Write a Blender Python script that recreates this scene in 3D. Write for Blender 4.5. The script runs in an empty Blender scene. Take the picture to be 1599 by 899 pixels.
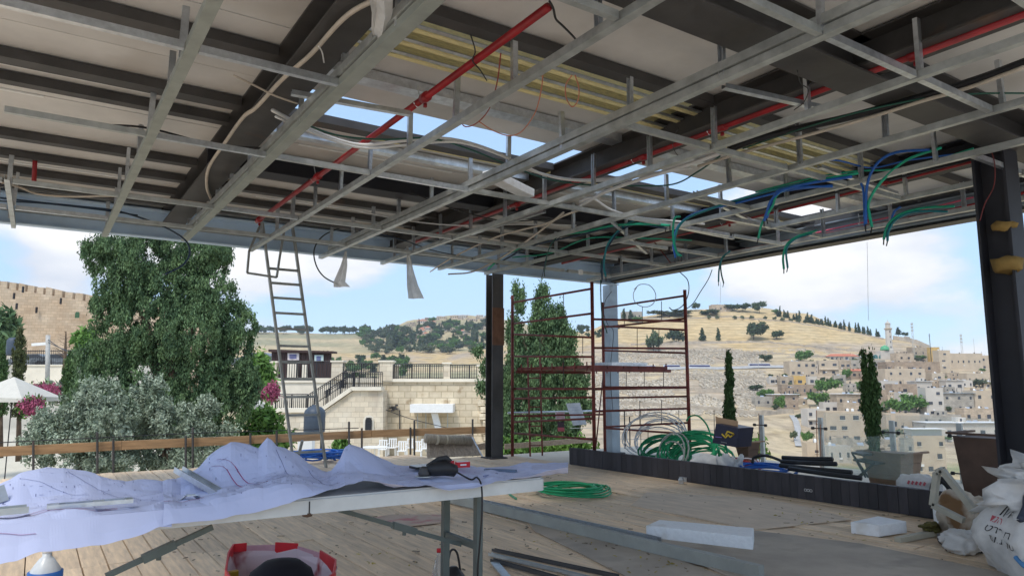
import bpy, math, random
import numpy as np
from mathutils import Vector, Matrix, noise
random.seed(7); RNG = np.random.default_rng(7)
sc = bpy.context.scene
COL = sc.collection
R_ = math.radians

# ------------------------------------------------------------------ camera
FPX = 1110.0; TH = math.atan(150/FPX); YAW = R_(33.6); H = 1.12
cam_d = bpy.data.cameras.new('camera'); cam = bpy.data.objects.new('camera', cam_d); COL.objects.link(cam)
cam_d.sensor_width = 36; cam_d.lens = FPX/1599*36; cam_d.clip_start = .05; cam_d.clip_end = 20000
cam.location = (0, 0, H); cam.rotation_euler = (R_(90)+TH, 0, -YAW)
sc.camera = cam

# ------------------------------------------------------------------ sky, sun, exposure
SUN_EL, SUN_AZ = 57, 238          # azimuth measured clockwise from +Y: behind the camera, to its left
w = bpy.data.worlds.new('World'); sc.world = w; w.use_nodes = True
nt = w.node_tree; nt.nodes.clear(); N = nt.nodes; L = nt.links
out = N.new('ShaderNodeOutputWorld'); bg = N.new('ShaderNodeBackground'); bg.inputs[1].default_value = .15
sky = N.new('ShaderNodeTexSky'); sky.sky_type = 'NISHITA'; sky.sun_disc = False
sky.sun_elevation = R_(SUN_EL); sky.sun_rotation = R_(SUN_AZ); sky.altitude = 700; sky.air_density = 1.0; sky.dust_density = 1.6; sky.ozone_density = 1.5
tc = N.new('ShaderNodeTexCoord')
sep = N.new('ShaderNodeSeparateXYZ'); L.new(tc.outputs['Generated'], sep.inputs[0])
mp = N.new('ShaderNodeMapping'); mp.inputs['Scale'].default_value = (1, 1, 2.6); mp.inputs['Location'].default_value = (3.1, .4, 0.2); L.new(tc.outputs['Generated'], mp.inputs[0])
n1 = N.new('ShaderNodeTexNoise'); n1.inputs['Scale'].default_value = 2.6; n1.inputs['Detail'].default_value = 9; n1.inputs['Roughness'].default_value = .55
L.new(mp.outputs[0], n1.inputs['Vector'])
def vdir(px, py):
    x = (px-799.5)/FPX; y = (449.5-py)/FPX
    fh = math.cos(TH)-y*math.sin(TH); z = math.sin(TH)+y*math.cos(TH)
    F = (math.sin(YAW), math.cos(YAW)); Rr = (math.cos(YAW), -math.sin(YAW))
    return Vector((x*Rr[0]+fh*F[0], x*Rr[1]+fh*F[1], z))
cover = n1.outputs[0]
# cloud banks where the photograph has them (directions on the sky dome), softened by the noise
for (px, py, rad, amt) in ((75, 435, .085, .16), (330, 420, .16, .12), (470, 450, .16, .15), (600, 425, .12, .09), (1380, 395, .17, .17), (1210, 400, .12, .12), (130, 380, .12, .05), (900, 500, .16, -.16), (660, 480, .12, -.14), (1400, 505, .14, -.16), (20, 385, .07, -.12), (780, 220, .5, -.12)):
    v = vdir(px, py).normalized()
    dist = N.new('ShaderNodeVectorMath'); dist.operation = 'DISTANCE'; L.new(tc.outputs['Generated'], dist.inputs[0]); dist.inputs[1].default_value = v
    mr = N.new('ShaderNodeMapRange'); mr.interpolation_type = 'SMOOTHSTEP'
    mr.inputs[1].default_value = 0; mr.inputs[2].default_value = rad; mr.inputs[3].default_value = amt; mr.inputs[4].default_value = 0
    L.new(dist.outputs['Value'], mr.inputs[0])
    ad = N.new('ShaderNodeMath'); ad.operation = 'ADD'; L.new(cover, ad.inputs[0]); L.new(mr.outputs[0], ad.inputs[1]); cover = ad.outputs[0]
cr = N.new('ShaderNodeValToRGB'); cr.color_ramp.elements[0].position = .50; cr.color_ramp.elements[1].position = .60
L.new(cover, cr.inputs[0])
cc = N.new('ShaderNodeValToRGB'); cc.color_ramp.elements[0].position = .5; cc.color_ramp.elements[1].position = .72
cc.color_ramp.elements[0].color = (.70, .74, .82, 1); cc.color_ramp.elements[1].color = (1, .99, .98, 1)
n2_ = N.new('ShaderNodeTexNoise'); n2_.inputs['Scale'].default_value = 7; n2_.inputs['Detail'].default_value = 8; L.new(mp.outputs[0], n2_.inputs['Vector'])
ma_ = N.new('ShaderNodeMath'); ma_.operation = 'MULTIPLY_ADD'; L.new(n2_.outputs[0], ma_.inputs[0]); ma_.inputs[1].default_value = .55; ma_.inputs[2].default_value = -.27
ms_ = N.new('ShaderNodeMath'); ms_.operation = 'ADD'; L.new(cover, ms_.inputs[0]); L.new(ma_.outputs[0], ms_.inputs[1])
L.new(ms_.outputs[0], cc.inputs[0])
cs = N.new('ShaderNodeVectorMath'); cs.operation = 'SCALE'; cs.inputs['Scale'].default_value = 4.7; L.new(cc.outputs[0], cs.inputs[0])
# thin haze veil lifts the blue
hz = N.new('ShaderNodeMixRGB'); hz.inputs[0].default_value = .62; L.new(sky.outputs[0], hz.inputs[1]); hz.inputs[2].default_value = (2.1, 3.15, 4.6, 1)
mx = N.new('ShaderNodeMixRGB'); L.new(cr.outputs[0], mx.inputs[0]); L.new(hz.outputs[0], mx.inputs[1]); L.new(cs.outputs[0], mx.inputs[2])
L.new(mx.outputs[0], bg.inputs[0]); L.new(bg.outputs[0], out.inputs[0])
sun_d = bpy.data.lights.new('sun', 'SUN'); sun = bpy.data.objects.new('sun', sun_d); COL.objects.link(sun)
sun_d.energy = 1.5; sun_d.angle = R_(14); sun_d.color = (1, .95, .87)
sd = Vector((math.sin(R_(SUN_AZ))*math.cos(R_(SUN_EL)), math.cos(R_(SUN_AZ))*math.cos(R_(SUN_EL)), math.sin(R_(SUN_EL))))
sun.rotation_euler = sd.to_track_quat('Z', 'Y').to_euler()
sc.view_settings.view_transform = 'Standard'; sc.view_settings.look = 'None'; sc.view_settings.gamma = 1; sc.view_settings.exposure = .80
sc.cycles.max_bounces = 8; sc.cycles.diffuse_bounces = 5; sc.cycles.use_denoising = True

# ------------------------------------------------------------------ pixel -> place helpers (measuring aids: every point gets its own real depth)
def _t(px, py, k, val, off=0.0):
    v = vdir(px, py); t = (val-off)/v[k]; return Vector((v[0]*t, v[1]*t, H+v[2]*t))
def PZ(px, py, z): return _t(px, py, 2, z, H)
def PX(px, py, x): return _t(px, py, 0, x)
def PY(px, py, y): return _t(px, py, 1, y)
FH = Vector((math.sin(YAW), math.cos(YAW), 0)); RT = Vector((math.cos(YAW), -math.sin(YAW), 0)); UP = Vector((0, 0, 1))
def PD(px, py, D):
    v = vdir(px, py); t = D/(v.dot(FH)); return Vector((v[0]*t, v[1]*t, H+v[2]*t))

# ------------------------------------------------------------------ materials
MATS = {}
def mat(name, col, rough=.75, metal=0, var=.25, scale=6, stretch=(1, 1, 1), col2=None, objvar=0, bump=0, spec=.4, isl=0, alpha=None, brick=None, detail=5, transmission=0, ior=1.45, spots=None):
    if name in MATS: return MATS[name]
    m = bpy.data.materials.new(name); MATS[name] = m; m.use_nodes = True
    t = m.node_tree; n = t.nodes; l = t.links; b = n['Principled BSDF']
    b.inputs['Roughness'].default_value = rough; b.inputs['Metallic'].default_value = metal; b.inputs['Specular IOR Level'].default_value = spec
    if alpha is not None: b.inputs['Alpha'].default_value = alpha
    if transmission: b.inputs['Transmission Weight'].default_value = transmission; b.inputs['IOR'].default_value = ior
    co = n.new('ShaderNodeTexCoord'); mp = n.new('ShaderNodeMapping'); mp.inputs['Scale'].default_value = stretch; l.new(co.outputs['Object'], mp.inputs[0])
    vec = mp.outputs[0]
    if objvar:
        oi = n.new('ShaderNodeObjectInfo'); av = n.new('ShaderNodeVectorMath'); av.operation = 'MULTIPLY_ADD'
        l.new(oi.outputs['Random'], av.inputs[0]); av.inputs[1].default_value = (37, 53, 71); l.new(vec, av.inputs[2]); vec = av.outputs[0]
    nz = n.new('ShaderNodeTexNoise'); nz.inputs['Scale'].default_value = scale; nz.inputs['Detail'].default_value = detail; nz.inputs['Roughness'].default_value = .6; l.new(vec, nz.inputs['Vector'])
    rp = n.new('ShaderNodeValToRGB'); rp.color_ramp.elements[0].position = .3; rp.color_ramp.elements[1].position = .7
    c2 = col2 or tuple(c*(1-var) for c in col); hi = tuple(min(1, c*(1+var*.4)) for c in col) if not col2 else col
    rp.color_ramp.elements[0].color = (*c2, 1); rp.color_ramp.elements[1].color = (*hi, 1); l.new(nz.outputs[0], rp.inputs[0])
    c = rp.outputs[0]
    if spots:
        s2 = n.new('ShaderNodeTexNoise'); s2.inputs['Scale'].default_value = spots[1]; s2.inputs['Detail'].default_value = 3; l.new(vec, s2.inputs['Vector'])
        r2 = n.new('ShaderNodeValToRGB'); r2.color_ramp.elements[0].position = spots[2]; r2.color_ramp.elements[1].position = spots[2]+.12; l.new(s2.outputs[0], r2.inputs[0])
        mm = n.new('ShaderNodeMixRGB'); l.new(r2.outputs[0], mm.inputs[0]); l.new(c, mm.inputs[1]); mm.inputs[2].default_value = (*spots[0], 1); c = mm.outputs[0]
    if brick:
        bw, bh, mort = brick
        geo = n.new('ShaderNodeNewGeometry'); 
        bm2 = n.new('ShaderNodeMapping'); l.new(co.outputs['Object'], bm2.inputs[0]); bm2.inputs['Rotation'].default_value = (R_(90), 0, 0)
        cx = n.new('ShaderNodeSeparateXYZ'); l.new(co.outputs['Object'], cx.inputs[0])
        sm = n.new('ShaderNodeVectorMath'); sm.operation = 'DOT_PRODUCT'; l.new(co.outputs['Object'], sm.inputs[0]); sm.inputs[1].default_value = (.833, -.553, 0)
        cb = n.new('ShaderNodeCombineXYZ'); l.new(sm.outputs['Value'], cb.inputs[0]); l.new(cx.outputs[2], cb.inputs[1])
        bt = n.new('ShaderNodeTexBrick'); bt.inputs['Scale'].default_value = 1; bt.inputs['Brick Width'].default_value = bw; bt.inputs['Row Height'].default_value = bh; bt.inputs['Mortar Size'].default_value = mort
        bt.inputs['Color1'].default_value = (.85, .83, .80, 1); bt.inputs['Color2'].default_value = (1.08, 1.05, 1.0, 1); bt.inputs['Mortar'].default_value = (.72, .68, .62, 1); bt.inputs['Bias'].default_value = .1
        l.new(cb.outputs[0], bt.inputs['Vector'])
        mm = n.new('ShaderNodeMixRGB'); mm.blend_type = 'MULTIPLY'; mm.inputs[0].default_value = 1; l.new(c, mm.inputs[1]); l.new(bt.outputs[0], mm.inputs[2]); c = mm.outputs[0]
    if objvar or isl:
        hs = n.new('ShaderNodeHueSaturation'); src = None
        if isl: g = n.new('ShaderNodeNewGeometry'); src = g.outputs['Random Per Island']; amt = isl
        else: src = oi.outputs['Random']; amt = objvar
        mr = n.new('ShaderNodeMapRange'); mr.inputs[3].default_value = 1-amt; mr.inputs[4].default_value = 1+amt*.8; l.new(src, mr.inputs[0]); l.new(mr.outputs[0], hs.inputs['Value']); l.new(c, hs.inputs['Color']); c = hs.outputs[0]
    l.new(c, b.inputs['Base Color'])
    if bump:
        bp = n.new('ShaderNodeBump'); bp.inputs['Strength'].default_value = bump; bp.inputs['Distance'].default_value = .02; l.new(nz.outputs[0], bp.inputs['Height']); l.new(bp.outputs[0], b.inputs['Normal'])
    return m

M = dict(
 plank=mat('deck_wood', (.84, .64, .43), .8, 0, .3, 5, (7, .7, 7), objvar=.13, bump=.25, spots=((.45, .35, .26), 3.0, .64), col2=(.55, .43, .31)),
 timber=mat('rail_timber', (.44, .27, .14), .75, 0, .35, 4, (.8, 8, 8), objvar=.08),
 oldwood=mat('grey_timber', (.40, .31, .23), .8, 0, .35, 5, (6, .8, 6), objvar=.1),
 dark_plank=mat('charcoal_plank', (.042, .037, .042), .6, 0, .3, 14, (1, 1, .2), objvar=.35),
 panel=mat('roof_panel_skin', (.68, .655, .625), .5, 0, .2, 1.4, spec=.35, objvar=.06, spots=((.46, .42, .38), .8, .62)),
 steel=mat('primed_steel', (.085, .08, .078), .55, .3, .35, 3, spots=((.17, .09, .05), 1.4, .68)),
 steel_dark=mat('dark_primer', (.03, .03, .038), .6, .1, .3, 2, spots=((.13, .06, .035), 1.6, .72)),
 steel_blue=mat('blue_grey_paint', (.31, .37, .42), .45, .2, .25, 3, spots=((.22, .26, .3), 1.5, .6)),
 fascia=mat('fascia_sheet', (.58, .74, .92), .45, .0, .2, 1.5),  # sky reflection put into the base colour as a diffuse blue
 galv=mat('galvanised', (.66, .69, .72), .33, .85, .25, 22, (1, 1, 1)),
 galv_d=mat('dull_galvanised', (.50, .52, .51), .42, .6, .3, 9),
 wool=mat('mineral_wool', (.92, .80, .42), .95, 0, .25, 18, (1, 5, 5), bump=.6),
 red=mat('red_pipe_paint', (.36, .010, .016), .4, 0, .4, 6, spec=.5, spots=((.20, .02, .02), 5, .6)),
 brown_red=mat('red_oxide_tube', (.20, .042, .032), .6, 0, .5, 9, spots=((.10, .05, .04), 5, .6)),
 white_foam=mat('white_foam', (.82, .83, .84), .9, 0, .08, 30, bump=.4, spots=((.66, .63, .58), 4, .66)),
 white=mat('white_plastic', (.82, .82, .80), .5, 0, .08, 6),
 cloudy=mat('thin_plastic_film', (.75, .75, .74), .4, 0, .2, 9, alpha=.7),
 black=mat('black_rubber', (.018, .018, .02), .5, 0, .2, 8),
 navy=mat('dark_blue_cable', (.012, .035, .075), .5, 0, .2, 8),
 blue=mat('blue_conduit', (.02, .13, .50), .5, 0, .2, 8),
 green=mat('green_hose', (.015, .30, .12), .45, 0, .25, 9, isl=.2),
 teal=mat('green_cable', (.01, .36, .22), .5, 0, .2, 8),
 dgreen=mat('dark_green_cable', (.02, .10, .07), .5, 0, .2, 8),
 beige_c=mat('beige_cable', (.55, .48, .40), .6, 0, .2, 8),
 white_c=mat('white_cable', (.74, .74, .73), .55, 0, .1, 8),
 orange_c=mat('orange_wire', (.62, .22, .12), .5, 0, .1, 8),
 paper=mat('drawing_paper', (.53, .57, .78), .8, 0, .07, 3),
 ink=mat('blue_grey_ink', (.12, .13, .30), .8), redink=mat('magenta_ink', (.45, .06, .20), .8),
 table=mat('grey_table_plastic', (.58, .60, .59), .6, 0, .15, 8), tleg=mat('grey_green_leg_paint', (.10, .125, .12), .5, .2),
 sack=mat('woven_white_sack', (.68, .67, .65), .7, 0, .3, 5, bump=.4, spots=((.50, .46, .40), 3, .62)), cardb=mat('cardboard', (.40, .27, .17), .85),
 print_d=mat('dark_printed_card', (.012, .013, .04), .4), yel=mat('yellow_print', (.65, .45, .04), .6), cherry=mat('red_print', (.62, .02, .03), .5),
 planter=mat('brown_planter', (.115, .068, .048), .7, 0, .3, 6, objvar=.15), planter2=mat('brown_planter_light', (.27, .18, .12), .7, 0, .3, 6),
 foam_y=mat('expanding_foam', (.27, .17, .05), .9, 0, .3, 12, bump=.6),
 tank=mat('blue_grey_tank', (.055, .075, .105), .5, 0, .15, 3),
 stone=mat('pale_limestone', (.72, .66, .55), .9, 0, .22, 1.1, spots=((.52, .45, .36), .8, .6), brick=(.50, .30, .012), col2=(.60, .52, .40)),
 rstone=mat('rough_limestone', (.76, .68, .53), .95, 0, .3, .9, brick=(.75, .38, .03), col2=(.50, .42, .30), bump=1, spots=((.42, .33, .22), 1.6, .62)),
 ashlar=mat('smooth_limestone', (.80, .73, .60), .9, 0, .12, 1.2),
 cwall=mat('city_wall_stone', (.62, .51, .39), .95, 0, .3, .35, spots=((.42, .33, .25), .25, .6), brick=(.75, .42, .02), col2=(.46, .33, .22)),
 iron=mat('dark_iron', (.03, .03, .035), .5, .3), glass_d=mat('dark_window', (.055, .06, .075), .25, 0, .4, 1, objvar=.4, spec=.6),
 canvas=mat('cream_canvas', (.60, .57, .50), .8, 0, .06), road=mat('grey_paving', (.42, .41, .39), .9, 0, .2, .4), sandstone=mat('dry_paving', (.60, .54, .44), .95, 0, .2, .6),
 flower=mat('bougainvillea', (.40, .09, .17), .7, 0, .3, 3, isl=.4), pole=mat('grey_concrete', (.48, .47, .44), .9),
 bark=mat('bark', (.13, .09, .06), .95, 0, .4, 5), tile=mat('red_roof_tile', (.56, .19, .11), .85, 0, .25, 1),
 sign_r=mat('red_sign_print', (.5, .10, .12), .6), dome=mat('green_dome', (.10, .40, .20), .5), tealwin=mat('teal_arch', (.07, .20, .20), .4),
 grave=mat('grave_stone', (.50, .43, .33), .95, 0, .25, .05, isl=.3), terrw=mat('terrace_wall_stone', (.50, .43, .34), .95, 0, .3, .3),
 bus=mat('bus_white', (.80, .82, .84), .35), busglass=mat('bus_glass', (.05, .05, .14), .3), car_g=mat('car_grey', (.20, .22, .24), .35), jug_b=mat('blue_label', (.03, .13, .42), .5),
 sheet=mat('grey_fibre_sheet', (.43, .37, .30), .8, 0, .25, 2.2, spots=((.32, .28, .23), 3, .55)), bright_g=mat('pale_grey_beam', (.33, .34, .31), .6, .2, .2, 5), leaf_dry=mat('dry_leaf', (.42, .33, .07), .9, isl=.4),
 pinkboard=mat('stained_board', (.55, .42, .33), .85, 0, .2, 7, spots=((.50, .20, .20), 5, .5)),
)
LEAF = dict(
 pine=mat('aleppo_needles', (.165, .25, .105), .75, 0, 0, 2.6, col2=(.055, .105, .055), isl=.35, spec=.2),
 olive=mat('olive_leaves', (.40, .46, .35), .7, 0, 0, 2, col2=(.17, .22, .14), isl=.4, spec=.3),
 cypress=mat('cypress_foliage', (.10, .17, .055), .8, 0, 0, 1.2, col2=(.05, .095, .035), isl=.35, spec=.2),
 brownc=mat('old_cypress_foliage', (.13, .15, .06), .8, 0, 0, 2.5, col2=(.07, .08, .035), isl=.35, spec=.2),
 bright=mat('bright_leaves', (.17, .30, .06), .7, 0, 0, .3, col2=(.08, .17, .045), isl=.35, spec=.2),
 far=mat('far_foliage', (.11, .155, .07), .85, 0, 0, .05, col2=(.055, .085, .045), objvar=.25, isl=.3, spec=.1),
 farg=mat('far_olive_foliage', (.17, .20, .11), .85, 0, 0, .05, col2=(.09, .12, .06), objvar=.25, isl=.3, spec=.1),
)

# ------------------------------------------------------------------ mesh helpers
class MB:
    def __init__(s): s.v = []; s.f = []; s.mi = []; s.cur = 0
    def add(s, vs, fs):
        o = len(s.v); s.v += [tuple(x) for x in vs]; s.f += [tuple(o+i for i in f) for f in fs]; s.mi += [s.cur]*len(fs); return s
    def obox(s, c, ax, ay, az):
        c = Vector(c); ax = Vector(ax)/2; ay = Vector(ay)/2; az = Vector(az)/2
        vs = [c+i*ax+j*ay+k*az for i, j, k in ((-1,-1,-1),(1,-1,-1),(1,1,-1),(-1,1,-1),(-1,-1,1),(1,-1,1),(1,1,1),(-1,1,1))]
        return s.add(vs, [(0,3,2,1),(4,5,6,7),(0,1,5,4),(1,2,6,5),(2,3,7,6),(3,0,4,7)])
    def box(s, x0, x1, y0, y1, z0, z1): return s.obox(((x0+x1)/2, (y0+y1)/2, (z0+z1)/2), (x1-x0, 0, 0), (0, y1-y0, 0), (0, 0, z1-z0))
    def bar(s, a, b, w, h, up=UP):
        a = Vector(a); b = Vector(b); d = b-a; sd = d.cross(Vector(up))
        if sd.length < 1e-6: sd = d.cross(Vector((1, 0, 0)))
        sd.normalize(); u = sd.cross(d).normalized()
        return s.obox((a+b)/2, d, sd*w, u*h)
    def chan(s, a, b, w, h, th=.004, up=UP):  # open U channel, web at the bottom
        a = Vector(a); b = Vector(b); d = b-a; sd = d.cross(Vector(up)).normalized(); u = sd.cross(d).normalized(); c = (a+b)/2
        s.obox(c-u*(h/2-th/2), d, sd*w, u*th)
        for k in (-1, 1):
            s.obox(c+sd*k*(w/2-th/2)+u*th/2, d, sd*th, u*(h-th))
        return s
    def ibeam(s, a, b, w, h, tf=.014, tw=.01):
        a = Vector(a); b = Vector(b); d = b-a
        up = UP if abs(d.normalized().z) < .9 else Vector((0, 1, 0))
        sd = d.cross(up).normalized(); u = sd.cross(d).normalized(); c = (a+b)/2
        s.obox(c+u*(h/2-tf/2), d, sd*w, u*tf); s.obox(c-u*(h/2-tf/2), d, sd*w, u*tf); s.obox(c, d, sd*tw, u*(h-2*tf)); return s
    def tube(s, pts, r, seg=6, smooth=True, caps=True):
        pts = [Vector(p) for p in pts]; n = len(pts)
        rs = r if isinstance(r, (list, tuple)) else [r]*n
        o = len(s.v); prev = None
        for i, p in enumerate(pts):
            t = (pts[min(i+1, n-1)]-pts[max(i-1, 0)])
            if t.length < 1e-9: t = Vector((0, 0, 1))
            t.normalize()
            if prev is None: a = t.cross(UP if abs(t.z) < .95 else Vector((1, 0, 0))).normalized()
            else:
                a = prev-t*prev.dot(t)
                if a.length < 1e-6: a = t.cross(UP)
                a.normalize()
            prev = a; b = t.cross(a)
            for k in range(seg):
                an = 2*math.pi*k/seg; s.v.append(tuple(p+(a*math.cos(an)+b*math.sin(an))*rs[i]))
        for i in range(n-1):
            for k in range(seg):
                k2 = (k+1) % seg; s.f.append((o+i*seg+k, o+i*seg+k2, o+(i+1)*seg+k2, o+(i+1)*seg+k)); s.mi.append(s.cur)
        if caps:
            s.f.append(tuple(o+k for k in range(seg))[::-1]); s.f.append(tuple(o+(n-1)*seg+k for k in range(seg))); s.mi += [s.cur]*2
        return s
    def lathe(s, c, prof, seg=16):
        c = Vector(c); o = len(s.v)
        for (r, z) in prof:
            for k in range(seg): an = 2*math.pi*k/seg; s.v.append((c.x+r*math.cos(an), c.y+r*math.sin(an), c.z+z))
        for i in range(len(prof)-1):
            for k in range(seg):
                k2 = (k+1) % seg; s.f.append((o+i*seg+k, o+i*seg+k2, o+(i+1)*seg+k2, o+(i+1)*seg+k)); s.mi.append(s.cur)
        s.f.append(tuple(o+k for k in range(seg))[::-1]); s.f.append(tuple(o+(len(prof)-1)*seg+k for k in range(seg))); s.mi += [s.cur]*2
        return s
    def prism(s, poly, ext):   # poly: 3D points, ext: vector
        n = len(poly); ext = Vector(ext); vs = [Vector(p) for p in poly]+[Vector(p)+ext for p in poly]
        return s.add(vs, [tuple(range(n))[::-1], tuple(range(n, 2*n))]+[(i, (i+1) % n, n+(i+1) % n, n+i) for i in range(n)])
    def grid(s, rows, thick=None):
        nr = len(rows); nc = len(rows[0]); o = len(s.v)
        for r in rows: s.v += [tuple(p) for p in r]
        for i in range(nr-1):
            for j in range(nc-1): s.f.append((o+i*nc+j, o+i*nc+j+1, o+(i+1)*nc+j+1, o+(i+1)*nc+j)); s.mi.append(s.cur)
        return s
    def build(s, name, m, parent=None, smooth=False):
        org = org_of(parent)
        me = bpy.data.meshes.new(name); me.from_pydata([(x-org[0], y-org[1], z-org[2]) for x, y, z in s.v], [], s.f)
        for q in (m if isinstance(m, (list, tuple)) else [m]): me.materials.append(q)
        if isinstance(m, (list, tuple)): me.polygons.foreach_set('material_index', s.mi)
        if smooth: me.polygons.foreach_set('use_smooth', [True]*len(s.f))
        me.update(); o = bpy.data.objects.new(name, me); COL.objects.link(o)
        if parent: o.parent = parent
        return o
ORG = {}
def org_of(p):
    x = y = z = 0
    while p is not None: x += p.location[0]; y += p.location[1]; z += p.location[2]; p = p.parent
    return (x, y, z)
def tag(o, label=None, cat=None, group=None, kind=None):
    if label: o['label'] = label
    if cat: o['category'] = cat
    if group: o['group'] = group
    if kind: o['kind'] = kind
    return o
def thing(name, label, cat, loc=(0, 0, 0), group=None):
    o = bpy.data.objects.new(name, None); COL.objects.link(o); o.location = loc; o.empty_display_size = .2
    return tag(o, label, cat, group)
def dup(o, loc=None, parent=None, rz=None, sc_=None):
    c = o.copy(); COL.objects.link(c)
    if parent: c.parent = parent
    if loc is not None: c.location = loc
    if rz is not None: c.rotation_euler = (0, 0, rz)
    if sc_ is not None: c.scale = sc_
    for ch in o.children: dup(ch, parent=c)
    return c
def arc(pts, n=8):      # Catmull-Rom
    P = [Vector(p) for p in pts]; P = [P[0]*2-P[1]]+P+[P[-1]*2-P[-2]]; o = []
    for i in range(1, len(P)-2):
        for k in range(n):
            t = k/n; a, b, c, d = P[i-1], P[i], P[i+1], P[i+2]
            o.append(.5*((2*b)+(-a+c)*t+(2*a-5*b+4*c-d)*t*t+(-a+3*b-3*c+d)*t**3))
    o.append(P[-2]); return o
def npmesh(name, verts, nquad, m, parent=None):
    org = org_of(parent); verts = verts-np.array(org)
    me = bpy.data.meshes.new(name); me.vertices.add(len(verts)); me.vertices.foreach_set('co', verts.astype(np.float32).ravel())
    me.loops.add(nquad*4); me.loops.foreach_set('vertex_index', np.arange(nquad*4, dtype=np.int32))
    me.polygons.add(nquad); me.polygons.foreach_set('loop_start', np.arange(0, nquad*4, 4, dtype=np.int32))
    try: me.polygons.foreach_set('loop_total', np.full(nquad, 4, dtype=np.int32))
    except Exception: pass
    me.materials.append(m); me.update(calc_edges=True); o = bpy.data.objects.new(name, me); COL.objects.link(o)
    if parent: o.parent = parent
    return o
def leaf_quads(C, size, up=.5, asp=2.6):
    n = len(C); d = RNG.normal(size=(n, 3)); d[:, 2] += up*2; d /= np.linalg.norm(d, axis=1)[:, None]
    e = RNG.normal(size=(n, 3)); s = np.cross(d, e); s /= np.linalg.norm(s, axis=1)[:, None]
    sz = (size*RNG.uniform(.6, 1.4, n))[:, None]; a = d*sz*asp/2; b = s*sz/2
    return np.stack([C-a-b*.3, C-a*.1+b, C+a+b*.15, C-a*.1-b], 1).reshape(-1, 3)
def crown(lobes, ntuft, per, tuft, size, m, parent, name='crown', up=.6, inner=.55, tz=1.6):
    """lobes: (centre, rx, ry, rz); tufts of leaf quads spread through each lobe, denser near its skin"""
    lob = [(np.array(c, float), np.array((a, b, d), float)) for c, a, b, d in lobes]
    wts = np.array([(r[0]*r[1]+r[1]*r[2]+r[0]*r[2]) for _, r in lob]); wts /= wts.sum(); T = []
    for (c, r), k in zip(lob, (wts*ntuft).astype(int)+1):
        d = RNG.normal(size=(k, 3)); d /= np.linalg.norm(d, axis=1)[:, None]
        T.append(c+d*r*(RNG.uniform(inner, 1.06, k)[:, None]))
    T = np.concatenate(T); ts = tuft*RNG.uniform(.6, 1.3, len(T))
    C = np.repeat(T, per, 0); S = np.repeat(ts, per)[:, None]*np.array((1, 1, tz))
    C = C+RNG.normal(size=C.shape)*S*.42
    v = leaf_quads(C, size, up); return npmesh(name, v, len(C), m, parent)

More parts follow.
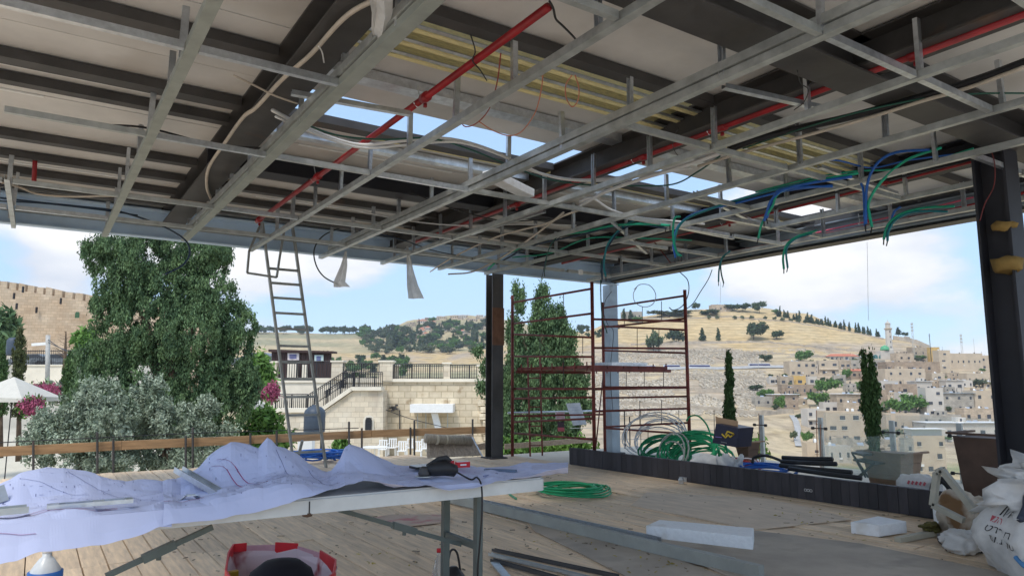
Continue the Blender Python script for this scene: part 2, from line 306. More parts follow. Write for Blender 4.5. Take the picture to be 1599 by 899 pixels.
# ------------------------------------------------------------------ terrain
HC = 449.5
def row2z(row, D): return H+D*math.tan(TH+math.atan((HC-row)/FPX))
RV = lambda D, r: ('r', D, r)
def prof(*a): return [(p[1], row2z(p[2], p[1])) if p[0] == 'r' else p for p in a]
PROF = {
 -3500: [(0, -3.2), (12, -3.2), (60, -2), (150, 3), (3000, 3), (6000, 5)],
 -300: prof((0, -3.2), (14, -3.2), (34, -2.9), (50, -1), RV(62, 600), RV(80, 575), RV(108, 545), (130, 8), (3000, 8), (6000, 10)),
 200: prof((0, -3.2), (14, -3.2), (34, -2.9), (50, -1), RV(62, 600), RV(80, 580), RV(108, 552), (130, 8), (3000, 8), (6000, 10)),
 380: prof((0, -3.2), (14, -3.2), (40, -3.0), (60, -3), (200, -30), RV(420, 640), RV(620, 592), RV(850, 562), RV(1050, 540), RV(1350, 517), (1800, 90), (6000, 10)),
 500: prof((0, -3.2), (14, -3.2), (45, -3.0), (70, -4), (200, -35), RV(420, 640), RV(620, 600), RV(850, 568), RV(1050, 545), RV(1350, 520), (1800, 90), (6000, 10)),
 590: prof((0, -3.2), (14, -3.2), (45, -3.0), (70, -5), (200, -38), RV(420, 640), RV(620, 600), RV(850, 570), RV(1050, 545), RV(1350, 519), (1800, 90), (6000, 10)),
 650: prof((0, -3.2), (14, -3.2), (45, -3.0), (70, -5), (200, -38), RV(420, 640), RV(620, 600), RV(850, 568), RV(1050, 545), RV(1350, 498), (1800, 130), (6000, 10)),
 720: prof((0, -3.2), (14, -3.2), (45, -3.0), (70, -5), (200, -38), RV(420, 640), RV(620, 600), RV(850, 568), RV(1050, 542), RV(1350, 490), (1800, 130), (6000, 10)),
 800: prof((0, -3.2), (14, -3.2), (40, -4.0), (70, -8), (200, -38), RV(420, 640), RV(620, 595), RV(850, 562), RV(1050, 535), RV(1350, 498), (1800, 110), (6000, 10)),
 900: prof((0, -3.4), (12, -3.6), (30, -6), (70, -14), (200, -35), RV(300, 660), RV(420, 615), RV(540, 575), RV(680, 545), RV(860, 517), (1300, 60), (6000, 10)),
 970: prof((0, -3.4), (12, -3.8), (30, -7), (70, -16), (150, -30), RV(220, 715), RV(300, 672), RV(400, 625), RV(520, 585), RV(640, 550), RV(820, 494), (1300, 60), (6000, 10)),
 1100: prof((0, -3.4), (12, -4), (30, -8), (70, -17), (150, -29), RV(200, 735), RV(280, 688), RV(380, 630), RV(500, 582), RV(640, 545), RV(840, 481), (1300, 60), (6000, 10)),
 1180: prof((0, -3.4), (12, -4), (30, -8), (70, -17), (120, -21), RV(170, 745), RV(260, 690), RV(360, 645), RV(480, 592), RV(640, 545), RV(840, 477), (1300, 60), (6000, 10)),
 1250: prof((0, -3.4), (12, -4), (30, -8), (70, -17), (120, -22), RV(170, 750), RV(260, 700), RV(360, 650), RV(480, 595), RV(640, 545), RV(820, 486), (1300, 50), (6000, 10)),
 1310: prof((0, -3.4), (12, -4), (30, -8), (70, -17), (120, -22), RV(170, 755), RV(260, 700), RV(360, 650), RV(480, 600), RV(640, 553), RV(800, 506), (1300, 30), (6000, 10)),
 1400: prof((0, -3.4), (12, -4), (30, -8), (70, -17), (120, -22), RV(170, 760), RV(260, 705), RV(360, 650), RV(480, 600), RV(620, 560), RV(760, 529), (1300, 10), (6000, 10)),
 1500: prof((0, -3.4), (12, -4), (30, -8), (70, -17), (120, -22), RV(170, 765), RV(260, 710), RV(360, 655), RV(480, 605), RV(600, 570), RV(720, 552), (1300, 0), (6000, 10)),
 1620: prof((0, -3.4), (12, -4), (30, -8), (70, -17), (120, -22), RV(170, 770), RV(260, 710), RV(360, 660), RV(480, 612), RV(600, 580), RV(700, 566), (1300, 0), (6000, 10)),
 5200: [(0, -3.4), (12, -4), (30, -8), (100, -25), (400, -20), (900, 10), (6000, 10)],
}
PK = sorted(PROF)
def zcol(k, D):
    p = PROF[k]
    for (a, za), (b, zb) in zip(p, p[1:]):
        if D <= b: return za+(zb-za)*(D-a)/(b-a)
    return p[-1][1]
def terr(px, D):
    for a, b in zip(PK, PK[1:]):
        if px <= b:
            t = max(0, (px-a)/(b-a)); t = t*t*(3-2*t) if b-a < 1000 else t
            return zcol(a, D)*(1-t)+zcol(b, D)*t
    return zcol(PK[-1], D)
def tpt(px, D, dz=0):
    zz = terr(px, D); zc = D*math.cos(TH)+(zz-H)*math.sin(TH)
    p = FH*D+RT*((px-799.5)/FPX*zc); return Vector((p.x, p.y, zz+dz))
def zrow(z, D):
    zc = D*math.cos(TH)+(z-H)*math.sin(TH); yc = -D*math.sin(TH)+(z-H)*math.cos(TH); return HC-FPX*yc/zc
def ground_at(px, row, Dmin=100):
    D = Dmin; last = None
    while D < 1500:
        if zrow(terr(px, D), D) <= row: return tpt(px, D), D
        D *= 1.006
    return tpt(px, 1350 if px < 850 else 760), (1350 if px < 850 else 760)

def lerpc(a, b, t): t = max(0, min(1, t)); return tuple(x+(y-x)*t for x, y in zip(a, b))
pxs = [-3500, -2600, -1900, -1400, -1000, -700, -500]+list(range(-300, 1700, 12))+[1760, 1850, 2000, 2300, 2800, 3500, 4300, 5200]
Ds = [0.5, 4, 8, 12, 16, 22, 28, 34, 40, 50, 60, 70, 80, 95, 108, 130]+[150*1.028**i for i in range(0, 92)]+[2200, 3000, 4500, 6000]
tm = MB(); cols = []
GOLD = (.60, .44, .23); GREY = (.47, .38, .28); STRAW = (.58, .46, .28); PAVE = (.60, .55, .45); FARG = (.36, .33, .20); GRN = (.20, .25, .11)
for i, D in enumerate(Ds):
    for px in pxs:
        p = tpt(px, D); nse = noise.noise(Vector((p.x*.01, p.y*.01, 3))); n2 = noise.noise(Vector((p.x*.035, p.y*.035, 9)))
        if D > 150: p.z += nse*D*.002+n2*D*.0012
        rr = zrow(p.z, D)
        if px > 850:
            if D < 100: c = STRAW
            elif D < 230: c = lerpc(STRAW, GRN, .25+n2*1.2)
            elif rr > 552: c = lerpc(GREY, STRAW, .3+nse+n2*.5)
            elif rr > 535: c = lerpc(GREY, GOLD, .4+n2*2+nse)
            else: c = lerpc(GOLD, STRAW, .3+n2)
        elif D < 60: c = PAVE
        elif px < 250: c = PAVE if D < 140 else STRAW
        elif D < 850: c = lerpc(STRAW, FARG, .4+nse*2)
        elif D < 1000: c = lerpc(GOLD, GREY, .2+n2*2)
        else: c = lerpc(FARG, STRAW, .35+nse*2)
        tm.v.append(tuple(p)); cols.append((*c, 1))
W_ = len(pxs)
for i in range(len(Ds)-1):
    for j in range(W_-1): tm.f.append((i*W_+j, i*W_+j+1, (i+1)*W_+j+1, (i+1)*W_+j)); tm.mi.append(0)
mg = bpy.data.materials.new('hillside_ground'); mg.use_nodes = True
t_ = mg.node_tree; b_ = t_.nodes['Principled BSDF']; b_.inputs['Roughness'].default_value = .95; b_.inputs['Specular IOR Level'].default_value = .1
at = t_.nodes.new('ShaderNodeVertexColor'); at.layer_name = 'soil'
cn = t_.nodes.new('ShaderNodeTexCoord'); mp3 = t_.nodes.new('ShaderNodeMapping'); mp3.inputs['Scale'].default_value = (1, 1, 5); t_.links.new(cn.outputs['Object'], mp3.inputs[0])
nn = t_.nodes.new('ShaderNodeTexNoise'); nn.inputs['Scale'].default_value = .09; nn.inputs['Detail'].default_value = 10; nn.inputs['Roughness'].default_value = .7; t_.links.new(mp3.outputs[0], nn.inputs['Vector'])
rr_ = t_.nodes.new('ShaderNodeValToRGB'); rr_.color_ramp.elements[0].position = .35; rr_.color_ramp.elements[1].position = .65; rr_.color_ramp.elements[0].color = (.68, .68, .68, 1); rr_.color_ramp.elements[1].color = (1.12, 1.12, 1.1, 1); t_.links.new(nn.outputs[0], rr_.inputs[0])
# terraces: faint darker contour bands
sx = t_.nodes.new('ShaderNodeSeparateXYZ'); t_.links.new(cn.outputs['Object'], sx.inputs[0])
wv = t_.nodes.new('ShaderNodeTexWave'); wv.wave_type = 'BANDS'; wv.bands_direction = 'Z'; wv.inputs['Scale'].default_value = .085; wv.inputs['Distortion'].default_value = 2.2; wv.inputs['Detail'].default_value = 4; t_.links.new(cn.outputs['Object'], wv.inputs['Vector'])
r3 = t_.nodes.new('ShaderNodeValToRGB'); r3.color_ramp.elements[0].position = .03; r3.color_ramp.elements[1].position = .16; r3.color_ramp.elements[0].color = (.76, .74, .71, 1); r3.color_ramp.elements[1].color = (1, 1, 1, 1); t_.links.new(wv.outputs[0], r3.inputs[0])
m1 = t_.nodes.new('ShaderNodeMixRGB'); m1.blend_type = 'MULTIPLY'; m1.inputs[0].default_value = 1; t_.links.new(at.outputs[0], m1.inputs[1]); t_.links.new(rr_.outputs[0], m1.inputs[2])
m2 = t_.nodes.new('ShaderNodeMixRGB'); m2.blend_type = 'MULTIPLY'; m2.inputs[0].default_value = .8; t_.links.new(m1.outputs[0], m2.inputs[1]); t_.links.new(r3.outputs[0], m2.inputs[2])
t_.links.new(m2.outputs[0], b_.inputs['Base Color'])
g = tm.build('ground', mg, smooth=True); tag(g, kind='structure')
ca = g.data.color_attributes.new('soil', 'FLOAT_COLOR', 'POINT'); ca.data.foreach_set('color', np.array(cols, dtype=np.float32).ravel())
b = MB(); e = 7000
b.add([tuple(-RT*e-UP*3.3+FH*.4), tuple(RT*e-UP*3.3+FH*.4), tuple(RT*e-FH*e-UP*3.3), tuple(-RT*e-FH*e-UP*3.3)], [(0, 3, 2, 1)])
tag(b.build('ground', M['sandstone']), kind='structure')

# ================================================================== STRUCTURE: deck, canopy, ceiling grid
XR = 8.27; YF = 9.27; XL = -1.0; YN = .2; ZR = 3.2
# --- deck
bd = MB(); bd.box(-2.6, 6.34, .0, 10.55, -.28, -.14); tag(bd.build('deck', M['oldwood']), kind='structure')
deck = COL.objects['deck']
for yj in (1.0, 2.33, 3.7, 5.27, 6.6, 8.05, 9.4):
    b = MB(); b.box(-2.58, 6.32, yj-.05, yj+.05, -.139, -.036); b.build('joist', M['oldwood'], deck)
bd = MB(); bd.box(6.345, 9.6, .4, 10.2, -.30, -.05); tag(bd.build('terrace', M['sandstone']), kind='structure')
bd = MB(); bd.box(-2.6, 9.6, 10.25, 10.54, -3.3, -.305); tag(bd.build('wall', M['stone'], deck), kind='stuff')
PW = .145; k = 0
x = -2.58
while x < 6.33:
    yend = 10.6 if x < 5.1 else 9.75
    cuts = [.02]
    y = .02+random.uniform(.6, 2.2)
    row = int((x+3)/PW)
    if x < 3.2: cuts = [.02, 2.35+.35*(row % 2), 5.28+(.0 if x < 1.4 else .55*((row//3) % 2)), 8.1+random.uniform(-.6, .6)]
    else: cuts = [.02, random.choice((2.7, 3.4, 1.8)), 6.1 if x < 4.6 else random.choice((5.0, 6.8, 5.9)), random.uniform(8, 8.8)]
    cuts.append(yend)
    for a, c in zip(cuts, cuts[1:]):
        if c-a < .2: continue
        if c < 1.0: continue
        if -.05 < x < .1 and a < 5 < c+.5: c = min(c, 5.0)   # missing piece under the table
        b = MB(); dz = random.uniform(-.004, .003); tl = random.uniform(-.004, .004)
        g_ = random.choice((.006, .007, .009, .014))
        vs = [(x+g_/2, a+.004, -.032), (x+PW-g_/2, a+.004, -.032), (x+PW-g_/2, c-.004, -.032), (x+g_/2, c-.004, -.032),
              (x+g_/2, a+.004, dz), (x+PW-g_/2, a+.004, dz+tl), (x+PW-g_/2, c-.004, dz), (x+g_/2, c-.004, dz+tl)]
        b.add(vs, [(0,3,2,1),(4,5,6,7),(0,1,5,4),(1,2,6,5),(2,3,7,6),(3,0,4,7)])
        b.build('plank', M['plank'], deck)
    x += PW
# --- canopy frame
can = thing('steel_canopy', 'large unfinished steel canopy roof over the wooden deck, with open sky gap', 'canopy', (0, 0, 0))
for (cx, cy, z1, m, hb) in ((5.93, 9.42, 2.84, 'steel', .2), (8.32, 9.40, 2.84, 'steel_blue', .2), (6.24, 2.44, 2.99, 'steel_dark', .235)):
    b = MB()
    if m == 'steel_blue': b.box(cx-.09, cx+.09, cy-.09, cy+.09, -.05, z1)
    else: b.ibeam((cx, cy, -.05), (cx, cy, z1), hb, hb, .02, .014)
    col = b.build('column', M[m], can)
    b = MB(); b.box(cx-.15, cx+.15, cy-.15, cy+.15, -.048 if cx > 6.4 else .002, -.03 if cx > 6.4 else .02); b.build('base_plate', M['steel'], col)
    if cx == 5.93:
        b = MB(); b.box(cx-.105, cx+.107, cy-.112, cy-.101, 1.72, 2.3); b.build('rust_patch', mat('rust', (.20, .10, .06), .85, 0, .5, 6), col)
    if cy < 3:
        for i, (zz, s) in enumerate(((2.33, .06), (2.03, .13))):
            b = MB(); vs = []
            b.lathe((cx-.085, cy-.06, zz-s/2), [(.04, 0), (.07+s*.2, s*.15), (.08+s*.2, s*.8), (.03, s)], 12)
            for i_, v in enumerate(b.v):
                n_ = noise.noise(Vector(v)*14)*.03+noise.noise(Vector(v)*40)*.012; b.v[i_] = (min(v[0], cx+.04)+n_, v[1]+n_, v[2]+n_)
            b.build('foam_patch', M['foam_y'], col, True)
# main beams along Y (running away) and along X
for x0, wd, m in ((1.22, .24, 'steel'), (4.05, .22, 'steel'), (6.55, .22, 'steel_dark')):
    b = MB(); b.ibeam((x0, YN, 3.09), (x0, YF-.05, 3.09), wd, .2); b.build('beam', M[m], can)
b = MB(); b.ibeam((XL, 2.30, 3.07), (XR-.1, 2.30, 3.07), .26, .24); b.build('beam', M['steel'], can)
b = MB(); b.ibeam((1.1, 6.45, 3.085), (XR-.1, 6.45, 3.085), .2, .17); b.build('beam', M['steel_dark'], can)
b = MB(); b.ibeam((XR-.12, YN, 3.0), (XR-.12, YF-.1, 3.0), .2, .22); b.build('beam', M['steel_blue'], can)
# purlins along X
PURL = [(.5, 'steel', .10), (1.35, 'steel', .10), (3.33, 'steel', .10), (4.32, 'galv', .13), (5.27, 'steel', .13), (5.66, 'galv', .09), (6.98, 'steel', .10), (7.6, 'steel', .10), (8.2, 'steel', .10), (8.75, 'steel', .1)]
for (yy, m, wd) in PURL:
    segs = ((XL, 1.1), (1.34, 3.93), (4.17, 6.43), (6.67, XR-.22))
    for a, c in segs:
        mm = m
        if m == 'galv' and a < 1: mm = 'steel'
        b = MB(); b.box(a, c, yy-wd/2, yy+wd/2, 3.125, 3.129); b.box(a, c, yy-wd/2, yy-wd/2+.004, 3.129, 3.19); b.box(a, c, yy+wd/2-.004, yy+wd/2, 3.129, 3.19)
        b.build('purlin', M[mm], can)
# roof panels, sky gap between 4.84 and 5.16 beyond X = 1.34, and open trapezoidal sheets with mineral wool
bands = [(YN, .7), (.71, 1.46), (1.47, 2.47), (2.48, 3.44), (4.02, 4.82), (5.5, 6.0), (6.01, 7.0), (7.01, 8.0), (8.01, YF)]
for (a, c) in bands:
    for s0, s1 in ((XL, 1.335), (1.34, 4.04), (4.045, 6.4), (6.405, XR)):
        b = MB(); b.box(s0, s1, a+.004, c-.004, ZR, ZR+.1); b.build('roof_panel', M['panel'], can)
        if random.random() < .75 and a > 2:
            b = MB(); q0 = random.uniform(s0+.1, s0+.6); q1 = min(s1, q0+random.uniform(.7, 1.6)); b.box(q0, q1, a-.012, a+.014, ZR-.012, ZR-.002); b.build('seam_strip', M['white'], can)
for s0, s1 in ((XL, 1.335), (6.405, XR)):
    b = MB(); b.box(s0, s1, 3.445, 4.015, ZR+.001, ZR+.1); b.build('roof_panel', M['panel'], can)
b = MB(); b.box(XL, 1.335, 4.825, 5.495, ZR+.001, ZR+.1); b.build('roof_panel', M['panel'], can)
for s0, s1 in ((1.34, 4.04), (4.045, 6.4)):
    for j in range(3):
        y0 = 3.50+j*.18
        b = MB(); b.box(s0, s1, y0+.03, y0+.07, ZR-.05, ZR+.066); b.build('wool_strip', M['wool'], can)
        b = MB(); b.box(s0, s1, y0-.01, y0+.028, ZR-.044, ZR-.038); b.box(s0, s1, y0+.072, y0+.16, ZR+.052, ZR+.058); b.box(s0, s1, y0+.10, y0+.11, ZR+.0, ZR+.05)
        b.build('sheet_rib', M['galv'], can)
    b = MB(); b.box(s0, s1, 3.45, 4.015, ZR+.12, ZR+.15); b.build('roof_panel', M['panel'], can)
# yellow wool edges at the rims of the gap
for s0, s1 in ((2.2, 4.0), (4.4, 6.3), (6.7, 7.9)):
    b = MB(); b.box(s0, s1, 5.345, 5.40, ZR-.06, ZR-.012); b.build('wool_strip', M['wool'], can)
# fascia
b = MB(); b.box(XL, XR+.06, YF, YF+.02, 2.83, 3.33); b.box(XL, XR+.06, YF-.10, YF-.002, 2.828, 2.842); b.box(XL, XR-.3, YF-.14, YF-.004, 3.14, 3.16); b.build('fascia', M['fascia'], can)
b = MB(); b.box(XL, XR, YF-.02, YF-.003, 2.975, 2.99); b.build('fascia_joint', M['galv_d'], can)
b = MB(); b.box(XR+.04, XR+.06, YN, YF-.002, 2.86, 3.33); b.box(XR-.15, XR+.038, YN, YF-.12, 2.858, 2.87); b.build('fascia', M['steel'], can)
b = MB(); b.box(XL-.02, XL, YN, YF, 2.86, 3.33); b.build('fascia', M['fascia'], can)
b = MB(); b.box(-.475, -.46, 8.3, 9.1, 2.6, 3.18); b.build('edge_trim', M['panel'], can)

# --- suspended ceiling grid of galvanised channels
cg = thing('ceiling_grid', 'suspended grid of galvanised steel channels hanging under the canopy roof', 'ceiling frame', (0, 0, 2.78))
ZG = 2.78
CAR = [(-.32, 7.0, 9.2, .04, 0), (.53, .3, 9.18, .06, 1), (1.33, .2, 8.95, .075, 1), (2.14, .2, 9.2, .05, 0), (3.05, .2, 9.22, .055, 0), (3.92, .2, 9.2, .045, 0), (4.82, .2, 9.2, .045, 0), (5.62, .2, 9.2, .045, 0), (6.48, 1.2, 4.75, .04, 0), (7.4, .8, 8.9, .05, 0)]
gm = mat('green_grey_galv', (.36, .385, .35), .5, .35, .2, 6)
for (x0, a, c, wd, k) in CAR:
    b = MB(); b.chan((x0, a, ZG+.02), (x0, c, ZG+.02), wd, .045); b.build('carrier', gm if k else M['galv_d'], cg)
    if x0 in (1.33, 3.05):  # doubled main runner above
        b = MB(); b.chan((x0-.0, a, ZG+.075), (x0-.0, c-.4, ZG+.075), wd+.025, .05); b.build('carrier', M['galv_d'], cg)
CX = [c[0] for c in CAR]
for yy, xa, xb in ((1.87, 2.14, 4.82), (2.3, .53, 2.14), (3.31, 3.05, 6.48), (3.72, -.6, 1.33), (3.1, 1.33, 1.34), (5.24, -.6, 7.4), (7.12, -.6, 7.4), (8.2, -.6, 5.62), (1.2, 3.05, 5.62), (4.3, 4.82, 5.62), (4.7, 5.62, 7.4), (2.35, 5.62, 7.4), (6.2, 5.62, 7.4), (8.3, 5.62, 7.4)):
    xs = [xa]+[c for c in CX if xa+.1 < c < xb-.1]+[xb]
    for a, c in zip(xs, xs[1:]):
        if c-a < .1: continue
        b = MB(); b.chan((a+.035, yy, ZG+.021), (c-.035, yy, ZG+.021), .035, .04); b.build('cross_channel', M['galv_d'] if random.random() < .6 else M['galv'], cg)
hb = MB(); hb.box(-.016, .016, -.012, -.009, 0, .30); hb.box(-.018, -.015, -.012, .014, 0, .30); hb.box(.015, .018, -.012, .014, 0, .30)
proto = None
for (x0, a, c, wd, k) in CAR:
    y = 1.82 if x0 != 1.33 else 1.6
    while y < c-.1:
        if y > a+.1:
            if proto is None:
                hb.v = [(q[0]+x0, q[1]+y, q[2]+ZG+.02) for q in hb.v]
                me_o = hb.build('hanger', M['galv'], cg); me_o.data.transform(Matrix.Translation((-x0, -y, -.02))); me_o.location = (x0, y, .02); proto = me_o
            else:
                h_ = proto.copy(); COL.objects.link(h_); h_.parent = cg; h_.location = (x0+random.uniform(-.03, .03), y+random.uniform(-.06, .06), .02); h_.rotation_euler = (random.uniform(-.03, .03), random.uniform(-.03, .03), random.choice((0, 0, math.pi/2)))
                h_.scale = (1, 1, random.uniform(.92, 1.12))
        y += .70
# --- red sprinkler pipes
def pipe(label, pts, r, couplings=(), m='red'):
    t = thing('sprinkler_pipe', label, 'pipe', pts[0], 'red sprinkler pipes under the roof')
    b = MB(); b.tube(pts, r, 10); b.build('tube', M[m], t, True)
    a = Vector(pts[0]); c = Vector(pts[-1])
    for f in couplings:
        p = a.lerp(c, f); d = (c-a).normalized()
        b = MB(); b.tube([p-d*.035, p-d*.033, p+d*.033, p+d*.035], [r*1.1, r*1.5, r*1.5, r*1.1], 10); b.bar(p-UP*.02-Vector((0, 0, r)), p-UP*.045-Vector((0, 0, r)), .02, .02); b.build('coupling', M[m], t, True)
        b = MB(); q = p+d*.12; b.tube([q+Vector((-r-.004, 0, 0)), q+Vector((0, 0, -r-.004)), q+Vector((r+.004, 0, 0)), q+Vector((0, 0, r+.1))], .004, 5); b.build('clip', M['galv'], t)
    return t
pipe('thick red sprinkler pipe ending near the ladder top, left of the open sky gap', [(2.0, 2.68, 2.99), (2.0, 8.36, 2.99)], .023, (.24, .62, .98))
pipe('long red sprinkler pipe crossing the middle of the ceiling to the top right corner', [(4.05, .3, 2.985), (4.05, 8.45, 2.985)], .022, (.2, .37, .47, .7))
pipe('thinner red sprinkler pipe hung along the right hand beam behind the cable loops', [(6.38, 1.2, 2.99), (6.62, 5.0, 2.99), (6.72, 8.7, 2.99)], .017, (.3, .55))
pipe('red sprinkler pipe close to the right hand roof edge', [(7.75, 1.6, 2.99), (8.0, 3.6, 2.96), (8.02, 8.6, 2.96)], .015, (.4,))
pipe('short upright red pipe stub near the far left edge of the ceiling', [PY(53, 285, 7.6), PY(56, 222, 7.6)], .02, ())
# thin red branch bracing
b = MB(); b.tube([PX(1022, 378, 7.0), PX(1047, 410, 7.0)], .008, 5); tag(b.build('brace_rod', M['brown_red']), 'short rusty red diagonal rod hanging below the right hand pipe', 'rod')

# ================================================================== FOREGROUND
# --- folding table
TX0, TX1, TY0, TY1, TZ = -.85, 1.79, 2.43, 2.86, .74
tb = thing('folding_table', 'long grey plastic folding table covered with crumpled building drawings', 'table', (.5, 2.65, 0))
b = MB()
def rrect(x0, x1, y0, y1, z, r=.04, n=4):
    P = []
    for cx, cy, a0 in ((x1-r, y1-r, 0), (x0+r, y1-r, 90), (x0+r, y0+r, 180), (x1-r, y0+r, 270)):
        for i in range(n+1): a = R_(a0+90*i/n); P.append(Vector((cx+r*math.cos(a), cy+r*math.sin(a), z)))
    return P
b.prism(rrect(TX0, TX1, TY0, TY1, TZ-.052), (0, 0, .046)); b.prism(rrect(TX0+.006, TX1-.006, TY0+.006, TY1-.006, TZ-.006), (0, 0, .006))
b.build('table_top', M['table'], tb)
for lx in (1.50, -.62):
    for ly in (2.50, 2.77):
        b = MB(); b.box(lx-.014, lx+.014, ly-.014, ly+.014, .02, TZ-.053); l_ = b.build('leg', M['tleg'], tb)
        b = MB(); b.box(lx-.018, lx+.018, ly-.018, ly+.018, .003, .03); b.build('foot_cap', M['black'], l_)
    for z_ in (.475, .12): b = MB(); b.box(lx-.010, lx+.010, 2.515, 2.755, z_, z_+.025); b.build('crossbar', M['tleg'], tb)
for a, c in ((PY(528, 795, 2.66), Vector((1.49, 2.62, .475))), (PY(332, 822, 2.6), PY(165, 899, 2.6))):
    b = MB(); b.bar(a, c, .02, .016); br = b.build('diagonal_brace', M['tleg'], tb)
    b = MB(); mid = a.lerp(c, .52); b.bar(mid-(c-a).normalized()*.05, mid+(c-a).normalized()*.05, .03, .026); b.lathe(mid-UP*.026, [(.008, 0), (.008, .014)], 8); b.build('brace_lock', M['tleg'], br)
b = MB(); hp = PY(483, 800, 2.428); b.lathe(hp-Vector((0, -.02, .018)), [(.002, 0), (.016, .004), (.02, .016)], 10); b.build('hinge', mat('hinge_brown', (.10, .06, .04)), tb)
b = MB(); b.box(hp.x-.002, hp.x+.002, TY0-.002, TY0+.01, TZ-.05, TZ-.01); b.build('hinge_seam', M['black'], tb)

# --- crumpled drawings
def sheet(name, label, cols, nrm_seed, marks, crumple=.013):
    """cols: (px, back row, front row, mid lift)"""
    n = 90; rows = [[] for _ in range(26)]
    xs = np.linspace(cols[0][0], cols[-1][0], n); P = np.array(cols, float)
    for px in xs:
        br = np.interp(px, P[:, 0], P[:, 1]); fr = np.interp(px, P[:, 0], P[:, 2]); lf = np.interp(px, P[:, 0], P[:, 3])
        A = PY(px, br, 2.86-.06*max(0, (px-650)/235)); B = PY(px, fr, 2.395)
        if px > 640: A.z = max(A.z, TZ+.004); B.z = max(B.z, TZ-.03)
        for j in range(26):
            v = j/25; x = A.x+(B.x-A.x)*v; y = A.y+(B.y-A.y)*v
            zt = TZ+.004+lf
            if v < .35: t = v/.35; t = t*t*(3-2*t); z = A.z*(1-t)+zt*t
            elif v < .86: z = zt
            else: t = (v-.86)/.14; z = zt*(1-t)+B.z*t; z = zt+(B.z-zt)*t*t*(1.6-.6*t)
            q = Vector((x*5, y*5, nrm_seed)); k = (1-abs(noise.noise(q))*3)*.8+abs(noise.noise(q*2.9+Vector((4, 1, 0))))*1.1
            z += crumple*(k-.35)*(1 if v < .9 else .6)
            if TY0-.0 < y < TY1: z = max(z, TZ+.003)
            rows[j].append(Vector((x, y, z)))
    b = MB(); b.grid(rows); s_ = b.build(name, M['paper'], None, False); tag(s_, label, 'drawing')
    so = s_.modifiers.new('t', 'SOLIDIFY'); so.thickness = .0006
    def at(u, v):
        i = max(0, min(.9999, u))*(n-1); j = max(0, min(.9999, v))*25; i0, j0 = int(i), int(j); fi, fj = i-i0, j-j0
        a = rows[j0][i0].lerp(rows[j0][min(i0+1, n-1)], fi); c = rows[min(j0+1, 25)][i0].lerp(rows[min(j0+1, 25)][min(i0+1, n-1)], fi); return a.lerp(c, fj)+Vector((0, -.0008, .0022))
    for mname, mm, lines, wd in marks:
        b = MB()
        for ln in lines:
            pts = []
            for (u0, v0), (u1, v1) in zip(ln, ln[1:]):
                k = max(2, int(math.hypot(u1-u0, v1-v0)*60)); pts += [at(u0+(u1-u0)*i/k, v0+(v1-v0)*i/k) for i in range(k+1)]
            for p, q in zip(pts, pts[1:]):
                d = q-p
                if d.length < 1e-5: continue
                s = Vector((-d.y, d.x, 0)); s = (s.normalized() if s.length > 1e-6 else Vector((0, 1, 0)))*wd/2
                b.add([p-s, p+s, q+s, q-s], [(0, 1, 2, 3)])
        o = b.build(mname, mm, s_); tag(o, kind='stuff')
    return s_, at
def scrib(n, u0, u1, v0, v1, ln=.05):
    r = random.Random(n); L_ = []
    for _ in range(n):
        u = r.uniform(u0, u1); v = r.uniform(v0, v1)
        if r.random() < .5: L_.append([(u, v), (u+r.uniform(.2, 1)*ln, v)])
        else: L_.append([(u, v), (u, v+r.uniform(.2, 1)*ln*.7)])
    return L_
red1 = [[(-.0, .86), (.35, .80), (.62, .79), (.80, .74)], [(0, .80), (.3, .76), (.6, .74), (.8, .70)], [(0, .95), (.3, .93), (.5, .95)], [(.1, .66), (.13, .72), (.12, .8), (.08, .85)]]
sheet('building_drawing', 'crumpled bluish drawing covering the left half of the table, humped at the back',
      [(-160, 780, 905, .0), (-60, 770, 890, .0), (0, 757, 880, 0), (30, 740, 874, .0), (60, 733, 864, .004), (100, 731, 857, .012), (130, 737, 855, .01), (160, 746, 851, .0), (200, 748, 842, 0), (245, 748, 826, 0), (268, 750, 823, .006)], 1.3,
      [('red_pen_lines', M['redink'], red1, .0035), ('printed_lines', M['ink'], scrib(240, .02, .95, .05, .75, .022)+[[(.05, .2), (.3, .12)], [(.45, .1), (.7, .3)], [(.62, .05), (.95, .5)]], .0016)])
s2, at2 = sheet('building_drawing', 'large crumpled drawing with tall folded peaks, on the right half of the table',
      [(254, 750, 825, .008), (266, 748, 823, .006), (280, 747, 820, 0), (300, 738, 815, .004), (325, 712, 811, .01), (345, 695, 808, .018), (362, 687, 805, .02), (385, 694, 802, .025), (402, 700, 800, .03), (412, 688, 798, .03), (420, 681, 796, .035), (430, 694, 793, .04), (445, 700, 788, .045), (470, 716, 780, .04), (500, 732, 772, .02), (515, 736, 767, .015), (530, 722, 762, .022), (538, 700, 759, .03), (548, 690, 756, .035), (565, 695, 753, .04), (590, 706, 751, .03), (615, 722, 752, .012), (640, 729, 757, .004), (700, 728, 763, 0), (760, 728, 757, 0), (820, 728, 745, 0), (860, 727.5, 735, 0), (887, 727, 728.5, 0)], 5.7,
      [('red_pen_lines', M['redink'], [[(.12, .15), (.16, .22), (.22, .45), (.24, .62)], [(.13, .12), (.18, .2), (.24, .42), (.26, .6)], [(0, .8), (.05, .76), (.1, .77)]], .004), ('printed_lines', M['ink'], scrib(300, .0, .95, .05, .9, .03)+scrib(260, .2, .42, .3, .8, .016)+[[(.2, .5), (.35, .62)], [(.28, .1), (.34, .6)], [(.36, .2), (.42, .7)]], .0017)])
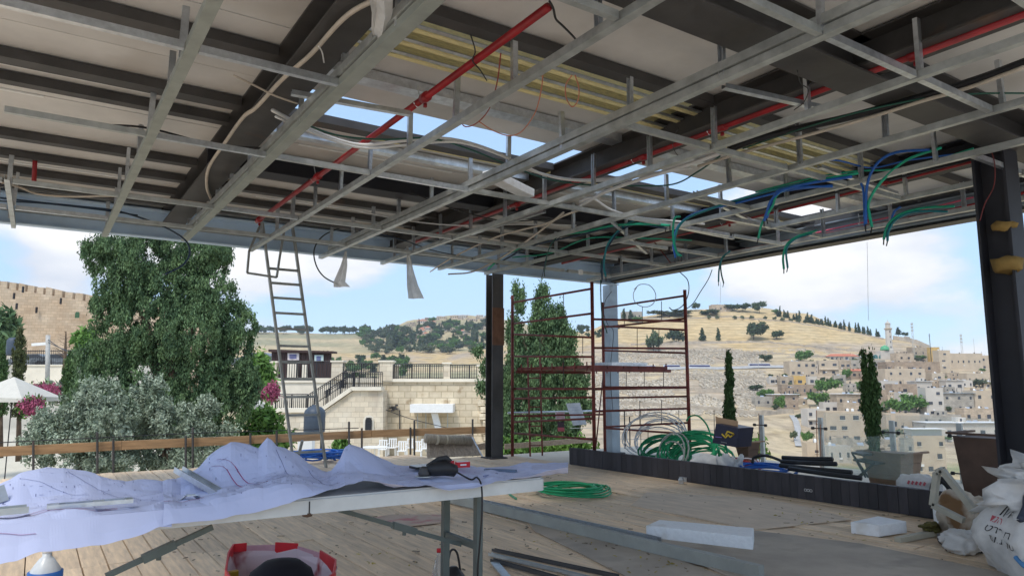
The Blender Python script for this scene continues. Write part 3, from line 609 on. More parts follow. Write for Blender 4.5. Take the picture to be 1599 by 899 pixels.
# standing loose corner of the drawing
# --- bits of profile and tools on the drawings
def chan_thing(name, label, a, b_, wd, h, m='galv', cat='metal channel', grp=None):
    b = MB(); b.chan(a, b_, wd, h, .003); return tag(b.build(name, M[m]), label, cat, grp)
chan_thing('channel_offcut', 'long straight galvanised channel lying slantwise across the table drawings', PY(278, 741, 2.80)+UP*.02, PY(376, 795, 2.47)+UP*.012, .034, .02)
b = MB(); a = PY(72, 806, 2.5); c = PY(207, 798, 2.5); a.z = c.z = TZ+.028; d = (c-a).normalized()
b.bar(a, c, .004, .012); b.bar(a+Vector((0, .04, 0)), c+Vector((0, .04, 0)), .004, .012); b.bar(a+Vector((0, .02, 0)), a+d*.03+Vector((0, .02, 0)), .04, .012); b.bar(c+Vector((0, .02, 0)), c-d*.02+Vector((0, .02, 0)), .04, .012); mm_ = a.lerp(c, .52); b.bar(mm_+Vector((0, .02, 0)), mm_+d*.03+Vector((0, .02, 0)), .04, .012)
tag(b.build('slotted_bracket', M['galv']), 'flat galvanised strip with two long slots, on the left drawing', 'bracket')
b = MB(); p = PY(12, 803, 2.48); p.z = TZ+.03; b.chan(p-Vector((.12, .0, 0)), p+Vector((.045, .02, 0)), .05, .018, .003); tag(b.build('channel_offcut', M['galv_d']), 'short grey channel piece at the left end of the table drawings', 'metal channel')
b = MB(); p = PY(4, 769, 2.75); p.z = TZ+.05; b.bar(p-Vector((.05, 0, .02)), p+Vector((.01, 0, 0)), .003, .05)
b.bar(p-Vector((.05, -.02, .02)), p+Vector((.01, .02, -.02)), .04, .003); tag(b.build('perforated_bracket', M['galv_d']), 'small perforated angle bracket cut by the left edge of the picture', 'bracket')
for (px, py, lb) in ((296, 787, 'small bent galvanised clip lying beside the long slanted channel'),):
    b = MB(); p = PY(px, py, 2.55); p.z = TZ+.02
    for s in (-1, 1): b.bar(p+Vector((s*.012, -.01, .006)), p+Vector((s*.03, .0, -.010)), .03, .003)
    b.bar(p+Vector((-.013, -.01, .006)), p+Vector((.013, -.01, .006)), .03, .003); tag(b.build('metal_clip', M['galv']), lb, 'clip')
# power tool with cord
pt = thing('power_tool', 'black corded power tool lying on the drawings near the right table end', 'power tool', PZ(690, 745, TZ+.02))
p = PZ(688, 744, TZ+.02)
b = MB(); b.tube([p+Vector((-.055, .02, .024)), p+Vector((-.03, .01, .03)), p+Vector((.02, 0, .032)), p+Vector((.06, -.01, .02)), p+Vector((.066, -.01, .016))], [.016, .028, .03, .024, .01], 10); b.build('motor_body', M['black'], pt, True)
b = MB(); b.tube([p+Vector((-.045, .03, .04)), p+Vector((.0, .02, .066)), p+Vector((.03, .01, .07)), p+Vector((.045, 0, .055))], [.008, .010, .011, .009], 8); b.build('handle', mat('tool_grip', (.03, .03, .032), .7), pt, True)
b = MB(); b.lathe(p+Vector((-.062, .02, .006)), [(.022, 0), (.024, .01), (.018, .03), (.01, .036)], 12); b.build('gear_head', M['steel'], pt, True)
b = MB(); b.lathe(p+Vector((-.066, .02, .002)), [(.03, 0), (.03, .004)], 16); b.build('guard', M['galv_d'], pt)
cord = arc([p+Vector((.064, -.01, .016)), PY(735, 748, 2.5), PY(745, 745, 2.45), PY(752, 760, 2.41), PY(752.5, 800, 2.40), PY(749, 850, 2.42), PY(746, 899, 2.45), PY(752, 960, 2.5), Vector((1.7, 2.7, .02))], 8)
b = MB(); b.tube(cord, .0038, 6); b.build('power_cord', M['black'], pt, True)
for (px, py, lb, o) in ((700, 722.5, 'red and white cigarette box lying further back on the drawings', 0), (722, 724, 'red and white cigarette box at the front, right of the black power tool', 1)):
    t = thing('cigarette_box', lb, 'box', PZ(px, py+8, TZ+.006), 'cigarette boxes on the table')
    p = PZ(px, py+5, TZ+.026); ax = Vector((.06, -.012 if o else .02, 0)); ay = Vector((.01, .034, 0)); b = MB(); b.obox(p+UP*.012, ax, ay, UP*.023); b.build('carton', M['cherry'], t)
    b = MB(); b.obox(p+UP*.0242, ax*.9, ay*.85, UP*.001); b.obox(p+UP*.012-ay*.51, ax*.45, ay*.02, UP*.006); b.build('white_label', M['white'], t)
b = MB(); p = PZ(668, 731, TZ+.03); b.obox(p+UP*.004+Vector((0, .03, 0)), (.11, 0, 0), (0, .07, 0), (0, 0, .010)); nb = tag(b.build('notebook', M['black']), 'thin black notebook with pale pages behind the power tool', 'notebook')
b = MB(); b.obox(p+UP*.011+Vector((0, .03, 0)), (.105, 0, 0), (0, .065, 0), (0, 0, .004)); b.build('pages', M['white'], nb)
b = MB(); b.chan(PZ(757, 733, TZ+.01), PZ(806, 735, TZ+.01), .022, .010, .003); tag(b.build('channel_offcut', mat('blue_grey_strip', (.17, .22, .30), .4, .4)), 'thin dark blue grey channel strip near the right end of the drawings', 'metal channel')
b = MB(); b.bar(PZ(755, 743, TZ+.01), PZ(777, 739, TZ+.01), .006, .006); tag(b.build('pencil', mat('pencil_grey', (.25, .27, .40))), 'thin grey pencil on the right part of the drawings', 'pencil')
# --- bag, jug, bottle below the table
bg_o = Vector((*PZ(440, 960, .0)[:2], 0)); shop = thing('shopping_bag', 'red and white patterned shopping bag, open, with black contents, below the table', 'shopping bag', bg_o)
# rim of the bag as seen, at real height .34 m
rim = [PZ(x, y, .36) for x, y in ((352, 899), (356, 872), (364, 858), (385, 856), (430, 855), (465, 857), (500, 868), (524, 883), (520, 905), (480, 935), (420, 945), (370, 930))]
cen = sum(rim, Vector())/len(rim)
rows = []
for k, zz in enumerate((0.004, .05, .12, .2, .28, .33, .36)):
    rows.append([Vector((cen.x+(q.x-cen.x)*(.8+.2*k/6)+.008*math.sin(i*2.1+k), cen.y+(q.y-cen.y)*(.8+.2*k/6), zz+(.004*math.sin(i*1.7) if k > 3 else 0))) for i, q in enumerate(rim+[rim[0]])])
b = MB(); b.grid(rows); o = b.build('fabric', mat('bag_white_print', (.62, .50, .53), .6, 0, 0, 4, spots=((.30, .02, .03), 7, .52)), shop, False); s_ = o.modifiers.new('t', 'SOLIDIFY'); s_.thickness = .003
for i, (i0, i1) in enumerate(((0, 3), (4, 5), (6, 12))):
    b = MB(); pts = [q+UP*.004 for q in (rim+[rim[0]])[i0:i1+1]]; 
    for p, q in zip(pts, pts[1:]): b.bar(p-UP*.015, q-UP*.015, .007, .075)
    b.build('red_trim', M['cherry'], shop)
b = MB(); 
for p, q in zip((rim+[rim[0]])[3:7], (rim+[rim[0]])[4:8]): b.bar(p-UP*.01, q-UP*.01, .006, .05)
b.build('pink_trim', mat('pink_trim', (.62, .34, .38)), shop)
b = MB(); c0 = PZ(440, 884, .40); nb_ = 14
for zz, r in ((0.12, .15),): pass
b.lathe((c0.x, c0.y, .12), [(.09, 0), (.12, .1), (.14, .20), (.12, .262), (.07, .30), (.01, .31)], 14); b.build('black_contents', mat('black_cloth', (.006, .006, .012), .8), shop, True)
b = MB(); p = PZ(362, 897, .33); b.obox(p, (.05, .01, 0), (0, .03, 0), (0, 0, .03)); b.build('yellow_packet', M['yel'], shop)
jg = PZ(72, 880, .30); jo = Vector((*PZ(72, 960, .0)[:2], 0))
jo = Vector((jg.x, jg.y, .0)); jug = thing('water_jug', 'translucent white plastic jug with a blue label, under the left table end', 'jug', jo)
b = MB(); b.lathe(jo, [(.06, .002), (.07, .02), (.07, .22), (.06, .28), (.03, .325), (.018, .335), (.018, .35)], 16); b.build('body', mat('milky_plastic', (.74, .77, .78), .3, alpha=.85), jug, True)
b = MB(); b.lathe(jo, [(.071, .15), (.0712, .27)], 16); b.v = [v for v in b.v]; b.build('label', M['jug_b'], jug, True)
b = MB(); b.lathe(jo, [(.02, .351), (.02, .37), (.012, .372)], 12); b.build('cap', M['white'], jug, True)
bt = PZ(686, 862, .26); bo = Vector((bt.x, bt.y, 0)); bot = thing('water_bottle', 'clear plastic bottle with a red cap standing behind the table leg', 'bottle', bo)
b = MB(); b.lathe(bo, [(.036, .003), (.04, .015), (.04, .12), (.034, .17), (.022, .22), (.013, .245), (.012, .262)], 16); b.build('body', mat('clear_plastic', (.85, .87, .87), .12, transmission=.75, alpha=.55), bot, True)
b = MB(); b.lathe(bo, [(.014, .262), (.014, .28)], 12); b.build('cap', M['cherry'], bot, True)
p = PZ(708, 893, .12); b = MB(); bb = Vector((p.x, p.y, 0)); b.lathe(bb, [(.07, .003), (.08, .05), (.06, .11), (.02, .15)], 10)
b.tube(arc([bb+Vector((-.04, 0, .12)), bb+Vector((-.02, 0, .23)), bb+Vector((.02, 0, .22)), bb+Vector((.045, 0, .11))], 5), .006, 6)
tag(b.build('black_bag', M['black'], None, True), 'small black bag with looped handle on the deck by the right table legs', 'bag')
# --- deck clutter
def coil(name, label, cat, c, r0, r1, tr, n, m, h=.03, ex=1.0, tilt=None, grp=None, tail=None, seed=1, parent=None):
    r = random.Random(seed); c = Vector(c); pts = []
    for t in range(n*22+1):
        a = t/22*2*math.pi; f = t/(n*22); rr = r0+(r1-r0)*(.5+.5*math.sin(t*.037*seed+1.3))
        k = int(t/22); q = Vector((math.cos(a)*rr*ex+.02*math.sin(k*2.3), math.sin(a)*rr+.02*math.cos(k*1.7), tr+abs(math.sin(k*1.9+a*.5))*h+f*h*.6))
        if tilt: q = tilt @ q
        pts.append(c+q)
    if tail: pts += [Vector(q) for q in tail]
    b = MB(); b.tube(pts, tr, 6); o = b.build(name, m, parent, True)
    return tag(o, label, cat, grp) if label else o
c0 = PZ(895, 771, 0); coil('hose_coil', 'green garden hose coiled flat on the deck right of the table', 'hose', c0, .24, .40, .0095, 9, M['green'], .05, tail=None, seed=3)
b = MB(); b.tube(arc([PZ(787, 757, .01), PZ(795, 770, .012), PZ(806, 778, .012)], 4), .011, 7); tag(b.build('hose_offcut', mat('pale_green_hose', (.10, .33, .20))), 'short cut piece of green hose beside the coiled hose', 'hose')
# bundle of long grey studs
a, c = PZ(684, 781, 0), PZ(1190, 907, 0); d = (c-a); n_ = Vector((d.y, -d.x, 0)).normalized()
b = MB(); b.bar(a+UP*.05+n_*.0, c+UP*.05+n_*.0, .05, .075); tag(b.build('steel_beam', M['bright_g']), 'long heavy grey beam lying on the deck from the table to the bottom edge', 'beam')
b = MB(); b.chan(PZ(720, 781, 0)+UP*.03, PZ(1030, 850, 0)+UP*.03, .045, .04, .003); tag(b.build('steel_stud', M['galv']), 'shiny galvanised stud lying behind the long heavy grey beam', 'metal channel')
b = MB(); b.chan(PZ(700, 778, 0)+UP*.02, PZ(1146, 880, 0)+UP*.02, .04, .03, .003); tag(b.build('steel_stud', M['galv_d']), 'dull galvanised stud tucked between the shiny stud and the grey beam', 'metal channel')
for i, (p0, p1, lb) in enumerate((((770, 861), (965, 903), 'upper of the three dark strips lying at the bottom centre'), ((765, 868), (930, 908), 'middle of the three dark strips lying at the bottom centre'), ((768, 877), (880, 908), 'lowest of the three dark strips lying at the bottom centre'))):
    b = MB(); b.chan(PZ(*p0, 0)+UP*.015, PZ(*p1, 0)+UP*.015, .03, .018, .003); tag(b.build('metal_strip', M['steel'] if i != 1 else M['galv_d']), lb, 'metal strip', 'dark strips on the deck')
b = MB(); b.bar(PZ(772, 880, 0)+UP*.01, PZ(793, 905, 0)+UP*.01, .05, .01); tag(b.build('glass_strip', M['galv']), 'short bright metal offcut by the foot of the front table leg', 'metal strip')
# sheets and boards lying flat
def flat(name, label, cat, px, m, z=.006, th=.012, group=None):
    P = [PZ(x, y, 0)+UP*z for x, y in px]; b = MB(); b.prism(P, UP*th); return tag(b.build(name, m), label, cat, group)
flat('fibre_board', 'large grey fibre cement board lying on the deck at the bottom right', 'board', [(1168, 830), (1345, 852), (1600, 905), (1560, 940), (1190, 925), (1010, 845)], M['sheet'])
flat('fibre_board', 'narrow grey board strip lying on the deck along the near side of the grey beam', 'board', [(812, 798), (900, 825), (1010, 858), (1140, 905), (985, 905), (900, 862), (835, 830)], M['sheet'], .005, .006)
flat('plywood_board', 'small stained plywood board on the deck behind the table legs', 'board', [(578, 812), (610, 806), (700, 806), (702, 816), (625, 824)], M['pinkboard'])
flat('plywood_board', 'thin grey plywood sheet lying on the deck in the middle of the right side', 'board', [(1180, 828), (1330, 812), (1270, 795), (1190, 778), (1010, 770), (985, 790)], mat('thin_ply', (.66, .53, .40), .85, 0, .2, 4, (3, .8, 1)), .004, .006)
b = MB(); b.bar(PZ(905, 725, 0)+UP*.035, PZ(1345, 784, 0)+UP*.02, .04, .035); tag(b.build('timber_batten', M['oldwood']), 'long thin brown batten lying on the deck along the foot of the dark parapet', 'batten')
b = MB(); b.lathe(PZ(1064, 755, 0)+UP*.002, [(.03, 0), (.035, .04), (.02, .07), (.028, .075)], 10); b.lathe(PZ(1070, 752, 0)+UP*.002, [(.02, 0), (.022, .05)], 8); tag(b.build('tape_roll', M['galv']), 'small grey metal tin standing on the deck beside the batten', 'tin')
# white foam blocks
def block(label, px, h, nm='foam_block'):
    P = [PZ(x, y, 0)+UP*.008 for x, y in px]; b = MB(); b.prism(P, UP*h); o = b.build(nm, M['white_foam']); bv = o.modifiers.new('b', 'BEVEL'); bv.width = .006; bv.segments = 2
    return tag(o, label, 'foam block', 'white foam blocks')
block('long white foam block lying on the deck across the board, right of the grey beam', [(1009, 842), (1176, 862), (1178, 846), (1030, 832)], .092)
block('flat square white foam block lying alone on the open deck', [(1329, 834), (1373, 840), (1417, 833), (1372, 824)], .085)
block('small white foam block half hidden against the sacks at the parapet end', [(1458, 817), (1480, 824), (1492, 816), (1468, 810)], .12)
b = MB()
q = [PY(756, 268, 4.6), PY(775, 265, 4.6), PY(832, 298, 4.35), PY(830, 311, 4.35), PY(800, 303, 4.35), PY(748, 282, 4.6)]
a = PX(762, 273, 3.0); c = PX(826, 303, 3.6)
a = PZ(762, 272, 2.92); c = PZ(826, 303, 2.88); b.bar(a, c, .13, .075); o = b.build('foam_block', M['white_foam']); bv = o.modifiers.new('b', 'BEVEL'); bv.width = .006; bv.segments = 2
tag(o, 'white foam block resting up on the ceiling channels under the sky gap', 'foam block', 'white foam blocks')
# dry leaves (uncountable litter)
b = MB()
for k in range(150):
    c = random.choice(((585, 878), (875, 815), (905, 838), (1050, 880), (860, 850), (1010, 880), (1330, 845), (1265, 805), (1100, 740), (960, 780)))
    p = PZ(c[0]+random.gauss(0, 28), min(905, c[1]+random.gauss(0, 10)), 0)+UP*.014
    a = random.uniform(0, 6.3); s = random.uniform(.008, .022); u = Vector((math.cos(a), math.sin(a), random.uniform(-.3, .3)))*s; v = Vector((-math.sin(a), math.cos(a), random.uniform(-.3, .3)))*s*.45
    b.add([p-u, p+v+UP*.004, p+u, p-v], [(0, 1, 2, 3)])
tag(b.build('dry_leaves', M['leaf_dry']), 'scattered yellow dry leaves on the deck boards', 'leaves', kind='stuff')

b = MB()
for k in range(420):
    p = PZ(random.uniform(250, 1500), random.uniform(735, 900), 0)
    if p.x > 6.2 or p.y > 9 or p.y < 1: continue
    a = random.uniform(0, 6.3); s = random.uniform(.004, .014); u = Vector((math.cos(a), math.sin(a), 0))*s*random.uniform(.5, 2); v = Vector((-math.sin(a), math.cos(a), 0))*s*.5; h = UP*random.uniform(.002, .006); p = p+UP*.012
    b.obox(p, u*2, v*2, h)
tag(b.build('debris', mat('chips', (.30, .24, .17), .9, isl=.6)), 'small wood chips and grit scattered over the deck boards', 'debris', kind='stuff')

# --- dark parapet of upright planks
PXX = 6.36
par = thing('plank_parapet', 'low dark parapet of upright charcoal planks along the right deck edge', 'parapet', (PXX, 5.5, 0))
y = 3.02
b = MB(); b.box(PXX+.022, PXX+.10, 3.0, 8.12, -.03, .225); b.build('backing', M['steel_dark'], par)
while y < 8.08:
    w_ = random.choice((.085, .09, .095)); b = MB(); o_ = random.uniform(0, .004); b.box(PXX-.004-o_, PXX+.02, y+.0015, y+w_-.0015, .004, .232+random.uniform(-.003, .003)); b.build('plank', M['dark_plank'], par); y += w_
b = MB(); p = PX(1262, 765, PXX-.012)
for k in (-.03, .0, .03): b.tube([p+Vector((0, k+.014*math.cos(a), .012*math.sin(a))) for a in np.linspace(0, 6.28, 10)], .0022, 4)
b.build('white_mark', M['white'], par)

# ================================================================== SCAFFOLD, LADDER, RAIL, RIGHT HAND CLUTTER
S1, S2 = 6.40, 7.95
sf = thing('scaffold_tower', 'rusty red tube scaffold tower with a platform beside the corner column', 'scaffold', (7.2, 8.5, 0))
def yof(px, x): return PX(px, 600, x).y
YFAR = yof(805, S1); YNR = yof(924, S1); Y2F = yof(943, S2); Y2N = yof(1074, S2)
def zat(px, py, x): return PX(px, py, x).z
def post(x, y, top, bot=-.04):
    b = MB(); b.tube([(x, y, bot), (x, y, top)], .025, 8); return b.build('post', M['brown_red'], sf, True)
post(S1-.06, YFAR, zat(803, 462, S1)); post(S1+.03, YNR, zat(921, 440, S1)); post(S2, Y2F, zat(940, 472, S2)); post(S2, Y2N, zat(1066, 453, S2))
def rbar(p, q, r=.017): b = MB(); b.tube([p, q], r, 6); b.build('rail', M['brown_red'], sf, True)
for l, r in ((471.7, 451), (505, 489.4), (521.8, 526.8), (556, 557), (607, 607), (622, 620), (658.6, 653), (676, 686)):
    rbar(PX(803.5, l, S1), PX(921.5+(r-440)*.034, r, S1))
for l, r in ((481, 462), (511, 497.4), (509, 515), (547, 551), (604, 604), (621, 618.5), (666, 659.6), (668, 677.6)):
    rbar(PX(940.5+(l-470)*.03, l, S2), PX(1067+(r-453)*.045, r, S2))
for z in (2.02, 1.62, 1.05, .75):
    rbar(Vector((S1+.03, YNR, z)), Vector((S2, Y2N, z+.02)))
for z in (1.05, .62): rbar(Vector((S1-.06, YFAR, z)), Vector((S2, Y2F, z)))
rbar(Vector((S1+.03, YNR, .1)), Vector((S2, Y2F, 1.35)), .010)
zp = zat(1000, 572, (S1+S2)/2)
for i in range(5):
    x0 = S1+.02+(S2-S1-.06)*i/5; x1 = x0+(S2-S1-.06)/5-.012
    b = MB(); b.box(x0, x1, YNR+.02, YFAR-.02, zp-.03, zp+.012); b.build('platform_board', M['brown_red'], sf)
for y in (YNR+.01, YFAR-.01):
    b = MB(); b.box(S1, S2, y-.012, y+.012, zp-.075, zp-.032); b.build('platform_beam', M['brown_red'], sf)
for x in (S1, S2):
    for i in range(7):
        y = YNR+.1+i*.27; b = MB(); b.tube([(x, y, zp-.07), (x, y, zp+.06)], .010, 5); b.build('spigot', M['brown_red'], sf)
for (px, a, c, X) in ((975, 481, 510, S2), (1003, 478, 503, S2), (1033, 470, 500, S2), (995, 512, 547, S2), (1029, 514, 550, S2), (978, 573, 604, S2), (1006, 573, 604, S2), (1036, 573, 604, S2), (999, 625, 662, S2), (1033, 624, 660, S2), (880, 458, 492, S1), (910, 525, 552, S1), (843, 525, 555, S1), (880, 560, 605, S1), (1012, 670, 700, S2), (1042, 675, 705, S2), (977, 670, 700, S2)):
    b = MB(); b.tube([PX(px, a, X), PX(px, c, X)], .0055, 5); b.build('drop_rod', M['iron'], sf)
for px in (824, 843):   # narrow access ladder frame at the back
    b = MB(); b.tube([PY(px, 556, 9.75), PY(px+4, 714, 9.75)], .014, 6); b.build('ladder_post', M['brown_red'], sf, True)
for k in range(9): b = MB(); b.tube([PY(825+k*.4, 575+k*15, 9.75), PY(843.5+k*.4, 575+k*15, 9.75)], .009, 5); b.build('rung', M['brown_red'], sf)
b = MB(); b.box(S1+.6, S1+1.3, 7.9, 8.35, zp+.014, zp+.05); b.box(S1+.7, S1+1.42, 8.0, 8.5, zp+.053, zp+.075); tag(b.build('metal_sheet', M['galv']), 'grey metal sheets lying on the scaffold platform', 'metal sheet')
b = MB(); b.tube([PY(793, 644.5, 9.9), PY(957, 640.5, 9.9)], .016, 8); tag(b.build('handrail_tube', M['galv']), 'pale horizontal steel tube behind the scaffold, carrying the paper signs', 'tube')
P = [PY(x, y, 9.83) for x, y in ((884, 629.5), (905.5, 628.5), (916, 662), (895, 664))]; b = MB(); b.prism(P, (0, .004, 0)); ps = tag(b.build('paper_sign', mat('white_sheet', (.78, .80, .84), .7)), 'tilted white paper sheet fixed to the tube behind the scaffold', 'sign')
b = MB()
for k in range(6): a = PY(890+k*2.6, 636+k*4.2, 9.826); b.bar(a, PY(904+k*2.0, 635.5+k*4.2, 9.826), .001, .006)
b.build('printed_lines', mat('faint_blue_print', (.55, .60, .72)), ps)
P = [PY(x, y, 9.82) for x, y in ((867, 642), (881.5, 642), (882.5, 656), (868, 656.5))]; b = MB(); b.prism(P, (0, .004, 0)); rs = tag(b.build('warning_sign', mat('pale_sign', (.72, .60, .60), .6)), 'small white sign with red print beside the tilted paper sheet', 'sign')
b = MB()
for k in range(4): b.bar(PY(869.5, 645.5+k*3, 9.816), PY(880.3, 645.5+k*3, 9.816), .001, .012)
b.build('red_print', M['sign_r'], rs)
P = [PY(x, y, 9.82) for x, y in ((870.5, 658), (881, 658), (881.5, 673), (871, 673))]; b = MB(); b.prism(P, (0, .004, 0)); rs = tag(b.build('notice', mat('dark_notice', (.06, .03, .04), .6)), 'small dark notice with a red lower half under the red print sign', 'sign')
b = MB(); b.prism([PY(x, y, 9.816) for x, y in ((870.8, 667), (881.2, 667), (881.5, 673), (871, 673))], (0, .003, 0)); b.build('red_print', M['sign_r'], rs)

# --- ladder
ld = thing('ladder', 'tall grey steel ladder leaning to the left against the canopy edge', 'ladder', (3.15, 9.58, 0))
BL, BR, TL, TR = Vector((2.93, 9.60, .0)), Vector((3.36, 9.60, .0)), Vector((2.24, 9.08, 3.14)), Vector((2.62, 9.08, 3.14))
lm = mat('ladder_steel', (.33, .34, .33), .5, .4, .3, 6)
for a, c in ((BL, TL), (BR, TR)):
    b = MB(); b.bar(a, c, .028, .05, up=Vector((0, 1, 0))); b.build('stile', lm, ld)
zz = [row for row in (704, 675, 647, 619, 592, 565.4, 541, 514.7, 490.7, 467.5, 445, 423)]
for r_ in zz:
    # parameter along the ladder whose row equals r_
    lo, hi = 0, 1
    for _ in range(30):
        m_ = (lo+hi)/2; q = BR.lerp(TR, m_); D_ = q.x*FH.x+q.y*FH.y
        if zrow(q.z, D_) > r_: lo = m_
        else: hi = m_
    b = MB(); p, q = BL.lerp(TL, lo), BR.lerp(TR, lo); b.bar(p, q, .03, .034, up=Vector((0, 1, 0))); b.build('rung', lm, ld)
b = MB(); pts = [PY(406, 352, 8.95), PY(389, 392, 8.95), PY(386, 426, 8.95), PY(432, 433, 8.95), PY(437, 400, 8.95), PY(445, 352, 8.95)]
for p, q in zip(pts, pts[1:]): b.bar(p, q, .024, .03, up=Vector((0, 1, 0)))
b.build('hook_frame', lm, ld)
b = MB(); b.bar(BL.lerp(TL, .1)+Vector((.16, .3, -.3)), BL.lerp(TL, .12)+Vector((.16, .02, .0)), .03, .03, up=Vector((0, 1, 0))); b.build('brace', lm, ld)
# --- guard rail along the far deck edge
gr = thing('guard_rail', 'long brown timber rail on thin steel posts along the far deck edge', 'rail', (2, 10.7, 0))
xs = [(-40, 704.8), (190, 693), (395, 684), (580, 675), (775, 668)]
for (x0, y0), (x1, y1) in zip(xs, xs[1:]):
    b = MB(); b.bar(PY(x0, y0+2, 10.72), PY(x1-.6, y1+2, 10.72), .035, .115); b.build('rail_board', M['timber'], gr)
for (px, t, bt_) in ((52, 688, 752), (152, 674, 745), (177, 684, 743), (290, 680, 738), (301, 667, 738), (391, 676, 735), (432, 672, 730), (545, 658, 722), (565, 668, 720), (641, 667, 716), (647, 656, 716), (738, 654, 712)):
    b = MB(); b.tube([PY(px, t, 10.66), PY(px, bt_, 10.66)], .016, 6); b.build('rail_post', M['steel'], gr)
b = MB(); b.tube([PY(-30, 692, 10.65), PY(300, 676, 10.65), PY(560, 668, 10.65)], .006, 5); b.build('top_wire', M['iron'], gr)
b = MB(); b.bar(PY(745, 698, 10.4), PY(768, 694, 10.4), .03, .10); b.bar(PY(788, 697, 10.4), PY(925, 686, 10.4), .03, .09); tag(b.build('timber_board', M['oldwood']), 'grey timber board fixed low behind the dark corner column', 'board')
# --- stack of reed mats / rolled screens by the rail
st = thing('reed_screen', 'bundle of weathered grey slatted reed screens leaning by the timber rail', 'screen', PY(700, 716, 10.0))
A0, A1, B0, B1 = PY(667, 691, 10.2), PY(728, 697, 10.2), PY(668, 707, 9.9), PY(754, 724, 9.75)
A1b = PY(738, 684, 10.15)
for i in range(16):
    f0, f1 = i/16, (i+.86)/16
    b = MB(); t0, t1 = A0.lerp(A1b, f0)+UP*.06, A0.lerp(A1b, f1)+UP*.06; c0_, c1 = B0.lerp(B1, f0), B0.lerp(B1, f1); c0_.z = c1.z = .01
    b.prism([t0, t1, c1, c0_], (0, .03, .01)); b.build('slat', M['oldwood'], st)
b = MB(); b.tube([PY(664, 684, 10.1), PY(700, 686, 10.05), PY(736, 688, 10.0)], .075, 10); b.build('roll', mat('reed', (.42, .36, .28), .9, 0, .4, 10, (12, 1, 1), bump=.5), st, True)
for f in (682, 696, 712, 724):
    b = MB(); c = PY(f, 686, 10.05); b.tube([c+Vector((-.012, 0, 0)), c+Vector((.012, 0, 0))], .079, 10); b.build('tie_band', mat('tie', (.62, .55, .42)), st)
b = MB(); b.tube([PY(737, 682, 9.9), PY(759, 723, 9.6)], .012, 6); b.build('steel_edge', M['galv'], st)
coil('blue_hose_coil', 'pile of blue pipe heaped behind the ladder foot', 'hose', PZ(478, 722, 0), .16, .30, .013, 6, M['blue'], .10, seed=2, ex=1.5)
coil('blue_hose_coil', 'second heap of blue pipe right of the ladder foot', 'hose', PZ(527, 720, 0), .12, .22, .013, 5, M['blue'], .09, seed=4, ex=1.3)

# --- things beyond the parapet (terrace floor about -0.05)
def on(px, X, z=-.045): # point on terrace floor below px
    q = PX(px, 620, X); return Vector((X, q.y, z))
def coil2(name, label, px, X, zc, r, tr, n, m, seed, tiltx=60, grp=None, ry=1.0, spread=.05):
    r_ = random.Random(seed); c = on(px, X, zc); pts = []
    for t in range(n*20+1):
        a = t/20*6.2832; rr = r*(1+.10*math.sin(seed+t*.21)+.16*math.sin(t*.05*seed)); k = t/20
        q = Vector((spread*math.sin(k*2.1+seed), math.cos(a)*rr*ry+.05*math.sin(k*1.3), math.sin(a)*rr+.03*math.cos(k*2.9)))
        q = Matrix.Rotation(R_(tiltx), 3, 'Y') @ q; pts.append(c+q)
    b = MB(); b.tube(pts, tr, 6); return tag(b.build(name, m, None, True), label, 'hose', grp)
coil2('conduit_coil', 'big bright green conduit coil heaped behind the dark parapet, right of the scaffold', 1082, 7.15, .20, .25, .013, 17, M['green'], 3, 38, ry=1.7, spread=.14)
coil2('conduit_coil', 'left green conduit coil heaped behind the dark parapet near the corner column', 1035, 7.5, .15, .22, .013, 11, mat('dark_green_conduit', (.01, .22, .09), .5, isl=.2), 5, 45, ry=1.9, spread=.12)
coil2('conduit_coil', 'loose tall white conduit coil standing behind the green coils', 1025, 7.9, .30, .29, .010, 8, M['white_c'], 2, 20, spread=.12, ry=1.9)
coil2('conduit_coil', 'grey white conduit loop leaning over the green coil', 1048, 7.05, .20, .24, .011, 3, mat('dusty_conduit', (.50, .50, .44), .6), 4, 18, spread=.05)
b = MB(); b.tube(arc([PX(1072, 657, 7.3), PX(1077, 650, 7.3), PX(1090, 649, 7.3), PX(1103, 662, 7.3), PX(1110, 680, 7.3), PX(1112, 690, 7.3)], 6), .011, 6); tag(b.build('conduit_end', M['green']), 'single green conduit end arching above the coils', 'hose')
coil2('cable_coil', 'red and white cable coil under the printed carton', 1140, 6.95, .12, .20, .012, 8, mat('red_cable', (.50, .06, .05), .5, isl=.3), 6, 75, ry=1.5)
coil2('cable_coil', 'thin white cable coil beside the printed carton', 1160, 7.0, .12, .16, .009, 5, M['white_c'], 7, 60, ry=1.2)
cb_ = thing('carton', 'open dark printed cardboard carton with a yellow emblem on the cable heap', 'carton', on(1132, 7.0, .2))
P = [PX(1118, 661, 6.95), PX(1153, 668, 6.95), PX(1149, 698, 6.95), PX(1112.5, 691, 6.95)]
b = MB(); b.prism(P, (.28, .0, 0)); b.build('box_body', M['print_d'], cb_)
b = MB(); b.prism([PX(1117, 649, 7.05), PX(1121, 651, 7.05), PX(1152, 657, 7.05), PX(1152, 668, 7.05), PX(1118, 662, 7.05)], (.006, 0, 0)); b.build('open_flap', M['cardb'], cb_)
b = MB()
for q in (((1127, 677), (1133, 683), (1137, 678)), ((1133, 679), (1136, 673), (1146, 677), (1143, 680)), ((1137, 678), (1140, 682), (1145, 678))):
    for u, v in zip(q, q[1:]): b.bar(PX(*u, 6.945), PX(*v, 6.945), .004, .016)
b.build('yellow_emblem', M['yel'], cb_)
b = MB(); b.bar(PX(1117, 681.5, 6.945), PX(1127, 682.5, 6.945), .003, .008); b.build('violet_print', mat('violet_print', (.25, .18, .5)), cb_)
b = MB()
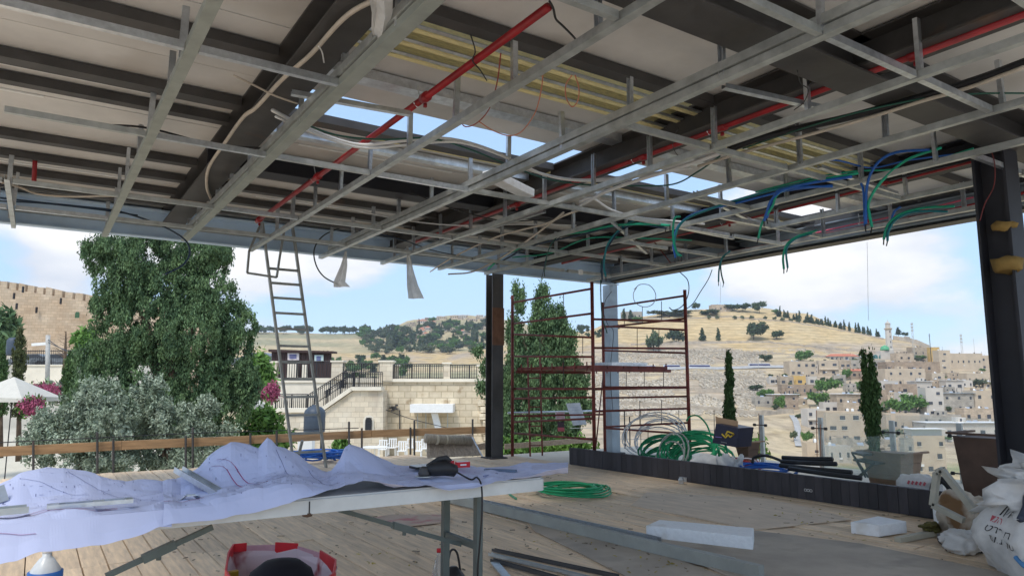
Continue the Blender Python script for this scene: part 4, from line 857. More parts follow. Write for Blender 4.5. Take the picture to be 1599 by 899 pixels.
for k in range(6): b.bar(PX(1126+k*1.6, 689.5+k*.3, 6.945), PX(1126.9+k*1.6, 689.7+k*.3, 6.945), .003, .010)
b.build('small_lettering', mat('grey_print', (.3, .3, .32)), cb_)
# sacks behind the parapet
def lump(name, label, c, rx, ry, rz, m, seed, cat='sack', amp=.16, grp=None, flat_=True, parent=None):
    b = MB(); c = Vector(c); n, k = 40, 24; rows = []
    for i in range(k+1):
        ph = -math.pi/2+math.pi*i/k; row = []
        for j in range(n+1):
            a = 6.2832*(j % n)/n; d = Vector((math.cos(a)*math.cos(ph), math.sin(a)*math.cos(ph), math.sin(ph)))
            e = .72; d2 = Vector([math.copysign(abs(q)**e, q) for q in d])
            f = 1+amp*noise.noise(d*1.7+Vector((seed, 0, 0)))+amp*.6*noise.noise(d*4.1+Vector((seed, 5, 0)))-amp*.5*abs(noise.noise(d*6+Vector((seed, 9, 0))))-amp*.3*abs(noise.noise(d*13+Vector((seed, 9, 4))))
            z = max(c.z-rz, c.z+d2.z*rz*f); row.append(Vector((c.x+d2.x*rx*f, c.y+d2.y*ry*f, z)))
        rows.append(row)
    b.grid(rows); o = b.build(name, m, parent, True); pass
    return tag(o, label, cat, grp) if label else o
lump('sack', 'crumpled white plastic sack behind the parapet, left of the white folded bag', on(1103, 6.75, .12), .12, .26, .165, M['sack'], 1)
lump('sack', 'pointed white folded bag behind the parapet, beneath the printed carton', on(1137, 6.7, .12), .10, .16, .20, M['sack'], 2, amp=.5)
coil2('blue_pipe_coil', 'bright blue pipe coil lying behind the parapet next to the black pipes', 1185, 6.78, .16, .20, .014, 6, M['blue'], 3, 82, ry=1.6)
b = MB(); b.tube(arc([PX(1175, 722, 6.8), PX(1178, 714, 6.85), PX(1195, 711, 6.9), PX(1215, 717, 6.9), PX(1235, 727, 6.9)], 6), .016, 7); tag(b.build('black_pipe', M['black']), 'curved black pipe end arching over the blue coil', 'pipe')
for i, (x0, y0, x1, y1) in enumerate(((1222, 714, 1300, 716.5), (1220, 720, 1306, 724), (1218, 726, 1330, 737), (1232, 731, 1345, 746))):
    b = MB(); b.tube([PX(x0, y0, 6.95-.06*i), PX((x0+x1)/2, (y0+y1)/2+.8, 6.95-.06*i), PX(x1, y1, 6.95-.06*i)], .024, 8)
    tag(b.build('black_pipe', M['black'], None, True), ('topmost', 'second', 'third', 'lowest')[i]+' of the black straight pipes stacked behind the parapet', 'pipe', 'black pipes behind the parapet')
# planters with thin cypresses
def planter(label, px0, px1, t, bt_, X, m, m2, slats=True, dx=.42):
    """front faces -X; px0..px1 at top"""
    y0, y1 = PX(px0, t, X).y, PX(px1, t, X).y; zt = PX((px0+px1)/2, t, X).z; zb = -.045
    tt = thing('planter', label, 'planter', (X, (y0+y1)/2, zb)); n = 4 if slats else 1
    for k in range(n):
        f0, f1 = k/n, (k+.97)/n
        def ring(f):
            z = zb+(zt-zb)*f; s = .04+(1-f)*.06
            return [Vector((X+s-.04, y1+s, z)), Vector((X+dx-s, y1+s, z)), Vector((X+dx-s, y0-s, z)), Vector((X+s-.04, y0-s, z))]
        b = MB(); lo, hi = ring(f0), ring(f1); b.add(lo+hi, [(0,1,2,3),(7,6,5,4),(0,4,5,1),(1,5,6,2),(2,6,7,3),(3,7,4,0)])
        b.build('plank' if slats else 'panel', m, tt)
    b = MB(); b.box(X-.02, X+dx, y1-.01, y1+.025, zt, zt+.02); b.box(X-.02, X+dx, y0-.025, y0+.01, zt, zt+.02); b.box(X-.03, X+.01, y1+.025, y0-.025, zt, zt+.02); b.build('rim', m2, tt)
    return tt
planter('brown slatted wooden planter behind the glass panel, holding the thin forked cypress', 1340, 1412, 708, 745, 7.7, M['planter2'], M['planter2'], dx=.5)
planter('large plain dark brown planter standing left of the big dark column', 1480, 1590, 680, 760, 7.25, M['planter'], M['planter'], False, dx=.5)
planter('small brown planter behind the red cable coil, under the single cypress', 1143, 1172, 690, 715, 8.2, M['planter'], M['planter2'], True, dx=.3)
def slim_cypress(label, px, top, bot, X, wpx, m, seed, fork=False, lean=0):
    tt = thing('cypress_tree', label, 'tree', PX(px, bot, X))
    D_ = PX(px, bot, X); sc_ = (D_.x*FH.x+D_.y*FH.y)/FPX; r_ = random.Random(seed)
    lob = []
    n = 12
    for k in range(n):
        f = k/(n-1); row = bot+(top-bot)*f; rr = wpx/2*sc_*(.85+.35*math.sin(f*5+seed)+.15*r_.random())*(1-.75*max(0, f-.62)/.38)
        c = PX(px+lean*f+r_.uniform(-1.5, 1.5), row, X)
        if fork and f > .80:
            lob.append((c+RT*(-.3*wpx*sc_), rr*.55, rr*.55, (bot-top)/n*sc_*.9)); c = c+RT*(.22*wpx*sc_); rr *= .6
        lob.append((c, rr, rr, (bot-top)/n*sc_*.9))
    crown(lob, 700, 16, .035, .02, m, tt, up=1.2, inner=.2, tz=2)
    b = MB(); b.tube([PX(px, bot+14, X)-UP*.0, PX(px+lean*.8, top+(bot-top)*.2, X)], [.022, .008], 6); b.build('trunk', M['bark'], tt)
slim_cypress('slim dark single pointed cypress standing behind the printed carton', 1139, 557, 660, 8.35, 14, LEAF['cypress'], 2)
slim_cypress('slim forked cypress growing from the slatted planter behind the glass panel', 1364, 556, 700, 7.95, 20, LEAF['cypress'], 5, True, -8)
# glass
gl = bpy.data.materials.new('greenish_glass'); gl.use_nodes = True; gb = gl.node_tree.nodes['Principled BSDF']; gb.inputs['Base Color'].default_value = (.55, .72, .66, 1); gb.inputs['Roughness'].default_value = .06; gb.inputs['Alpha'].default_value = .13
P = [PX(1288, 684, 7.05), PX(1425, 678, 7.05), PX(1425, 752, 7.05), PX(1288, 738, 7.05)]; b = MB(); b.prism(P, (.012, 0, 0)); tag(b.build('glass_screen', gl), 'pale green glass panel standing in front of the slatted planter', 'glass panel')
gf = thing('glass_balustrade', 'clear glass balustrade with steel posts along the outer terrace edge', 'balustrade', (9.3, 6, 0))
gl2 = bpy.data.materials.new('clear_glass'); gl2.use_nodes = True; gb = gl2.node_tree.nodes['Principled BSDF']; gb.inputs['Base Color'].default_value = (.65, .80, .76, 1); gb.inputs['Roughness'].default_value = .05; gb.inputs['Alpha'].default_value = .13
yy = [PX(p, 650, 9.35).y for p in (1192, 1284, 1395, 1500, 1600)]; zt = PX(1284, 655, 9.3).z
for y in yy:
    b = MB(); b.box(9.28, 9.32, y-.03, y+.03, -.30, zt+.03); p_ = b.build('glass_post', M['galv_d'], gf)
    for z in (zt-.12, zt-.56):
        for s in (-.1, .1): b = MB(); b.lathe((9.26, y+s, z-.02), [(.02, 0), (.028, .02), (.02, .04)], 8); b.build('clamp', M['black'], p_)
        b = MB(); b.box(9.262, 9.278, y-.1, y+.1, z-.008, z+.008); b.build('clamp_arm', M['steel'], p_)
for a, c in zip(yy[1:], yy[2:]):
    b = MB(); b.box(9.34, 9.352, c+.03, a-.03, -.2, zt+.1); b.build('glass_pane', gl2, gf)
for i, (px, t) in enumerate(((1185, 645), (1275, 640), (1281, 662))):
    b = MB(); b.tube([PX(px, t, 9.2), PX(px+1, t+75, 9.2)], .006, 5); tag(b.build('rebar_rod', mat('rust_rod', (.30, .14, .08))), ('leftmost thin rusty rod beside the first glass post', 'tall thin rusty rod left of the second glass post', 'short thin rusty rod touching the second glass post')[i], 'rod')
# small mesh of thin wires left of the carton
wf = thing('wire_fence', 'thin wire fence with slim posts behind the coils beyond the scaffold', 'fence', (9.2, 8.5, -.05))
for px in (905, 975, 983, 1000, 1060, 1115):
    b = MB(); b.tube([PX(px, 640 if px != 983 else 650, 9.1), PX(px+1, 705, 9.1)], .012 if px in (975, 983) else .006, 5); b.build('fence_post', M['steel'], wf)
for r_ in (652, 668, 684):
    b = MB(); b.tube([PX(890, r_, 9.1), PX(1120, r_+3, 9.1)], .004, 4); b.build('fence_wire', M['galv_d'], wf)
# folding chair frame behind the glass
ch = thing('folding_chair', 'dark metal folding chair frame left of the slatted planter', 'chair', on(1345, 7.5))
def tub(pts, r, nm, m=M['iron'], par_=ch): b = MB(); b.tube(pts, r, 6); return b.build(nm, m, par_, True)
tub([PX(1330, 706, 7.45), PX(1352, 745, 7.45)], .010, 'leg'); tub([PX(1366, 722, 7.45), PX(1338, 745, 7.45)], .010, 'leg'); tub([PX(1330, 706, 7.65), PX(1356, 745, 7.65)], .010, 'leg'); tub([PX(1366, 722, 7.65), PX(1342, 745, 7.65)], .010, 'leg')
b = MB(); b.prism([PX(1332, 716, 7.45), PX(1366, 724, 7.45), PX(1366, 726, 7.45), PX(1332, 719, 7.45)], (.2, 0, 0)); b.build('seat', M['iron'], ch)
b = MB(); b.prism([PX(1329, 705, 7.45), PX(1347, 709, 7.45), PX(1347, 712, 7.45), PX(1330, 708, 7.45)], (.2, 0, 0)); b.build('backrest', M['iron'], ch)
lump('sack', 'white plastic sack with red print lying behind the parapet right of the slatted planter', on(1425, 6.85, .13), .12, .20, .165, M['sack'], 7)
b = MB(); q = on(1425, 6.70, .2)
for k in range(5): b.bar(q+Vector((0, .10-k*.035, .02)), q+Vector((0, .085-k*.035, .05)), .003, .018)
tag(b.build('red_letters', M['sign_r']), 'faded red print on the sack right of the slatted planter', 'print')
b = MB(); q = on(1447, 6.75, .0); b.tube(arc([q, q+UP*.2, q+Vector((0, -.07, .28)), q+Vector((0, -.15, .2)), q+Vector((0, -.15, 0))], 5), .035, 8); tag(b.build('rubber_bollard', M['black'], None, True), 'small black rounded rubber hoop behind the parapet by the printed sack', 'hoop')

# --- big sacks on the right
SB = PZ(1694, 905, 0)
def bagpt(a, h, off=0):
    r = .51*(1-.5*max(0, (h-.26)/.3)**1.4)*(.86+.14*min(1, h/.15)); d = Vector((math.cos(a), math.sin(a), 0))
    n_ = noise.noise(Vector((d.x*1.6, d.y*1.6, h*2.3)))*.09-abs(noise.noise(Vector((d.x*4+3, d.y*4, h*5))))*.07-abs(noise.noise(Vector((d.x*8, d.y*8, h*14))))*.03
    return Vector((SB.x+d.x*(r+n_+off), SB.y+d.y*(r+n_+off), h))
sk = thing('rubble_sack', 'big white woven rubble sack with black and red Hebrew print at the right edge', 'sack', SB)
rows = [[bagpt(6.2832*j/64, h) for j in range(65)] for h in (0.004, .02, .04, .06, .08, .11, .14, .17, .2, .23, .26, .29, .32, .345, .37, .41, .45, .48, .50)]
rows.append([bagpt(6.2832*j/64, .5)*1.0+(Vector((SB.x, SB.y, .52))-bagpt(6.2832*j/64, .5))*.25+UP*.03*math.sin(j*.9) for j in range(65)])
rows.append([bagpt(6.2832*j/64, .5)+(Vector((SB.x, SB.y, .52))-bagpt(6.2832*j/64, .5))*.6+UP*.05*math.sin(j*1.7) for j in range(65)])
rows.append([Vector((SB.x, SB.y, .52)) for j in range(65)])
b = MB(); b.grid(rows); b.build('woven_body', M['sack'], sk, True)
ac = math.atan2(-SB.y, -SB.x)     # angle facing the camera
def text_on(txt, a0, h0, size, m, name, slope=0):
    cu = bpy.data.curves.new('t', 'FONT'); cu.body = txt; cu.size = size; cu.resolution_u = 2
    ob = bpy.data.objects.new('t', cu); COL.objects.link(ob); dg = bpy.context.evaluated_depsgraph_get(); me = bpy.data.meshes.new_from_object(ob.evaluated_get(dg)); bpy.data.objects.remove(ob)
    b = MB()
    vs = []
    for v in me.vertices: vs.append(bagpt(a0+v.co.x/.5, h0+v.co.y+slope*v.co.x, .006))
    b.add(vs, [tuple(p.vertices) for p in me.polygons]); return b.build(name, m, sk)
HX = ac-.98
text_on('\u05df\u05e7\u05dc\u05d0', HX-.02, .38, .075, M['black'], 'black_lettering', -.28)
text_on('\u05d3\u05e0\u05d4', HX-.06, .325, .048, M['sign_r'], 'red_lettering', -.2)
text_on('\u05d8\u05e8\u05d7 .\u05d7\u05e8', HX-.04, .27, .052, M['black'], 'black_lettering', -.15)
text_on('\u05e1\u05d5\u05de : \u05dc\u05d8', HX-.02, .215, .052, M['black'], 'black_lettering', -.15)
b = MB()
for k in range(10):
    a = ac-.62+k*.055; b.tube([bagpt(a, .16-k*.012, .012), bagpt(a+.06, .145-k*.012, .012)], .013, 6)
b.build('blue_seam', mat('blue_seam', (.10, .28, .55)), sk)
b = MB(); 
for s in (0,):
    pts = arc([bagpt(ac-.75, .50, .0), bagpt(ac-.72, .47, .02), bagpt(ac-.66, .42, .015), bagpt(ac-.6, .36, .012)], 6); b.tube(pts, .02, 6)
    pts = arc([bagpt(ac-.35, .36, .012), bagpt(ac-.28, .44, .015), bagpt(ac-.2, .5, .03), bagpt(ac-.1, .52, .05)], 6); b.tube(pts, .028, 6)
b.build('dark_strap', mat('blue_black_strap', (.05, .06, .09)), sk, True)
lump('rubble_sack', 'crumpled white upper sack slumped on top of the printed rubble sack', (SB.x+.02, SB.y+.02, .50), .40, .40, .17, M['sack'], 12, amp=.6)
q = PZ(1500, 842, 0); lump('rubble_sack', 'dirty brown stained sack leaning left of the printed rubble sack', (q.x+.10, q.y+.0, .16), .15, .17, .165, mat('dirty_sack', (.52, .45, .36), .85, 0, .4, 7, spots=((.20, .11, .05), 5, .5)), 4, amp=.3)
q = PZ(1508, 862, 0); lump('rubble_sack', 'small flattened grey white sack at the foot of the printed rubble sack', (q.x, q.y, .075), .17, .12, .075, M['sack'], 9, amp=.3)
b = MB(); q = [PZ(1464, 846, 0)+UP*.01, PZ(1478, 862, 0)+UP*.01, PZ(1535, 866, 0)+UP*.01, PZ(1530, 852, 0)+UP*.01]; b.prism(q, (0, 0, .05)); tag(b.build('rubber_mat', M['black']), 'folded black rubber piece under the grey white sack', 'mat')
b = MB(); b.bar(PZ(1402, 847, 0)+UP*.02, PZ(1502, 829, 0)+UP*.03, .05, .035); tag(b.build('timber_batten', mat('pale_batten', (.45, .42, .33), .7)), 'pale short batten poking out from the sacks over the deck', 'batten')
lump('straw_clump', 'mossy yellow green clump of straw lying on the pale short batten', tuple(PZ(1455, 836, 0)+UP*.06), .12, .05, .03, mat('moss', (.16, .14, .04), .95, 0, .5, 30, bump=.8), 3, 'straw', .6)
b = MB(); Q = [PX(1524, 800, 5.15), PX(1471, 733, 5.15), PX(1463, 737, 5.15), PX(1457, 788, 5.15), PX(1505, 812, 5.15)]
for p, r_ in zip(Q, Q[1:]): b.bar(p, r_, .036, .045, up=Vector((1, 0, 0)))
tag(b.build('bent_frame', mat('beige_frame_paint', (.42, .40, .33), .6)), 'beige bent square tube frame sticking up out of the sacks', 'metal frame')

# ================================================================== CABLES AND WIRES
def cable(label, pts, r, m, name='cable', cat='cable', grp=None, n=7):
    b = MB(); b.tube(arc(pts, n), r, 6); return tag(b.build(name, m, None, True), label, cat, grp)
def zz(L_, z): return [PZ(x, y, z) for x, y in L_]
def xx(L_, X): return [PX(x, y, X) for x, y in L_]
def yv(L_, Y): return [PY(x, y, Y) for x, y in L_]
cable('thick beige cable snaking along the brown beam at the upper left', zz([(612, -12), (545, 22), (495, 75), (478, 92), (440, 125), (400, 168), (380, 183), (352, 222), (326, 262), (323, 292), (330, 312)], 2.96), .014, M['beige_c'])
cable('white cable sagging under the ceiling grid from the left beam to the foam block', zz([(425, 172), (490, 205), (560, 226), (630, 220), (700, 217), (770, 236), (835, 268), (900, 281), (980, 276), (1045, 266), (1122, 240)], 2.93), .013, M['white_c'])
cable('second white cable running just under the first beneath the sky gap', zz([(430, 182), (500, 212), (565, 231), (640, 226), (720, 223), (800, 250), (860, 276), (930, 283), (1010, 274), (1080, 262)], 2.90), .009, M['white_c'])
cable('dark green cable following the white cables under the sky gap', zz([(470, 192), (530, 212), (600, 218), (670, 216), (730, 232), (790, 256), (850, 278), (910, 288), (985, 290), (1050, 288), (1090, 268), (1124, 244)], 2.91), .007, M['dgreen'])
cable('orange brown wire looping down from the red pipe in the middle', zz([(782, 84), (776, 130), (764, 170), (745, 192), (727, 198), (720, 188), (727, 178), (740, 178)], 2.9), .004, mat('red_brown_wire', (.35, .07, .05)))
cable('orange wire hanging in a wide bow under the middle channel', zz([(848, 103), (846, 135), (836, 175), (815, 205), (795, 212), (770, 204), (748, 190)], 2.9), .004, M['orange_c'])
cable('small closed orange wire loop hanging under the dark purlin', zz([(893, 118), (884, 132), (884, 152), (893, 167), (902, 158), (904, 138), (898, 118)], 2.95), .004, M['orange_c'])
cable('twisted black wire hanging from the end of the thick red pipe', zz([(858, 2), (864, 14), (868, 30), (878, 40), (893, 55), (906, 70)], 2.9), .006, M['black'])
cable('loose black wire crossing the yellow wool strips', zz([(735, 55), (742, 80), (738, 95), (750, 110), (760, 126)], 2.95), .004, M['black'])
cable('fat black insulated pipe running through the grid to the top right', zz([(1138, 234), (1180, 218), (1250, 200), (1322, 184), (1400, 163), (1481, 139), (1540, 120), (1615, 92)], 2.92), .026, M['black'], 'black_duct', 'duct')
cable('thin green cable lying along the fat black pipe', zz([(1160, 232), (1240, 205), (1330, 178), (1420, 158), (1480, 150), (1540, 146), (1610, 146)], 2.90), .006, M['dgreen'])
cable('beige flexible tube running beside the fat black pipe', zz([(1090, 260), (1160, 238), (1250, 214), (1350, 186), (1440, 158), (1510, 138), (1599, 105)], 2.88), .012, M['beige_c'])
cable('dark blue cable hanging in a loop in front of the big conifer', [*zz([(0, 309), (60, 316), (120, 322), (180, 329), (225, 342), (262, 357)], 2.9), *yv([(290, 376), (296, 396), (285, 414), (258, 428)], 8.2)], .010, M['navy'])
cable('second dark blue cable along the far left roof edge', zz([(0, 314), (70, 318), (150, 327), (215, 336)], 2.88), .007, M['navy'])
cable('beige cable sagging along the left roof edge', zz([(0, 284), (30, 292), (60, 303), (110, 307), (170, 306), (240, 309), (320, 318), (370, 330), (430, 340)], 2.9), .010, M['beige_c'])
cable('dark cable loop hanging from the roof edge between the two plastic strips', yv([(558, 352), (532, 356), (505, 368), (491, 388), (493, 412), (506, 432), (532, 446)], 8.9), .009, mat('grey_black_cable', (.05, .06, .07)))
for i, (pts, lb) in enumerate(((((540, 392), (537, 415), (530, 440), (534, 448)), 'left translucent plastic strip hanging from a ceiling channel'), (((636, 385), (640, 420), (644, 445), (650, 466)), 'right translucent plastic strip hanging from a ceiling channel'))):
    q = yv(pts, 8.3); b = MB(); rows = []
    for k, p in enumerate(q): wv_ = .012+.03*k; rows.append([p+RT*(-wv_), p+RT*(-wv_*.4)+FH*.03, p+RT*wv_*.3-FH*.02, p+RT*wv_])
    b.grid(rows); o = b.build('plastic_strip', M['cloudy']); o.modifiers.new('t', 'SOLIDIFY').thickness = .001; tag(o, lb, 'plastic strip', 'hanging plastic strips')
q = zz([(596, -10), (598, 20), (594, 45), (592, 70)], 2.84); b = MB(); rows = []
for k, p in enumerate(q): rows.append([p-RT*(.06-.008*k), p-RT*.03+UP*.02*(k % 2), p+RT*.01-UP*.02, p+RT*(.05-.006*k)])
b.grid(rows); o = b.build('plastic_film', M['cloudy']); o.modifiers.new('t', 'SOLIDIFY').thickness = .001; tag(o, 'crumpled clear plastic film hanging on the wide channel at the top', 'plastic film')
cable('coiled white cable mass tied to the grid above the scaffold', zz([(1122, 240), (1060, 262), (1000, 280), (945, 300), (912, 318), (898, 328)], 2.85), .016, M['white_c'])
cable('white cable running from the tied mass to the right hand grid', zz([(905, 315), (925, 310), (955, 328), (1000, 340), (1050, 345), (1100, 350)], 2.86), .012, M['white_c'])
cable('beige cable crossing the grid down to the corner column', zz([(915, 325), (885, 335), (850, 350), (810, 360), (770, 372), (720, 395), (690, 412), (672, 424)], 2.82), .010, M['beige_c'])
cable('second beige cable curling out below the roof edge', [*zz([(880, 332), (855, 352), (820, 378), (790, 398), (765, 412)], 2.82), PY(735, 425, 8.6), PY(700, 428, 8.6)], .011, M['beige_c'])
# green and blue bundles on the right beam
def bundle(label, paths, X=None, Y=None, name='cable_bundle', knot=None):
    t = None
    if knot: X = PZ(*knot, 2.74).x
    for i, (pts, r, m) in enumerate(paths):
        q = xx(pts, X) if X else yv(pts, Y)
        if t is None: t = thing(name, label, 'cables', q[0], 'blue and green cable bundles on the right beam')
        b = MB(); b.tube(arc([p+Vector((.008*i, .006*i, 0)) for p in q], 6), r*(.72 if X and X < 5 else 1.15), 6); b.build('cable', m, t, True)
        e = q[-1]; b = MB(); b.tube([e+Vector((.008*i, .006*i, 0)), e+Vector((.008*i+.012*(-1)**i, .012, -.05))], r*.6, 5); b.build('cable_end', M['black'], t)
    return t
g1, b1 = M['teal'], M['blue']; dk = mat('blue_green_cable', (.01, .20, .24), .5)
bundle('long green and blue bundle sweeping up from the corner column to the right beam', [([(762, 420), (790, 398), (850, 372), (910, 362), (960, 352), (1010, 350), (1046, 352)], .012, g1), ([(775, 412), (830, 384), (900, 368), (980, 350), (1040, 356)], .010, M['navy']), ([(1290, 281), (1240, 288), (1180, 303), (1110, 325), (1066, 345), (1053, 375), (1058, 400)], .011, dk), ([(1300, 288), (1230, 296), (1150, 316), (1090, 330), (1060, 350), (1051, 378), (1054, 402)], .009, b1)], knot=(1060, 350))
bundle('short dark green bundle hanging down left of the scaffold', [([(890, 362), (868, 372), (856, 392), (850, 425)], .008, M['dgreen']), ([(880, 366), (862, 380), (853, 400), (847, 428)], .007, M['navy'])], knot=(856, 385))
bundle('dark bundle hanging straight down over the scaffold top', [([(1005, 340), (975, 352), (950, 380), (943, 412), (946, 432)], .011, dk), ([(1000, 346), (968, 360), (948, 388), (940, 415), (940, 436)], .010, M['navy'])], knot=(946, 385))
bundle('tall loop of green cable dropping below the grid in the middle of the right side', [([(1062, 338), (1053, 342), (1051, 370), (1056, 392), (1064, 400)], .010, g1)], knot=(1056, 345))
bundle('blue knot of cables tied under the small right hand sky gap', [([(1330, 276), (1270, 285), (1225, 296), (1205, 312), (1198, 330), (1193, 345)], .011, b1), ([(1340, 270), (1270, 282), (1218, 300), (1206, 322), (1190, 348), (1184, 372)], .009, g1), ([(1300, 290), (1240, 292), (1214, 298), (1205, 318), (1197, 340)], .010, b1)], knot=(1205, 310))
bundle('blue and green arcs dropping beside the tall steel hanger, right centre', [([(1452, 234), (1400, 238), (1370, 255), (1354, 290), (1352, 350)], .010, b1), ([(1470, 230), (1415, 250), (1375, 285), (1357, 315), (1358, 335), (1362, 354)], .010, g1), ([(1345, 285), (1349, 300), (1351, 352)], .009, b1)], knot=(1355, 290))
bundle('green and blue bundle hanging over the bright cloud left of the big column', [([(1490, 322), (1440, 325), (1405, 335), (1386, 352), (1380, 374)], .011, g1), ([(1480, 330), (1430, 330), (1400, 342), (1388, 360), (1386, 376)], .010, dk), ([(1407, 322), (1397, 330), (1392, 345), (1385, 370)], .009, b1)], knot=(1395, 335))
bundle('green bundle hanging below the roof edge in front of the big cloud', [([(1275, 360), (1248, 368), (1230, 380), (1223, 400), (1224, 420)], .011, g1), ([(1268, 364), (1240, 374), (1228, 390), (1230, 418)], .010, dk)], knot=(1232, 375))
bundle('dark frayed bundle hanging at the roof edge above the hilltop trees', [([(1140, 392), (1128, 402), (1123, 420), (1122, 440)], .009, dk), ([(1134, 396), (1126, 408), (1126, 425), (1130, 442)], .008, M['dgreen'])], knot=(1126, 402))
bundle('blue and green bundle at the far right edge behind the big column', [([(1640, 300), (1600, 302), (1578, 308), (1560, 322)], .010, b1), ([(1640, 308), (1600, 310), (1580, 316), (1565, 330)], .009, g1)], X=8.0)
cable('thin dark green cable hanging straight down in front of the corner column', [*xx([(941, 300), (940, 380), (938, 440), (940, 490), (948, 520)], 7.6)], .010, M['dgreen'])
cable('thin black wire bowed along the corner column', xx([(955, 455), (945, 470), (943, 490), (950, 508), (958, 520), (953, 580), (957, 640)], 7.9), .005, M['black'])
cable('round wire ring hanging above the right scaffold frame', xx([(990, 452), (1000, 444), (1015, 446), (1024, 460), (1019, 475), (1005, 479), (992, 472), (989, 459), (994, 449)], 7.9), .006, M['galv_d'])
cable('grey cable loop hanging from the roof edge above the hill, left', xx([(1062, 425), (1074, 438), (1075, 458), (1066, 477), (1052, 484), (1045, 480)], 8.0), .007, mat('olive_cable', (.09, .11, .08)))
cable('grey cable loop hanging from the roof edge above the hill, right', xx([(1112, 421), (1106, 436), (1094, 455), (1080, 476), (1062, 486), (1048, 484)], 8.0), .006, MATS['olive_cable'])
cable('hair thin wire hanging straight down over the right hand sky', xx([(1354, 378), (1355, 430), (1356, 500)], 8.1), .0022, M['galv_d'], 'thin_wire', 'wire')
cable('short hair thin wire hanging over the hilltop trees', xx([(1125, 440), (1125, 460), (1124, 500)], 8.1), .002, M['galv_d'], 'thin_wire', 'wire')
cable('pink and white wire bunch laid along the right roof edge channel', xx([(1240, 372), (1320, 353), (1400, 337), (1480, 318), (1520, 308)], 7.95), .010, mat('pink_cable', (.62, .12, .18)))
cable('dark red wire hanging down the face of the big right hand column', xx([(1545, 228), (1553, 255), (1552, 290), (1538, 318), (1530, 345)], 5.95), .004, mat('dark_red_wire', (.16, .03, .03)))
cable('pale thin tube loosely looped over the left grid corner', zz([(365, 118), (400, 135), (430, 150), (465, 162)], 2.9), .006, M['beige_c'])
cable('white wire end dangling from the beige cable at the upper left', zz([(497, 72), (503, 82), (506, 98)], 2.9), .004, M['white_c'])

# extra loose wires and studs on the grid
for i, (pts, z, r, m, lb) in enumerate((
 ([(150, 195), (230, 200), (330, 225), (410, 232)], 2.95, .008, 'black', 'black cable lying on the channels at the upper left'),
 ([(560, 330), (640, 345), (720, 352), (820, 350), (900, 352)], 2.95, .008, 'white_c', 'thin white cable drooping over the far middle of the grid'),
 ([(330, 320), (420, 332), (500, 345), (600, 352), (700, 372)], 2.92, .008, 'beige_c', 'beige cable resting along the far roof edge behind the ladder top'),
 ([(640, 300), (720, 330), (790, 345), (860, 342)], 2.9, .006, 'black', 'thin black wire looped between the middle channels'),
 ([(1240, 262), (1300, 250), (1360, 262), (1420, 250), (1500, 240)], 2.92, .007, 'blue', 'blue cable lying over the right hand channels'),
 ([(1180, 300), (1260, 280), (1330, 268), (1420, 262), (1520, 232)], 2.9, .008, 'teal', 'green cable lying over the right hand channels'),
 ([(1060, 200), (1050, 220), (1056, 240), (1070, 250)], 2.9, .003, 'black', 'thin black wire dangling beside the long red pipe'),
 ([(1245, 110), (1250, 130), (1262, 140), (1255, 160), (1240, 172)], 2.88, .003, 'black', 'two loose black wire ends beside a steel hanger, upper right'),
 ([(560, 360), (620, 372), (680, 392), (735, 402)], 2.88, .007, 'navy', 'dark cable along the roof edge left of the corner column'),
 ([(800, 402), (860, 395), (920, 372), (1000, 372), (1080, 375)], 2.88, .009, 'teal', 'green cable sweeping low across the far right corner of the grid'))):
    cable(lb, zz(pts, z), r, M[m])
for (a, c, lb) in (((455, 145), (640, 178), 'loose galvanised stud lying over the sky gap, left'), ((1010, 345), (1145, 372), 'loose galvanised stud at the far right part of the grid'), ((1085, 300), (1180, 348), 'short loose stud lying across the right channels'), ((1280, 260), (1400, 302), 'loose stud crossing the right hand grid near the blue arcs'), ((735, 365), (850, 330), 'loose pale stud lying slantwise over the far grid'), ((1130, 135), (1280, 168), 'bright loose stud resting above the grid, upper right'), ((955, 345), (1010, 395), 'short stud angled down near the scaffold top')):
    b = MB(); b.chan(PZ(*a, 2.9), PZ(*c, 2.9), .04, .03, .003); tag(b.build('loose_stud', M['galv']), lb, 'metal channel')
b = MB(); p = PZ(907, 425, 2.72); b.obox(p, (.05, 0, 0), (0, .04, 0), (0, 0, .07)); tag(b.build('junction_box', M['white']), 'small white junction box under the far roof corner', 'junction box')

# ================================================================== GARDEN, CITY WALL, STONE BUILDING
def lobes_px(L_, D, dz=1.0, sq=1.0):
    out = []
    for (cx, cy, rx, ry) in L_:
        s = D/FPX; dd = RNG.uniform(-.5, .5)*rx*s
        out.append((PD(cx, cy, D+dd), rx*s, rx*s*dz, ry*s))
    return out
def trunk(t, base, top, r0, r1, limbs=()):
    b = MB(); m_ = base.lerp(top, .5)+Vector((random.uniform(-.1, .1), random.uniform(-.1, .1), 0))
    b.tube([base, m_, top], [r0, (r0+r1)/2, r1], 8)
    for q, r in limbs: b.tube([base.lerp(top, .45), base.lerp(top, .6).lerp(Vector(q), .5)+UP*.2, Vector(q)], [r, r*.7, r*.3], 6)
    return b.build('trunk', M['bark'], t, True)
def clump(L_, k=5, f=.46, seed=1):
    r = random.Random(seed); out = [(a, b, c*.8, d*.8) for a, b, c, d in L_]
    for a, b, c, d in L_:
        for i in range(k):
            t_ = r.uniform(0, 6.283); q = r.uniform(.55, .95); g_ = f*r.uniform(.7, 1.2)
            out.append((a+math.cos(t_)*c*q, b+math.sin(t_)*d*q, c*g_, d*g_*1.1))
    return out
